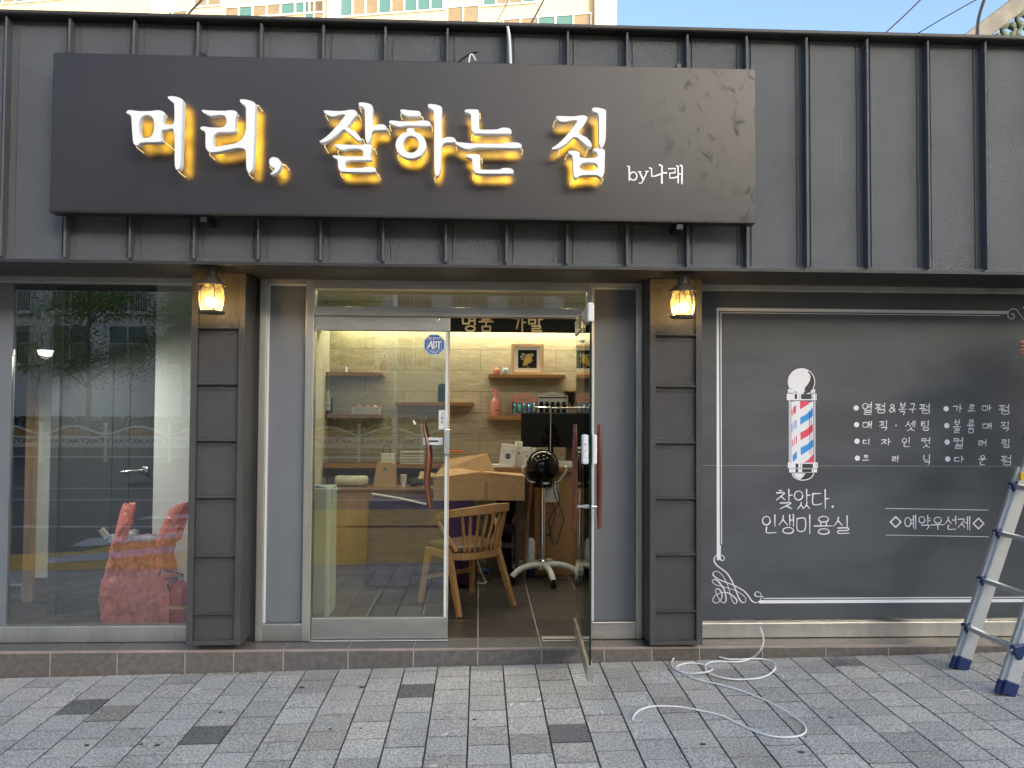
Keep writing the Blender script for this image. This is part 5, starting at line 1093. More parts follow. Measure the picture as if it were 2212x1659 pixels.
a = P(*zz1(1275, 1440), 1.65); b = P(*zz1(1935, 1438), 1.65); mb = MB(); mb.tube(crom([a, a+Vector((.03, 0, .004)), (a+b)/2+Vector((0, 0, -.004)), b, b+Vector((.05, 0, 0))], 6), .008, 10); mb.build('top_bar', M['chrome'], DR, smooth=True)
mb = MB(); mb.lathe([(.05, .10), (.055, .12), (.05, .15), (.03, .16), (.03, .168)], (hc.x, 1.65, 0), 24); mb.build('hub', M['cream_plastic'], DR, smooth=True)
mb = MB(); mb.lathe([(.034, .162), (.038, .168), (.03, .18), (.022, .185)], (hc.x, 1.65, 0), 24); mb.build('hub_ring', M['chrome'], DR, smooth=True)
for k in range(5):
    an = math.radians(-78+72*k); d = Vector((math.cos(an), math.sin(an), 0)); mb = MB()
    pts = crom([hc+d*.03+Vector((0, 0, .135)), hc+d*.12+Vector((0, 0, .14)), hc+d*.22+Vector((0, 0, .122)), hc+d*.29+Vector((0, 0, .085)), hc+d*.31+Vector((0, 0, .065))], 4)
    mb.tube(pts, [.028-.004*i/len(pts) for i in range(len(pts))], 10); o = mb.build('base_arm', M['cream_plastic'], DR, smooth=True)
    w = hc+d*.315; sd = Vector((-d.y, d.x, 0)); mb = MB()
    for s in (-1, 1): mb.tube([w+sd*s*.006+Vector((0, 0, .0255)), w+sd*s*.018+Vector((0, 0, .0255))], .025, 16)
    mb.tube([w+Vector((0, 0, .045)), w+Vector((0, 0, .075))], .008, 8); mb.build('caster', M['black_matte'], o, smooth=True)
q = zt2([(1520, 745), (1515, 850), (1535, 950), (1580, 1060), (1625, 1180), (1640, 1260), (1600, 1400), (1560, 1530), (1520, 1560), (1495, 1500), (1475, 1400), (1455, 1290), (1490, 1190), (1550, 1110), (1585, 1040), (1580, 950), (1560, 870), (1560, 760)], 1.58)
mb = MB(); mb.tube(crom(q, 5), .0045, 7); mb.build('power_cord', M['cable_black'], DR, smooth=True)
q = zt2([(1495, 1035), (1540, 1170), (1510, 1290), (1470, 1400), (1450, 1435)], 1.57); mb = MB(); mb.tube(crom(q, 5), .004, 7); mb.ball(q[-1], .016, 10); mb.build('plug', M['cable_black'], DR, smooth=True)
a = px_box(zz2, 1418, 805, 1578, 1032, 1.64, .002); mb = MB(); mb.box(*a); o = mb.build('instruction_sheet', M['paper'], DR)
mb = MB()
for i in range(7): mb.box(a[0]+.006, a[1]-.008-.01*(i % 2), a[2]-.0008, a[2], a[4]+.012+i*.011, a[4]+.015+i*.011)
mb.build('print', mat('grey_print', (.4, .4, .4), .7), o)
# ---- wooden chair, back to the door
cC = Vector((-.10, .865, 0)); fdir = Vector((-.6, .8, 0)); rdir = Vector((.8, .6, 0))
CHR = thing('wooden_chair', cC, 'light wood spindle back chair with brown padded seat inside the doorway', 'chair')
def cl(r, f, z): p = cC + rdir*r + fdir*f; return Vector((p.x, p.y, z))
for s in (-1, 1):
    mb = MB(); mb.tube([cl(s*.25, -.27, 0.0), cl(s*.225, -.12, .36), cl(s*.22, -.09, .46)], [.022, .027, .026], 4); mb.build('leg', M['wood'], CHR)
    mb = MB(); mb.tube([cl(s*.245, .25, 0.0), cl(s*.205, .2, .41)], [.021, .027], 4); mb.build('leg', M['wood'], CHR)
def arc(rw, fb, z, n=14, a0=-1, a1=1): return [cl(rw*math.sin(math.radians(90*t)), -fb*math.cos(math.radians(90*t)), z) for t in [a0+(a1-a0)*i/n for i in range(n+1)]]
outline = [cl(-.22, -.12, 0), cl(-.15, -.2, 0), cl(0, -.225, 0), cl(.15, -.2, 0), cl(.22, -.12, 0), cl(.225, .22, 0), cl(-.225, .22, 0)]
def plate(pts, z0, z1, name, m, bev, par=CHR, sc=1.0):
    c = sum(pts, Vector())/len(pts); pts = [c+(p-c)*sc for p in pts]; n = len(pts); mb = MB()
    mb.add([(p.x, p.y, z0) for p in pts] + [(p.x, p.y, z1) for p in pts], [tuple(range(n))[::-1], tuple(range(n, 2*n))] + [(i, (i+1) % n, n+(i+1) % n, n+i) for i in range(n)])
    return mb.build(name, m, par, bevel=bev, seg=3)
plate(outline, .375, .425, 'seat_frame', M['wood'], .006); plate(outline, .426, .475, 'cushion', M['leather'], .018, sc=.94)
top = crom([cl(-.25, .06, .655), cl(-.28, -.06, .69), cl(-.27, -.2, .725), cl(-.17, -.30, .745), cl(-.02, -.335, .755), cl(.14, -.30, .75), cl(.23, -.2, .735), cl(.245, -.06, .70), cl(.215, .06, .665)], 5)
mb = MB()
for a, b in zip(top[:-1], top[1:]): pass
n = len(top); base = 0
for i, p in enumerate(top):
    d = (top[min(i+1, n-1)]-top[max(i-1, 0)]).normalized(); o_ = d.cross(Vector((0, 0, 1))).normalized(); h = .034-.012*abs(i/(n-1)-.5)*2
    for a_, b_ in ((-1, -1), (1, -1), (1, 1), (-1, 1)): mb.v.append(p+o_*a_*.014+Vector((0, 0, b_*h)))
for i in range(n-1):
    for k in range(4): mb.f.append([i*4+k, i*4+(k+1) % 4, (i+1)*4+(k+1) % 4, (i+1)*4+k]); mb.mi.append(0)
mb.f += [[0, 1, 2, 3], [(n-1)*4+k for k in range(4)]]; mb.mi += [0, 0]
mb.build('top_rail', M['wood'], CHR, bevel=.006, seg=2)
for i in range(8):
    t_ = -.78+1.56*i/7; a = cl(.185*math.sin(t_*1.2)*1.0, -.16-.05*math.cos(t_*1.2), .42); b = cl(.25*math.sin(t_*1.22)-.015, -.1-.235*math.cos(t_*1.22)**.8 if math.cos(t_*1.22) > 0 else -.1, .735)
    mb = MB(); mb.tube([a, a+(b-a)*.3, a+(b-a)*.8, b-(b-a)*.03, b], [.009, .0115, .0105, .005, .004], 8); mb.build('spindle', M['wood'], CHR, smooth=True)
for s in (-1, 1):
    mb = MB(); mb.tube(crom([cl(s*.2, -.16, .44), cl(s*.24, -.08, .56), cl(s*.262, .02, .66)], 5), .016, 8); mb.build('back_post', M['wood'], CHR, smooth=True)
mb = MB(); mb.bar(cl(-.21, .2, .2), cl(.21, .2, .2), .02, .03); mb.build('stretcher', M['wood'], CHR)
# ---- draped table with an open cardboard box
xt_a, xt_b = X(800, 1080, 1.42), X(1022, 1080, 1.42)
TB = thing('draped_table', ((xt_a+xt_b)/2, 1.55, 0), 'table hidden under a dark purple cloth behind the wooden chair', 'table')
M['purple'] = mat('purple_cloth', (.045, .02, .07), .85, 0, (5, .25, (1, 1, .15)), (14, .5, (1, 1, .1)))
mb = MB(); ring_ = []
n = 96
for i in range(n):
    t_ = 4*i/n; sgm = int(t_); f_ = t_-sgm
    px, py = [(xt_a+(xt_b-xt_a)*f_, 1.36), (xt_b, 1.36+.42*f_), (xt_b-(xt_b-xt_a)*f_, 1.78), (xt_a, 1.78-.42*f_)][sgm]; ring_.append((px, py, [(0, -1), (1, 0), (0, 1), (-1, 0)][sgm]))
for zi, (z, amp) in enumerate(((.715, 0), (.70, .002), (.5, .014), (.25, .02), (.03, .03))):
    for i, (px, py, nn_) in enumerate(ring_):
        w = amp*(math.sin(i*1.1)+.6*math.sin(i*.47+1)); mb.v.append(Vector((px+nn_[0]*w, py+nn_[1]*w, z)))
for zi in range(4):
    for i in range(n): mb.f.append([zi*n+i, zi*n+(i+1) % n, (zi+1)*n+(i+1) % n, (zi+1)*n+i]); mb.mi.append(0)
mb.f.append(list(range(n))); mb.mi.append(0); mb.build('cloth', M['purple'], TB, smooth=True)
mb = MB(); zx = zoomer(1200, 1650, 700); mb.tube([P(*zx(835, 930), 1.3), P(*zx(1200, 990), 1.3), P(*zx(1510, 1060), 1.3)], .008, 8); tag(mb.build('white_tube', M['white_plastic'], None), 'white tube lying across the front edge of the purple table', 'tube')
yb0 = 1.38; A = P(*zz2(235, 1035), yb0); Bq = P(*zz2(1152, 978), yb0+.05); zb = .718
xL_, xR_ = X(936, 1050, yb0), Bq.x; z1 = Z(*zz2(700, 722), yb0+.02)
BXO = thing('cardboard_box', ((xL_+xR_)/2, yb0+.2, zb), 'large open cardboard box with raised flaps above the wooden chair', 'box')
wl = .004; y0, y1 = yb0, yb0+.34
mb = MB(); mb.box(xL_, xR_, y0, y0+wl, zb, z1); mb.box(xL_, xR_, y1-wl, y1, zb, z1); mb.box(xL_, xL_+wl, y0+wl, y1-wl, zb, z1); mb.box(xR_-wl, xR_, y0+wl, y1-wl, zb, z1); mb.box(xL_+wl, xR_-wl, y0+wl, y1-wl, zb, zb+wl); mb.build('carton_body', M['cardboard'], BXO)
def flap(pts, name='flap', m='cardboard'):
    pts = [Vector(p) for p in pts]; nrm = (pts[1]-pts[0]).cross(pts[2]-pts[0]).normalized()*.0035; mb = MB(); k = len(pts)
    mb.add(pts+[p+nrm for p in pts], [tuple(range(k))[::-1], tuple(range(k, 2*k))]+[(i, (i+1) % k, k+(i+1) % k, k+i) for i in range(k)]); mb.build(name, M[m], BXO)
fb = [P(*zz2(a, b), yy) for a, b, yy in ((240, 640, y1), (800, 652, y1), (690, 425, y1+.12), (240, 470, y1+.12))]
flap([(xL_, y1, z1), (fb[1].x, y1, z1), (fb[2].x, y1+.1, fb[2].z), (xL_+.1, y1+.1, fb[3].z-.02)])
pk = P(*zz2(610, 660), y0+.12); ft = P(*zz2(350, 618), y0+.16)
flap([(xL_+.01, y0-.01, z1+.002), (pk.x-.22, y0+.02, z1+.01), (pk.x, pk.y, pk.z), (ft.x, ft.y+.02, ft.z), (xL_+.05, y0+.2, z1+.05)])
flap([(xR_, y0+.01, z1+.004), (xR_, y1-.02, z1+.004), (pk.x+.06, y1-.08, z1+.025), (pk.x, pk.y, pk.z)])
flap([(xL_, y0, z1), (xL_, y1, z1), (xL_-.13, y1-.03, z1+.02), (xL_-.13, y0+.03, z1-.02)])
mb = MB(); cxm = P(*zz2(678, 870), y0).x; mb.box(cxm-.014, cxm+.014, y0-.0008, y0, zb+.002, z1-.04); mb.build('packing_tape', mat('tan_tape', (.36, .22, .11), .25), BXO)
a = px_box(zz2, 225, 405, 400, 438, yb0+.36, .03); mb = MB(); mb.prism([(a[0]-.03, a[4]), (a[1], a[4]), (a[1]-.02, a[5]-.004), (a[1]-.07, a[5]), (a[0]-.03, a[5]-.01)], 1.95, 1.98); o = mb.build('orange_tool', mat('orange_plastic', (.65, .16, .01), .35), None, bevel=.003); tag(o, 'orange handled tool lying behind the cardboard box', 'tool')
# ---- small things under the desk
mb = MB(); pc = P(*zz2(930, 700), 1.98); 
for i in range(34):
    an = RD.uniform(0, 6.28); l = RD.uniform(.08, .17); b0 = Vector((pc.x+RD.uniform(-.1, .14), 1.98+RD.uniform(-.03, .03), .68)); d = Vector((math.cos(an)*.8, math.sin(an)*.4, 1)).normalized()
    p1 = b0+d*l*.6; p2 = p1+Vector((math.cos(an)*l*.6, math.sin(an)*.03, -l*.12)); s = Vector((0, 1, 0)).cross(d).normalized()*.006
    mb.add([b0-s, b0+s, p1+s, p1-s, p2], [(0, 1, 2, 3), (3, 2, 4)])
t = thing('spiky_plant', (pc.x, 1.98, 0), 'dark spiky leaved plant under the desk top', 'plant'); mb.build('leaves', mat('dark_leaf', (.02, .045, .02), .5), t, fixn=False)
mb = MB(); mb.lathe([(.07, .5), (.1, .68), (.09, .68)], (pc.x, 1.98, 0), 16); mb.lathe([(.05, 0), (.05, .5)], (pc.x, 1.98, 0), 12); mb.build('pot', M['black_matte'], t)
q0, q1 = P(*zz2(1245, 790), 1.75), P(*zz2(1150, 1650), 1.7); mb = MB(); mb.tube([q0, (q0+q1)/2, (q1.x, q1.y, 0.0)], .014, 8); tag(mb.build('wooden_pole', M['wood_shelf'], None), 'thin wooden pole leaning against the reception desk', 'pole')
c = P(*zz2(1230, 1650), 1.8); t = thing('water_bottle', (c.x, 1.8, 0), 'white and blue water jug under the desk', 'bottle'); kx = .04
mb = MB(); mb.lathe([(kx, .13), (kx, .3), (kx*.7, .33), (kx*.4, .34)], (c.x, 1.8, .0), 16); mb.build('upper', M['white_plastic'], t, smooth=True); mb = MB(); mb.lathe([(kx*1.02, 0), (kx*1.05, .02), (kx*1.02, .13)], (c.x, 1.8, 0), 16); mb.build('lower', M['blue_plastic'], t, smooth=True)
# dark stool behind
c = P(*zz2(1000, 1500), 1.7); t = thing('dark_chair', (c.x-.12, 1.75, 0), 'dark framed chair pushed under the desk', 'chair'); m_ = mat('dark_wood', (.07, .04, .025), .5, 0, (14, .25, (1, 1, .12)))
for dx in (-.2, .04):
    for dy in (0, .3): mb = MB(); mb.box(c.x+dx-.016, c.x+dx+.016, 1.66+dy-.016, 1.66+dy+.016, 0, .62 if dy == 0 else .44); mb.build('leg', m_, t, bevel=.006)
mb = MB(); mb.box(c.x-.21, c.x+.05, 1.65, 1.98, .40, .44); mb.build('seat', M['black_matte'], t, bevel=.008); mb = MB(); mb.box(c.x-.18, c.x+.02, 1.65, 1.67, .28, .32); mb.build('rail', m_, t)
q = [PZ(*zz3(a, b), .012) for a, b in ((280, 420), (300, 500), (390, 555), (520, 600), (630, 625), (672, 605), (640, 540), (560, 440))]
q2 = [Vector(p) for p in q]; q2[0].z = .1; q2[-1].z = .09; mb = MB(); mb.tube(crom([q2[0]+Vector((.02, .1, .13))]+q2+[q2[-1]+Vector((-.06, .1, .12))], 6), .0085, 8); tag(mb.build('wire_stand', M['white_plastic'], None, smooth=True), 'white bent tube foot of a rack on the floor behind the chair', 'rack')
a = PZ(*zz3(575, 465), .03); b = PZ(*zz3(755, 460), .03); t = thing('spray_can', (a.x, a.y, 0), 'blue and yellow spray can lying on the floor', 'can')
mb = MB(); mb.tube([(a.x, a.y, .026), (b.x, b.y, .026)], .025, 16); mb.build('can', mat('can_blue', (.02, .12, .4), .3), t, smooth=True); mb = MB(); d = (b-a).normalized(); mb.tube([(a.x-.012, a.y, .026), (a.x+.03, a.y, .026)], .0255, 16); mb.build('band', M['yellow'], t, smooth=True)
mb = MB(); mb.tube([(b.x+.03, b.y+.05, .02), (b.x+.6, b.y+.12, .02)], .011, 8); tag(mb.build('floor_stick', mat('red_brown', (.16, .05, .04), .4), None), 'reddish brown stick lying on the floor under the dryer', 'stick')
c = PZ(*zz3(1700, 480), .02); t = thing('shoulder_bag', (c.x, c.y, 0), 'small black bag with red trim on the floor by the dryer', 'bag')
mb = MB(); mb.box(c.x-.05, c.x+.12, c.y, c.y+.1, .001, .2); mb.build('bag', M['black_matte'], t, bevel=.03, seg=3); mb = MB(); mb.box(c.x-.085, c.x+.14, c.y-.01, c.y+.11, .2, .225); mb.build('flap', M['red_paint'], t, bevel=.01)
# pale cabinet just inside the door at the left, with a face mask
yq = .5; xq0 = X(655, 1200, yq); xq1 = X(709, 1200, yq); zq = Z(690, 1056, yq)
t = thing('pale_cabinet', ((xq0+xq1)/2, yq, 0), 'pale cream low cabinet just inside the closed door leaf', 'cabinet'); m_ = mat('pale_laminate', (.5, .52, .44), .5, 0, (4, .06))
mb = MB(); mb.box(xq0, xq1, yq+.02, yq+.3, .0, zq); mb.build('carcass', m_, t, bevel=.003); mb = MB(); mb.box(xq0+.003, xq1-.02, yq, yq+.019, .06, zq-.02); mb.build('door', m_, t, bevel=.003)
mb = MB(); mb.box(xq1-.019, xq1+.003, yq-.005, yq+.03, .0, zq-.004); mb.build('edge_strip', M['white'], t)
mb = MB(); g = 8
for i in range(g+1):
    for j in range(5): x = xq1-.12+.17*i/g; mb.v.append(Vector((x, yq+.05+.09*j/4, zq+.004+.012*math.sin(i*.8)+.01*math.sin(j*1.5)-max(0, x-xq1)*.3)))
for i in range(g):
    for j in range(4): mb.f.append([i*5+j, (i+1)*5+j, (i+1)*5+j+1, i*5+j+1]); mb.mi.append(0)
tag(mb.build('face_mask', mat('mask_blue', (.35, .55, .65), .8), None, smooth=True), 'pale blue disposable face mask lying on the cream cabinet', 'mask')
# ------------------------------------------------------------------ left window bay
M['bay_dark'] = mat('bay_dark_panel', (.07, .077, .085), .7, 0, (4, .08), spec=.15)
M['pale_wall'] = mat('pale_wall', (.82, .86, .86), .7, 0, (3, .06))
z0w = zoomer(0, 1900, 800); z0v = zoomer(0, 1050, 800)
yv = .62; xv0 = X(127, 1200, yv); xv1 = X(331, 1000, yv); xv2 = XI0-.06
DV = thing('inner_door', (xv0, yv, 0), 'dark grey flush inner door with a lever handle behind the left window', 'door')
xm1, xm2 = X(242, 1000, yv), X(279, 1000, yv)
mb = MB(); ys = [0.001, .42, 1.12, 2.3]
for xa2, xb2 in ((xv0, xm1-.002), (xm1+.001, xm2-.001), (xm2+.002, xv1)):
    for za, zb2 in zip(ys[:-1], ys[1:]): mb.box(xa2, xb2, yv, yv+.03, za+.001, zb2-.001)
mb.build('panel', M['bay_dark'], DV, bevel=.002); mb = MB(); mb.box(xv0, xv1, yv+.012, yv+.03, .001, 2.3); mb.build('backing', M['black'], DV)
mb = MB(); mb.box(xv0-.06, xv0-.006, yv-.03, yv+.03, 0, 2.3); mb.build('jamb', M['clad'], DV, bevel=.003)
h0 = P(312, 1014, yv); h1 = P(268, 1017, yv); mb = MB(); mb.lathe([(.026, -.0), (.027, .006), (.02, .01)], (h0.x, yv, h0.z), 24, 'Y'); mb.tube([(h0.x, yv-.01, h0.z), (h0.x, yv-.045, h0.z), (h0.x-.015, yv-.05, h0.z), (h1.x, yv-.05, h1.z-.004)], .0085, 10); mb.build('handle', M['steel_bright'], DV, smooth=True)
mb = MB(); mb.box(xv1+.002, xv2, yv+.0, yv+.08, 0, 2.42); mb.build('bay_wall', M['pale_wall'], SHOP)
mb = MB(); mb.box(XL, xv2, .05, 2.5, 2.36, 2.42); mb.build('bay_ceiling', M['clad'], SHOP); mb = MB(); mb.box(xv0-.06, xv1+.002, yv, yv+.06, 2.3, 2.42); mb.build('bay_header', M['bay_dark'], SHOP)
yk = 1.02; xk1 = X(84, 1000, yk); xk0 = X(62, 1000, yk)
mb = MB(); mb.box(xk0, xk1, yk-.05, yk+.05, 0, 2.05); mb.box(XL, xk1, yk-.049, yk+.049, 2.051, 2.15); mb.build('timber_post', mat('bay_timber', (.62, .41, .23), .5, 0, (14, .25, (1, 1, .12))), SHOP, bevel=.004)
mb = MB(); mb.box(xk1+.002, xk1+.09, yk-.02, yk+.04, .18, 2.2); mb.build('white_strip', M['pale_wall'], SHOP); mb = MB(); mb.box(xk1+.002, xk1+.09, yk-.02, yk+.04, 0, .178); mb.build('skirting', M['tile'], SHOP, tint=[(1, 1, 1)]*6)
mb = MB(); mb.box(XL, xv0-.05, 2.1, 2.2, 0, 2.4); mb.build('bay_back', mat('bay_black', (.02, .016, .016), .4), SHOP)
a = P(*z0w(75, 1100), yk-.02); b = P(*z0w(298, 1325), yk-.02); mb = MB(); mb.box(a.x, xk0-.002, yk-.02, yk, .0, a.z); mb.build('low_panel', M['tile'], SHOP, tint=[(.9, .95, .95)]*6)
mb = MB(); mb.box(a.x, xk0-.002, yk-.03, yk-.021, a.z-.018, a.z); mb.box(xk0-.018, xk0-.002, yk-.03, yk-.021, .02, a.z-.019); mb.build('low_panel_trim', M['white'], SHOP)
# red bag full of rubbish
BG = thing('rubbish_bag', (P(305, 1349, .24).x, .26, 0), 'bulging translucent red plastic rubbish bag with tied handles behind the window', 'bag')
def red_mat():
    m = bpy.data.materials.new('red_film'); m.use_nodes = True; N = m.node_tree.nodes; L = m.node_tree.links; b = N['Principled BSDF']; out = N['Material Output']
    b.inputs['Base Color'].default_value = (.96, .28, .23, 1); b.inputs['Roughness'].default_value = .17
    tr = N.new('ShaderNodeBsdfTransparent'); tr.inputs[0].default_value = (.95, .32, .27, 1); tl = N.new('ShaderNodeBsdfTranslucent'); tl.inputs[0].default_value = (.9, .25, .2, 1)
    m1 = N.new('ShaderNodeMixShader'); m1.inputs[0].default_value = .05; m2 = N.new('ShaderNodeMixShader'); m2.inputs[0].default_value = .3
    L.new(b.outputs[0], m1.inputs[1]); L.new(tl.outputs[0], m1.inputs[2]); L.new(m1.outputs[0], m2.inputs[1]); L.new(tr.outputs[0], m2.inputs[2]); L.new(m2.outputs[0], out.inputs[0])
    tc = N.new('ShaderNodeTexCoord'); nz = N.new('ShaderNodeTexNoise'); nz.inputs['Scale'].default_value = 9; nz.inputs['Detail'].default_value = 5; nz.inputs['Distortion'].default_value = 1.6; L.new(tc.outputs['Object'], nz.inputs[0]); rr = N.new('ShaderNodeValToRGB'); rr.color_ramp.elements[0].position = .42; rr.color_ramp.elements[1].position = .62; rr.color_ramp.elements[0].color = (.01, .01, .01, 1); rr.color_ramp.elements[1].color = (.26, .26, .26, 1); L.new(nz.outputs[0], rr.inputs[0]); L.new(rr.outputs[0], m2.inputs[0])
    mp = N.new('ShaderNodeMapping'); bp = N.new('ShaderNodeBump'); bp.inputs['Strength'].default_value = .9; bp.inputs['Distance'].default_value = .03; L.new(nz.outputs[0], bp.inputs['Height']); L.new(bp.outputs[0], b.inputs['Normal'])
    return m
M['red_film'] = red_mat()
from mathutils import noise as mnoise
bc = BG.location; xl_ = X(*z0w(1080, 1400), .2); xr_ = X(*z0w(1885, 1400), .2); rx = (xr_-xl_)/2; cxb = (xl_+xr_)/2; ztop = Z(*z0w(1300, 480), .25); zmid = Z(*z0w(1500, 640), .25)
mb = MB(); n, m = 150, 90
for i in range(m+1):
    f_ = i/m; z = f_*(zmid+.02)
    pr = .97 + .07*math.sin(f_*5+.6) - .26*max(0, f_-.5) - .05*max(0, .1-f_)*10
    for k in range(n):
        t_ = 2*math.pi*k/n; c_, s_ = math.cos(t_), math.sin(t_); sq = (abs(c_)**2.15+abs(s_)**2.15)**(-1/2.15)
        d = Vector((c_*3, s_*3, z*5)); w = 1 + .13*mnoise.noise(d) + .08*mnoise.noise(d*2.6) + .05*abs(mnoise.noise(Vector((c_*6, s_*6, z*2.2)))) - .10*abs(mnoise.noise(Vector((c_*3.2+z*3, s_*3, z*4.5+7)))) - .07*abs(mnoise.noise(Vector((c_*6-z*7, s_*6, z*7+3)))) - .045*abs(mnoise.noise(Vector((c_*13+z*14, s_*12, z*12)))) + .06
        mb.v.append(Vector((cxb+rx*pr*w*c_*sq*.96, .27+.19*pr*w*s_*sq*.95, max(z + .012*mnoise.noise(d*1.7)*(1 if i else 0), .003))))
for i in range(m):
    for k in range(n): mb.f.append([i*n+k, i*n+(k+1) % n, (i+1)*n+(k+1) % n, (i+1)*n+k]); mb.mi.append(0)
mb.f.append(list(range(n))); mb.mi.append(0)
mb.build('film', M['red_film'], BG, smooth=True, fixn=False)
def strip(pts, w0, name):           # crumpled film handle
    pts = crom([Vector(p) for p in pts], 6); mb = MB(); cN = 7
    for i, p in enumerate(pts):
        for j in range(cN):
            o_ = (j/(cN-1)-.5)*2; wv = mnoise.noise(Vector((i*.35, j*.8, 3)))*.016
            mb.v.append(p+Vector((o_*w0[0]*(1-.25*i/len(pts)), wv+o_*o_*.02, wv+o_*w0[1])))
    for i in range(len(pts)-1):
        for j in range(cN-1): mb.f.append([i*cN+j, i*cN+j+1, (i+1)*cN+j+1, (i+1)*cN+j]); mb.mi.append(0)
    mb.build(name, M['red_film'], BG, smooth=True, fixn=False)
def bp_(a, b, y): return P(*z0w(a, b), y)
strip([bp_(1290, 640, .12), bp_(1330, 470, .15), bp_(1360, 330, .2), bp_(1390, 235, .24), bp_(1400, 260, .28), bp_(1380, 470, .32)], (.047, .004), 'bag_handle')
strip([bp_(1740, 700, .12), bp_(1800, 520, .14), bp_(1870, 360, .17), bp_(1930, 260, .2), bp_(1990, 245, .24), bp_(1960, 420, .3), bp_(1900, 640, .32)], (.05, .012), 'bag_handle')
mb = MB()
for i in range(60):
    c = Vector((cxb+RD.uniform(-.5, .55)*rx, .27-RD.uniform(.2, .55)*.17, RD.uniform(.07, zmid-.06))); d = Vector((RD.gauss(0, 1), RD.gauss(0, .25), RD.gauss(0, 1))).normalized(); e = d.orthogonal().normalized(); s1, s2 = RD.uniform(.03, .09), RD.uniform(.02, .07)
    mb.cur = RD.choice([0, 0, 0, 1, 2, 3, 3]); mb.add([c-d*s1-e*s2, c+d*s1-e*s2, c+d*s1*.8+e*s2, c-d*s1+e*s2*.7], [(0, 1, 2, 3)])
mb.build('rubbish', [mat('scrap_white', (.7, .68, .66), .5), mat('scrap_tan', (.5, .33, .17), .7), mat('scrap_dark', (.08, .05, .05), .6), mat('scrap_orange', (.7, .35, .1), .5)], BG, fixn=False)
mb = MB()
for i in range(26):
    c = Vector((cxb+RD.uniform(-.75, .7)*rx, .27+RD.uniform(-.5, .5)*.17, zmid+RD.uniform(0, .05))); mb.ball(c, RD.uniform(.02, .045), 7, (1.3, 1, .7))
mb.build('clear_wrap', mat('crumpled_wrap', (.6, .62, .68), .15, 0, (12, .3), (40, 1.0)), BG)
a = bp_(1100, 505, .12); b = bp_(1165, 600, .12); mb = MB(); mb.bar((a.x, .12, a.z), (b.x, .13, b.z), .03, .03, (0, 1, 0)); mb.build('white_scrap', M['paper'], BG)
# fire extinguisher
ce = P(388, 1346, .2); zx1 = Z(*z0w(1950, 1075), .2)
FX = thing('fire_extinguisher', (ce.x, .2, 0), 'red fire extinguisher with yellow band beside the red rubbish bag', 'fire extinguisher')
re = .066; mb = MB(); mb.lathe([(re*.96, .001), (re, .01), (re, zx1-.06), (re*.9, zx1-.03), (re*.6, zx1-.008), (re*.3, zx1), (re*.3, zx1+.012)], (ce.x, .2, 0), 32); mb.build('cylinder', M['red_paint'], FX, smooth=True)
zy = Z(*z0w(1950, 1340), .2); mb = MB(); mb.lathe([(re+.0012, zy-.008), (re+.0012, zy+.008)], (ce.x, .2, 0), 32); mb.build('band', M['yellow'], FX)
mb = MB(); mb.lathe([(.018, zx1+.01), (.018, zx1+.035), (.012, zx1+.04)], (ce.x, .2, 0), 14); mb.build('valve', M['steel_bright'], FX)
mb = MB(); mb.bar((ce.x+.02, .2, zx1+.042), (ce.x-.09, .19, zx1+.075), .018, .006); mb.bar((ce.x+.02, .2, zx1+.03), (ce.x-.1, .19, zx1+.02), .018, .005); mb.build('lever', M['black_matte'], FX)
mb = MB(); mb.tube(crom([(ce.x-.01, .19, zx1+.025), (ce.x-.06, .17, zx1+.0), (ce.x-.068, .17, zx1-.03), (ce.x-.05, .16, zx1-.05)], 6), .007, 8); mb.build('hose', M['cable_black'], FX, smooth=True)
# bowl lamp added to brighten the window bay, placed at a bright bowl-like spot
c = P(98, 762, .2); BL = thing('bay_fill_lamp', (c.x, .2, c.z), 'small white bowl lamp added behind the left window to brighten the bay', 'lamp')
mb = MB(); mb.lathe([(.012, -.02), (.036, -.016), (.046, .012), (.047, .016), (.03, .012), (.012, .012)], (c.x, .2, c.z), 24); mb.build('bowl', mat('lamp_bowl', (.8, .8, .76), .4, emit=((1, .97, .9), .9)), BL, smooth=True)
mb = MB(); mb.tube([(c.x, .2, c.z+.012), (c.x, .2, 2.359)], .0025, 6); mb.build('cord', M['cable_black'], BL)
l = bpy.data.lights.new('lamp_light', 'AREA'); l.shape = 'DISK'; l.size = .07; l.energy = 4.3; l.color = (1, .95, .86); o = bpy.data.objects.new('lamp_light', l); COL.objects.link(o); o.parent = BL; o.location = (0, 0, -.025); o.rotation_euler = (math.radians(-8), math.radians(-22), 0)
# ------------------------------------------------------------------ loose cable on the paving
z8 = zoomer(2688, 2016, 1344)
cp = [(500,750),(520,800),(522,850),(500,900),(450,945),(380,968),(280,970),(200,970),(155,985),(148,1015),(185,1050),(280,1078),(400,1085),(520,1070),(590,1040),(600,1000),(570,965),(480,950),(330,955),(240,940),(170,905),(110,885),(50,890),(0,920),(-55,945),(-72,985),(-45,1020),(40,1045),(120,1052),(180,1040),(190,1012),(150,990),(60,978),(0,985),(-40,1003),(-20,1030),(100,1085),(250,1120),(400,1165),(560,1230),(700,1310),(780,1370),(800,1415),(770,1445),(700,1458),(600,1455),(480,1425),(350,1365),(240,1315),(130,1290),(0,1265),(-70,1260),(-180,1258),(-260,1275),(-310,1310),(-325,1345)]
q = []
for i, (a, b) in enumerate(cp):
    p = PZ(*z8(a, b), -.12); z = gz(p.x, p.y); p = PZ(*z8(a, b), z+.008)
    if i < 4: p = P(*z8(a, b), -.3+.0*i)
    if i in (14, 15, 28, 29): p.z += .01
    q.append(p)
mb = MB(); mb.tube(crom(q, 6), .0048, 8); tag(mb.build('white_cable', M['cable_white'], None, smooth=True), 'long white cable lying in loose loops on the paving', 'cable')
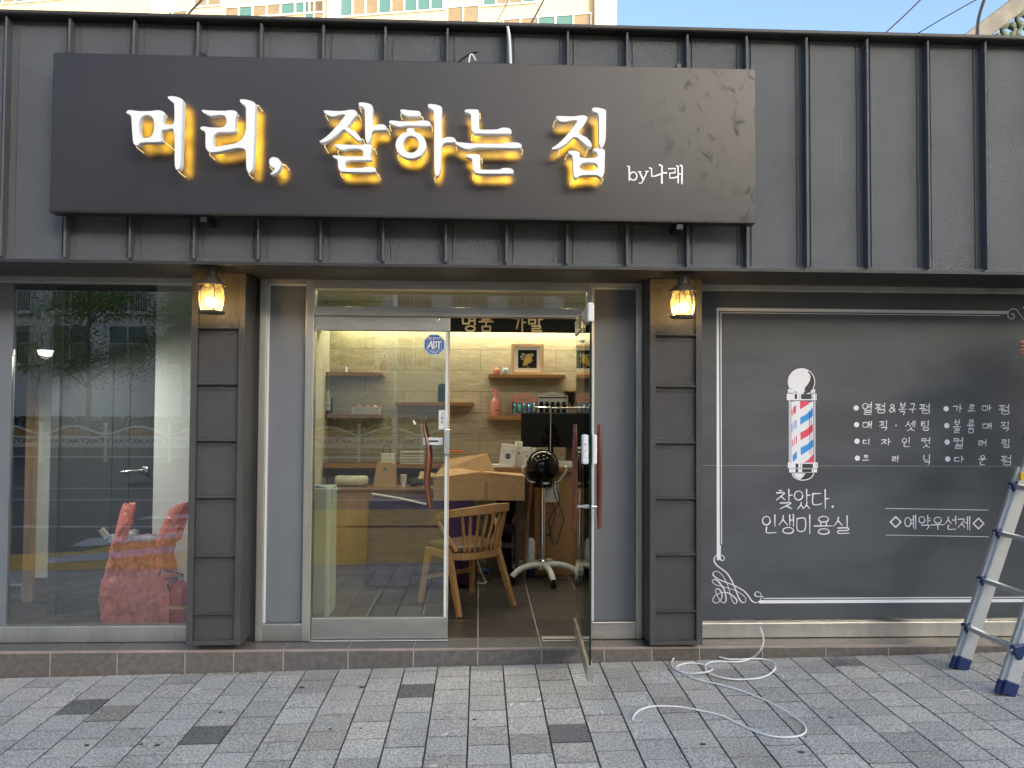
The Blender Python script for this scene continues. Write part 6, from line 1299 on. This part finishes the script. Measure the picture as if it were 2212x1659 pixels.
mb = MB()                                             # gum spots and litter scraps
for u, v in ((505, 1508), (477, 1539), (187, 1610), (339, 1610), (305, 1608), (713, 1575), (1025, 1554), (1486, 1500), (1796, 1549), (1731, 1624), (1519, 1607), (652, 1485), (781, 1484), (780, 1573), (1740, 1590)):
    p = PZ(u, v, -.13); p = PZ(u, v, gz(p.x, p.y)+.0015); r = RD.uniform(.008, .02); mb.add([(p.x+r*RD.uniform(.7, 1.2)*math.cos(t), p.y+r*RD.uniform(.6, 1)*math.sin(t), gz(p.x, p.y)+.0016) for t in [i*.7 for i in range(9)]], [tuple(range(9))])
tag(mb.build('gum_spots', mat('gum', (.05, .05, .052), .7), None), 'dark trodden gum spots scattered on the paving', 'gum', kind='stuff')
mb = MB()
for u, v in ((1105, 1530), (2085, 1517), (1600, 1535), (1128, 1530), (1163, 1521), (1690, 1480), (420, 1489), (935, 1655), (960, 1590), (1050, 1560), (1300, 1549)):
    p = PZ(u, v, -.13); z = gz(p.x, p.y)+.004; a = RD.uniform(0, 3); l, w_ = RD.uniform(.008, .03), RD.uniform(.003, .007); d = Vector((math.cos(a), math.sin(a), 0))*l; e = Vector((-math.sin(a), math.cos(a), 0))*w_; c = Vector((p.x, p.y, z))
    mb.add([c-d-e, c+d-e, c+d+e+Vector((0, 0, .003)), c-d+e], [(0, 1, 2, 3)])
tag(mb.build('paper_scraps', M['white'], None, fixn=False), 'tiny white scraps of litter on the paving', 'litter', kind='stuff')
mb = MB()
for i in range(170):                                  # dry leaf crumbs in the gap along the step
    u = RD.choice([RD.uniform(395, 640), RD.uniform(395, 560), RD.uniform(1650, 2150)]); x = X(u, 1435, YL); y = YL-RD.uniform(.01, .05)
    a = RD.uniform(0, 6); l = RD.uniform(.003, .012); c = Vector((x, y, gz(x, y)+.004)); d = Vector((math.cos(a), math.sin(a), .2))*l; e = Vector((-math.sin(a), math.cos(a), 0))*.002
    mb.add([c-d-e, c+d-e, c+d+e, c-d+e], [(0, 1, 2, 3)])
tag(mb.build('dry_leaf_litter', mat('dry_leaf', (.16, .11, .06), .9), None, fixn=False), 'brown dry crumbs of leaves in the gap below the step', 'leaf litter', kind='stuff')
# ------------------------------------------------------------------ ladder
f1 = PZ(2076, 1445, gz(2.95, -.4)); f2 = PZ(2184, 1502, gz(2.98, -.8))
zl2 = zoomer_n(3650, 1800, 382/634)
t1 = P(*zl2(600, 250), f1.y); slope = (t1.x-f1.x-.0)/(t1.z-f1.z)
LD = thing('step_ladder', (f1.x, (f1.y+f2.y)/2, f1.z), 'aluminium telescopic step ladder with navy rung clips standing on the paving', 'ladder')
ld = Vector((slope, 0, 1)).normalized(); HL = 2.25
def lp(yy, h, x0=None): return Vector((f1.x + slope*h, yy, f1.z + h))
for i, (yy, nm) in enumerate(((f1.y, 0), (f2.y, 1))):
    mb = MB(); mb.bar(lp(yy, .03), lp(yy, HL), .028, .076, (1, 0, 0)); o = mb.build('rail', M['alu'], LD, bevel=.004)
    mb = MB(); mb.bar(lp(yy, .02)+Vector((-.046, .016, 0)), lp(yy, 1.2)+Vector((-.046, .016, 0)), .024, .026, (1, 0, 0)); mb.build('outer_rail', M['alu'], LD, bevel=.003)
    mb = MB(); mb.bar(lp(yy, -.004), lp(yy, .07), .036, .078, (1, 0, 0)); mb.bar(lp(yy, -.002)+Vector((-.045, .016, 0)), lp(yy, .075)+Vector((-.045, .016, 0)), .03, .03, (1, 0, 0)); mb.build('foot_cap', M['blue_plastic'], LD, bevel=.006)
    mb = MB(); apex = lp(yy, HL); mb.bar(apex, (apex.x+slope*HL, yy, f1.z), .028, .068, (1, 0, 0)); mb.build('rail', M['alu'], LD, bevel=.004)
r1 = P(2090, 1356, f1.y).z-f1.z
for k in range(7):
    h = r1+.281*k; a = lp(f1.y-.0, h); b = lp(f2.y, h); a.x -= .035; b.x -= .035
    mb = MB(); mb.bar(a+Vector((0, .03, 0)), b+Vector((0, -.03, 0)), .036, .026, (0, 0, 1)); mb.bar(a+Vector((.02, .02, -.012)), b+Vector((.02, -.02, -.012)), .05, .008, (0, 0, 1)); o = mb.build('rung', M['alu'], LD, bevel=.005)
    for p, s in ((a, 1), (b, -1)):
        mb = MB(); c = p+Vector((-.006, s*.012, -.004)); mb.prism([(c.x-.026, c.z+.022), (c.x+.036, c.z+.042), (c.x+.034, c.z-.01), (c.x+.018, c.z-.045), (c.x+.0, c.z-.05), (c.x-.022, c.z-.012)], c.y-.022, c.y+.022); cl_ = mb.build('clip', M['blue_plastic'], o, bevel=.005)
        mb = MB(); mb.ball((c.x-.024, c.y, c.z+.003), .009, 10); mb.build('clip_pin', M['steel_bright'], o)
    b2 = lp(f1.y, h); ax = lp(f1.y, HL).x; xm = 2*ax-b2.x
    mb = MB(); mb.bar((xm+.03, f1.y+.03, f1.z+h), (xm+.03, f2.y-.03, f1.z+h), .036, .026, (0, 0, 1)); mb.build('rung', M['alu'], LD, bevel=.005)
mb = MB(); a = P(*zl2(605, 115), f1.y-.04); mb.box(a.x, a.x+.03, a.y-.012, a.y+.01, a.z-.03, a.z+.012); mb.build('warning_tag', M['yellow'], LD)
# ------------------------------------------------------------------ person standing on the ladder, mostly outside the frame
def skin_body(name, verts, edges, radii, m, par, root=0, sub=2):
    me = bpy.data.meshes.new(name); off = rootloc(par); me.from_pydata([Vector(v)-off for v in verts], edges, [])
    o = bpy.data.objects.new(name, me); COL.objects.link(o); sm = o.modifiers.new('s', 'SKIN')
    for i, r in enumerate(radii):
        me.skin_vertices[0].data[i].radius = (r, r) if not isinstance(r, tuple) else r
        me.skin_vertices[0].data[i].use_root = (i == root)
    sb = o.modifiers.new('d', 'SUBSURF'); sb.levels = sub; sb.render_levels = sub
    dg = bpy.context.evaluated_depsgraph_get(); nm = bpy.data.meshes.new_from_object(o.evaluated_get(dg)); o.modifiers.clear(); o.data = nm; nm.materials.clear(); nm.materials.append(m)
    for p in nm.polygons: p.use_smooth = True
    o.parent = par; return o
hand = P(2210, 752, -.62); px_, py_ = 3.86, -.72; zf = f1.z+r1+.281*2+.02
PE = thing('person', (px_, py_, zf), 'person in dark clothes on the ladder, one fist showing at the right edge', 'person')
M['skin'] = mat('skin', (.42, .2, .13), .5, 0, (30, .1)); M['dark_shirt'] = mat('dark_shirt', (.022, .024, .03), .85, 0, (30, .2)); M['trousers'] = mat('dark_trousers', (.03, .032, .045), .85, 0, (30, .2)); M['hair'] = mat('black_hair', (.012, .01, .01), .45)
pz = zf+.93
V = [(px_, py_, pz), (px_, py_, pz+.17), (px_, py_+.01, pz+.36), (px_, py_, pz+.5), (px_-.01, py_+.02, pz+.58), (px_-.015, py_+.035, pz+.68), (px_-.015, py_+.045, pz+.78),
     (px_-.19, py_, pz+.46), (px_-.33, py_-.01, pz+.2), (hand.x+.08, hand.y+.0, hand.z+.01), (px_+.19, py_, pz+.46), (px_+.25, py_+.05, pz+.18), (px_+.2, py_+.3, pz+.16),
     (px_-.1, py_, pz-.05), (px_-.11, py_+.03, pz-.46), (px_-.11, py_, pz-.86), (px_+.1, py_, pz-.05), (px_+.11, py_+.05, pz-.46), (px_+.11, py_, pz-.86), (px_-.11, py_+.15, pz-.9), (px_+.11, py_+.15, pz-.9)]
E = [(0, 1), (1, 2), (2, 3), (3, 4), (4, 5), (5, 6), (3, 7), (7, 8), (8, 9), (3, 10), (10, 11), (11, 12), (0, 13), (13, 14), (14, 15), (0, 16), (16, 17), (17, 18), (15, 19), (18, 20)]
Rr_ = [(.15, .11), (.13, .1), (.16, .11), (.13, .09), .055, (.075, .09), (.07, .085), .06, .045, .028, .06, .045, .03, .09, .062, .042, .09, .062, .042, .035, .035]
skin_body('body', V, E, Rr_, M['skin'], PE)
V2 = [(px_, py_, pz-.02), (px_, py_, pz+.17), (px_, py_+.01, pz+.36), (px_, py_, pz+.5), (px_-.19, py_, pz+.46), (px_-.30, py_-.01, pz+.26), (px_+.19, py_, pz+.46), (px_+.24, py_+.04, pz+.24)]
skin_body('shirt', V2, [(0, 1), (1, 2), (2, 3), (3, 4), (4, 5), (3, 6), (6, 7)], [(.17, .13), (.15, .12), (.18, .13), (.13, .095), .078, .068, .078, .068], M['dark_shirt'], PE)
V3 = [(px_, py_, pz), (px_-.1, py_, pz-.06), (px_-.11, py_+.03, pz-.46), (px_-.11, py_, pz-.84), (px_+.1, py_, pz-.06), (px_+.11, py_+.05, pz-.46), (px_+.11, py_, pz-.84)]
skin_body('trousers', V3, [(0, 1), (1, 2), (2, 3), (0, 4), (4, 5), (5, 6)], [(.165, .13), .108, .08, .062, .108, .08, .062], M['trousers'], PE)
mb = MB(); mb.ball((px_-.015, py_+.025, pz+.76), .105, 20, (.82, 1, 1.05)); mb.build('hair', M['hair'], PE, smooth=True)
# fist: palm and curled fingers as one skin
hx, hy, hz = hand.x+.04, hand.y, hand.z
hv = [(hx+.05, hy, hz+.005), (hx, hy, hz)]; he = [(0, 1)]; hr = [(.027, .02), (.036, .024)]
for i, (dz, l) in enumerate(((.032, .036), (.011, .041), (-.011, .039), (-.031, .032))):
    b = len(hv); hv += [(hx-.032, hy-.006, hz+dz), (hx-.032-l*.45, hy+.008, hz+dz*1.02), (hx-.026-l*.25, hy+.03, hz+dz*1.0), (hx-.01, hy+.032, hz+dz*.95)]
    he += [(1, b), (b, b+1), (b+1, b+2), (b+2, b+3)]; hr += [.0105, .0105, .0095, .0085]
b = len(hv); hv += [(hx+.012, hy+.014, hz+.036), (hx-.014, hy+.03, hz+.044), (hx-.034, hy+.04, hz+.034)]; he += [(1, b), (b, b+1), (b+1, b+2)]; hr += [.013, .011, .009]
skin_body('hand', hv, he, hr, M['skin'], PE)
# ------------------------------------------------------------------ apartment block behind the shop
M['apt'] = mat('apartment_paint', (.52, .42, .27), .8, 0, (.25, .06)); M['apt_white'] = mat('apartment_white', (.8, .72, .58), .8)
M['win_glass'] = mat('tinted_window', (.07, .15, .15), .1, 0, spec=.5); M['win_tan'] = mat('blind_window', (.2, .155, .1), .25, 0, (2, .15)); M['win_frame'] = mat('window_frame_white', (.72, .68, .62), .5)
al = math.radians(11); AO = P(1325, 40, 45); 
APT = thing('apartment_block', (AO.x, AO.y, 0), 'tall sunlit cream apartment block with teal windows behind the shop roof', 'building')
fx = Vector((math.cos(al), -math.sin(al), 0)); fy = Vector((math.sin(al), math.cos(al), 0))
def apt_pt(u, v, off=0):                               # photo pixel on the front face of the block
    d = ray(u, v); n = fy; t = ((Vector((AO.x, AO.y, 0))-CAM).dot(n)+off)/d.dot(n); p = CAM+d*t; q = p-Vector((AO.x, AO.y, 0)); return q.dot(fx), p.z
def apt_box(mb, s0, s1, z0, z1, d0, d1):
    O = Vector((AO.x, AO.y, 0)); vs = [O+fx*s+fy*d+Vector((0, 0, z)) for z in (z0, z1) for s, d in ((s0, d0), (s1, d0), (s1, d1), (s0, d1))]
    mb.add(vs, [(3, 2, 1, 0), (4, 5, 6, 7), (0, 1, 5, 4), (1, 2, 6, 5), (2, 3, 7, 6), (3, 0, 4, 7)])
mb = MB(); apt_box(mb, -62, 0, -.3, 46, .0, 14); mb.build('wall', M['apt'], APT)
mb = MB(); s_, _ = apt_pt(1286, 40); apt_box(mb, s_, 0.05, -.3, 46, -.6, .0); s2, _ = apt_pt(350, 10); apt_box(mb, s2-.6, s2+.6, -.3, 46, -.5, 0); s3, _ = apt_pt(720, 20); apt_box(mb, s3-.3, s3+.5, -.3, 46, -.4, 0); mb.build('pier', M['apt_white'], APT)
zq_ = zoomer(0, 0, 1300); zq2 = zoomer(1200, 0, 1300)
def apt_win(zm, x0, x1, yt, yb, cells):
    uL, vb = zm(x0, yb); uR, _ = zm(x1, yb); _, vt = zm(x0, yt); s0, z0 = apt_pt(uL, vb); s1, _ = apt_pt(uR, vb); _, z1 = apt_pt(uL, vt)
    mb = MB(); b = .1; n = len(cells); w_ = (s1-s0)/n
    apt_box(mb, s0-b, s1+b, z0-b, z0, -.12, .05); apt_box(mb, s0-b, s1+b, z1, z1+b, -.12, .05)
    for i in range(n+1): apt_box(mb, s0+i*w_-b/2, s0+i*w_+b/2, z0, z1, -.12, .05)
    fr = mb.build('window', M['win_frame'], APT)
    for i, c in enumerate(cells):
        mb = MB(); apt_box(mb, s0+i*w_+b/2, s0+(i+1)*w_-b/2, z0, z1, -.05, .02); mb.build('pane', M['win_glass'] if c == 't' else M['win_tan'], fr)
apt_win(zq_, -150, 545, -120, 38, 'ntntntnt'); apt_win(zq_, 1510, 2170, 60, 128, 'ntnnttn'); apt_win(zq_, 1300, 1485, -50, 48, 'nn'); apt_win(zq_, 1060, 1260, 92, 160, 'tn')
apt_win(zq2, 0, 130, -30, 130, 'tn'); apt_win(zq2, 238, 930, -90, 112, 'tnntnttt'); apt_win(zq2, 955, 1168, 58, 165, 'nn'); apt_win(zq2, 1195, 1545, -80, 40, 'tnnt'); apt_win(zq2, 1330, 1918, 138, 230, 'nnttn')
apt_win(zq_, 560, 1000, -330, -160, 'ntnt'); apt_win(zq2, 238, 930, -420, -200, 'tnntnttt'); apt_win(zq2, 1195, 1918, -320, -200, 'tnnttn')
# wires and a thin pole seen over the roof
def sky_wire(pts, y, r, lab, m='cable_black'): 
    mb = MB(); mb.tube(crom([P(u, v, y) for u, v in pts], 8), r, 6); tag(mb.build('overhead_wire', M[m], None, smooth=True), lab, 'wire', 'wires over the roof')
sky_wire([(330, 130), (404, 34), (440, -5), (520, -95)], 4.0, .012, 'thick grey wire slanting up over the left part of the roof')
sky_wire([(1020, 140), (1068, 58), (1097, 3), (1130, -60)], 4.0, .006, 'thin wire slanting up in front of the apartment, left of a thicker one'); sky_wire([(1090, 140), (1143, 58), (1176, -2), (1215, -70)], 4.0, .012, 'thicker wire slanting up in front of the apartment windows')
sky_wire([(1880, 105), (1910, 74), (1950, 37), (1986, 2), (2040, -50)], 6.0, .011, 'wire slanting up across the blue sky, left of the other'); sky_wire([(1930, 100), (1979, 74), (2040, 38), (2104, 2), (2200, -50)], 6.0, .009, 'wire rising gently across the blue sky towards the stone railing')
sky_wire([(2110, 130), (2111, 76), (2114, 40), (2126, 0), (2150, -60)], 2.5, .016, 'thick curved cable in front of the stone railing')
# ------------------------------------------------------------------ carved stone railing of the neighbour at the far right
M['old_stone'] = mat('old_stone', (.14, .135, .125), .85, 0, (6, .25), (60, .4)); M['green_stone'] = mat('carved_green_stone', (.075, .1, .075), .8, 0, (14, .4), (40, .5))
yr = 3.2; SR = thing('stone_railing', (P(2212, 80, yr).x, yr, 2.9), 'sloping stone stair railing with green carved scroll balusters above the roof corner', 'railing')
a = P(2040, 130, yr); b = P(2330, -90, yr); mb = MB(); mb.bar(a, b, .28, .19, (0, 0, 1)); mb.build('handrail', M['old_stone'], SR, bevel=.02)
dv = (b-a); nv = Vector((-dv.z, 0, dv.x)).normalized()
a2 = a-nv*.62; mb = MB(); mb.bar(a2, a2+dv, .3, .16, (0, 0, 1)); mb.build('base_rail', M['old_stone'], SR, bevel=.02)
for i in range(9):
    c = a+dv*(.1+i*.11)-nv*.1; mb = MB(); hgt = .44
    for s in (-1, 1):
        pts = [c+Vector((s*.02, 0, 0)), c+Vector((s*.07, 0, -.08)), c+Vector((s*.03, 0, -.17)), c+Vector((s*.065, 0, -.26)), c+Vector((s*.02, 0, -.33)), c+Vector((s*.05, 0, -hgt))]
        mb.tube(crom(pts, 5), [.034+.012*math.sin(j*.9) for j in range(26)], 10)
    mb.build('baluster', M['green_stone'], SR, smooth=True)
mb = MB(); mb.box(a.x+.2, b.x, yr-.3, yr+.5, -.3, 3.2); mb.build('support_wall', M['old_stone'], SR)
# ------------------------------------------------------------------ across the street (seen only mirrored in the glass): mirror pixel -> real point
def MR(u, v, d): p = P(u, v, d); return Vector((p.x, -p.y, p.z))
def MG(u, v): p = PZ(u, v, RZ); return Vector((p.x, -p.y, RZ))
M['road_yellow'] = mat('road_yellow', (.6, .38, .08), .8, 0, (3, .25)); M['road_white'] = mat('road_white', (.5, .52, .55), .8, 0, (4, .2)); M['road_red'] = mat('road_red', (.16, .07, .06), .85, 0, (3, .2))
mb = MB(); y_k = KERB_Y-.03
pa, pb, pc_ = MG(180, 1192), MG(400, 1142), MG(600, 1102)
mb.add([(-8, y_k, RZ+.004), (9, y_k, RZ+.004), (9, -9.5, RZ+.004), (pc_.x+.5, pc_.y, RZ+.004), (pb.x, pb.y, RZ+.004), (pa.x, pa.y, RZ+.004), (-8, -4.2, RZ+.004)], [tuple(range(7))[::-1]])
tag(mb.build('yellow_marking', M['road_yellow'], None), kind='structure')
mb = MB()
for pl in ([(760, 705), (965, 615), (1500, 575), (2300, 515), (2300, 575), (1500, 645), (1120, 690)], [(505, 835), (620, 812), (1120, 765), (2300, 655), (2300, 725), (1120, 845), (505, 890)], [(1460, 410), (1620, 370), (2300, 330), (2300, 385)]):
    q = [MG(*z0w(a, b)) for a, b in pl]; mb.add([(p.x, p.y, RZ+.008) for p in q], [tuple(range(len(q)))])
tag(mb.build('white_hatching', M['road_white'], None), kind='structure')
mb = MB()
for v in (1140, 1081, 1056):
    y = MG(200, v).y; mb.add([(-40, y, RZ+.004), (40, y, RZ+.004), (40, y-.16, RZ+.004), (-40, y-.16, RZ+.004)], [(0, 1, 2, 3)])
tag(mb.build('lane_lines', M['road_white'], None), kind='structure')
YFN = -20.0
fz0 = RZ+.05
def fence_panel():
    t = thing('road_fence', (0, YFN, fz0), 'white tubular road fence panel with half wheel pattern and orange plate', 'fence', 'road fence panels along the far side')
    W_ = 2.0; m = mat('fence_white', (.6, .62, .62), .4); y = YFN
    mb = MB(); mb.tube([(0, y, fz0), (0, y, fz0+1.12)], .05, 10); mb.ball((0, y, fz0+1.18), .07, 10); mb.build('post', M['alu'], t, smooth=True)
    mb = MB()
    for z in (.15, .48, .55, .78): mb.tube([(0, y, fz0+z), (W_, y, fz0+z)], .03, 6)
    top_ = [(W_*i/12, y, fz0+.86+.26*max(0, math.sin(math.pi*(i/12)))**1.6) for i in range(13)]; mb.tube(top_, .04, 6); mb.build('rails', m, t, smooth=True)
    for cx in (.4, 1.0, 1.6):
        mb = MB(); mb.tube([(cx+.27*math.cos(a_), y, fz0+.55+.2*math.sin(a_)) for a_ in [math.pi*i/10 for i in range(11)]], .024, 6)
        for a_ in (.6, 1.57, 2.5): mb.tube([(cx+.08*math.cos(a_), y, fz0+.55+.06*math.sin(a_)), (cx+.26*math.cos(a_), y, fz0+.55+.19*math.sin(a_))], .016, 5)
        mb.build('half_wheel', m, t)
    mb = MB(); mb.box(.5, 1.5, y-.01, y+.01, fz0+.8, fz0+1.02); pl = mb.build('plate', mat('plate_orange', (.42, .22, .06), .6), t)
    mb = MB(); words = '어린이보호구역'
    for i, ch in enumerate(words):
        cx = 1.42-.14*i
        for st in syllable(ch): ribbon(mb, [(cx-(a_-.5)*.11, fz0+.91-(b_-.5)*.13) for a_, b_ in st], .014, y+.014)
    for v in mb.v: v.y = y+.0125+abs(v.y-(y+.0135))*.3
    mb.build('lettering', M['black_matte'], pl)
    return t
fp = fence_panel(); xs0 = MR(228, 960, 20).x; xs0 -= 2.0*4
for i in range(18):
    o = fp if i == 0 else copy_tree(fp); o.location.x = xs0+i*2.0
# trees
M['bark'] = mat('bark', (.14, .115, .09), .9, 0, (9, .3), (30, .5)); M['leaf'] = mat('leaf', (.16, .24, .05), .5, 0, (1.2, .4))
_N = M['leaf'].node_tree.nodes; _L = M['leaf'].node_tree.links; _t = _N.new('ShaderNodeBsdfTranslucent'); _t.inputs[0].default_value = (.22, .34, .05, 1); _m = _N.new('ShaderNodeMixShader'); _m.inputs[0].default_value = .5
_L.new(_N['Principled BSDF'].outputs[0], _m.inputs[1]); _L.new(_t.outputs[0], _m.inputs[2]); _L.new(_m.outputs[0], _N['Material Output'].inputs[0])

def tree_mesh(seed, h, rad, base):
    r = random.Random(seed); tr = MB(); tr.tube([(0, 0, 0), (.03, 0, h*.3), (-.02, .03, h*.6), (0, 0, h*.9)], [.1, .085, .06, .02], 10)
    lf = MB(); tips = []
    for i in range(15):
        z = h*(base+.06+.6*r.random()*(1-base)); a = r.uniform(0, 6.28); l = rad*r.uniform(.55, 1.05)*(1.15-(z/h)*.5); p0 = Vector((0, 0, z)); p2 = Vector((math.cos(a)*l, math.sin(a)*l, z+l*r.uniform(.35, .9))); p1 = (p0+p2)/2+Vector((0, 0, .12))
        tr.tube([p0, p1, p2], [.035, .02, .006], 6); tips += [p2, p1, (p1+p2)/2]
    tips += [Vector((0, 0, h*f)) for f in (.8, .9, 1.0)]
    for p in tips:
        s = r.uniform(.35, .62)*rad/1.6
        for j in range(150):
            c = p+Vector((r.gauss(0, s), r.gauss(0, s), r.gauss(0, s*.55))); d = Vector((r.gauss(0, 1), r.gauss(0, 1), r.gauss(0, .6))).normalized(); e = d.orthogonal().normalized(); k = r.uniform(.04, .075)
            lf.add([c-d*k, c+e*k*.6, c+d*k, c-e*k*.6], [(0, 1, 2, 3)])
    return tr, lf
def tree(u, d, h, rad, seed, lab, base=.26):
    p = MR(u, 1000, d); t = thing('street_tree', (p.x, p.y, RZ), lab, 'tree', 'young trees across the street'); tr, lf = tree_mesh(seed, h, rad, base)
    tr.build('trunk', M['bark'], t, local=True, smooth=True); lf.build('crown', M['leaf'], t, local=True, fixn=False)
tree(187, 24.5, 7.4, 2.1, 1, 'slim young tree mirrored in the middle of the left window'); tree(395, 26, 6.6, 1.5, 2, 'sparse young tree mirrored near the right edge of the left window'); tree(700, 24.5, 7.2, 1.9, 3, 'young tree mirrored in the left side of the closed door')
tree(-160, 24.5, 7.0, 2.0, 4, 'young tree far left across the street'); tree(1330, 24.5, 7.2, 2.0, 5, 'young tree across the street right of the flags'); tree(1900, 24.5, 7.0, 2.0, 6, 'young tree across the street opposite the chalkboard')
# hedge along the wall
r = random.Random(5); mb = MB()
for i in range(17000):
    c = Vector((r.uniform(-34, 26), -33.5+r.gauss(0, .7), RZ+1.25*r.random()**.6)); d = Vector((r.gauss(0, 1), r.gauss(0, 1), r.gauss(0, 1))).normalized(); e = d.orthogonal().normalized(); k = r.uniform(.08, .15); mb.add([c-d*k, c+e*k*.6, c+d*k, c-e*k*.6], [(0, 1, 2, 3)])
tag(mb.build('hedge', mat('hedge_leaf', (.03, .055, .015), .7, 0, (1, .4)), None, fixn=False), 'dark shrubs along the foot of the building across the street', 'shrubs', kind='stuff')
# apartment across the street
OB = thing('street_apartment', (0, -37, RZ), 'grey apartment building with railed windows across the street', 'building')
M['opp'] = mat('opposite_wall', (.6, .61, .63), .85, 0, (.6, .12)); mb = MB(); mb.box(-55, 48, -49, -37, RZ, 16.5); mb.build('wall', M['opp'], OB)
zr0 = MR(300, 786, 37).z; pw = MR(235, 750, 37).x; pitchx = abs(MR(360, 750, 37).x-pw)
for fl in range(4):
    for i in range(-4, 9):
        x0 = pw+i*pitchx; z0 = zr0+fl*2.8; mb = MB()
        if fl < 3:
            mb.box(x0, x0+.06, -37, -36.9, z0, z0+2.0); mb.box(x0+2.0, x0+2.06, -37, -36.9, z0, z0+2.0); mb.box(x0+1.0, x0+1.06, -37, -36.9, z0, z0+2.0); mb.box(x0-.05, x0+2.1, -37, -36.88, z0+2.0, z0+2.08)
            w_ = mb.build('window', M['win_frame'], OB); mb = MB(); mb.box(x0+.06, x0+2.0, -36.99, -36.97, z0, z0+2.0); mb.build('pane', mat('dark_pane', (.015, .018, .02), .1) if 'dp' not in M else M['dp'], w_)
            mb = MB(); [mb.box(x0-.1+j*.13, x0-.07+j*.13, -36.7, -36.67, z0-.05, z0+1.05) for j in range(18)]; mb.box(x0-.12, x0+2.2, -36.71, -36.66, z0+1.02, z0+1.08); mb.box(x0-.12, x0+2.2, -36.71, -36.66, z0-.1, z0-.03); mb.box(x0-.12, x0+2.2, -37, -36.6, z0-.2, z0-.11); mb.build('railing', M['win_frame'], OB)
mb = MB()
for fl in range(3, 4):
    for i in range(-4, 9): x0 = pw+i*pitchx; z0 = zr0+fl*2.8; mb.box(x0, x0+2.0, -37, -36.95, z0, z0+2.0)
tag(mb.build('upper_windows', M['win_tan'], OB), kind='stuff')
# lamp post with two flags
pp = MR(853, 900, 19.4); FL = thing('flag_post', (pp.x, pp.y, RZ), 'street lamp post with two white national flags across the street', 'flag pole')
ztp = MR(853, 790, 19.4).z; mb = MB(); mb.tube(crom([(pp.x, pp.y, RZ), (pp.x, pp.y, ztp+.4), (pp.x, pp.y, ztp+2.6), (pp.x+.3, pp.y, ztp+3.2), (pp.x+1.2, pp.y, ztp+3.5)], 6), .085, 10); mb.build('post', M['alu'], FL, smooth=True)
def flag(s):
    tipp = MR(834 if s < 0 else 895, 757 if s < 0 else 760, 19.4); b0 = MR(868, 813, 19.4); b0.y = pp.y+.1; tipp.y = pp.y+.25
    mb = MB(); mb.tube([b0, tipp], .015, 6); o = mb.build('flag_staff', M['steel_bright'], FL)
    d = (b0-tipp).normalized(); hang = Vector((-.64, 0, -.77)).normalized() if s < 0 else Vector((-.4, .05, -1)).normalized(); a = tipp+d*.03; L_, W2 = (.72, .52) if s < 0 else (.8, .2)
    def fp_(i, j): return a+d*(W2*j)+hang*(L_*i)+Vector((0, .04*math.sin(i*7+j*3), 0))
    nI, nJ = 10, 8; mb = MB(); mb.v = [fp_(i/nI, j/nJ) for i in range(nI+1) for j in range(nJ+1)]
    for i in range(nI):
        for j in range(nJ): mb.f.append([i*(nJ+1)+j, i*(nJ+1)+j+1, (i+1)*(nJ+1)+j+1, (i+1)*(nJ+1)+j]); mb.mi.append(0)
    mb.build('flag_cloth', M['white'], o, fixn=False)
    mb = MB(); n = 20
    for half in (0, 1):
        mb.cur = half; pts = [fp_(.45+.22*math.cos(math.pi*(k/n)+math.pi*half), .5+.28*math.sin(math.pi*(k/n)+math.pi*half))+Vector((0, .03, 0)) for k in range(n+1)]; mb.add(pts, [tuple(range(n+1))])
    for ci, cj in ((.14, .2), (.14, .8), (.78, .2), (.78, .8)):
        mb.cur = 2
        for b_ in (-.05, 0, .05): mb.add([fp_(ci+b_-.015, cj-.1)+Vector((0, .03, 0)), fp_(ci+b_+.015, cj-.1)+Vector((0, .03, 0)), fp_(ci+b_+.015, cj+.1)+Vector((0, .03, 0)), fp_(ci+b_-.015, cj+.1)+Vector((0, .03, 0))], [(0, 1, 2, 3)])
    mb.build('flag_emblem', [mat('flag_red', (.55, .05, .06), .7), mat('flag_blue', (.03, .08, .3), .7), M['black_matte']], o, fixn=False)
flag(-1); flag(1)
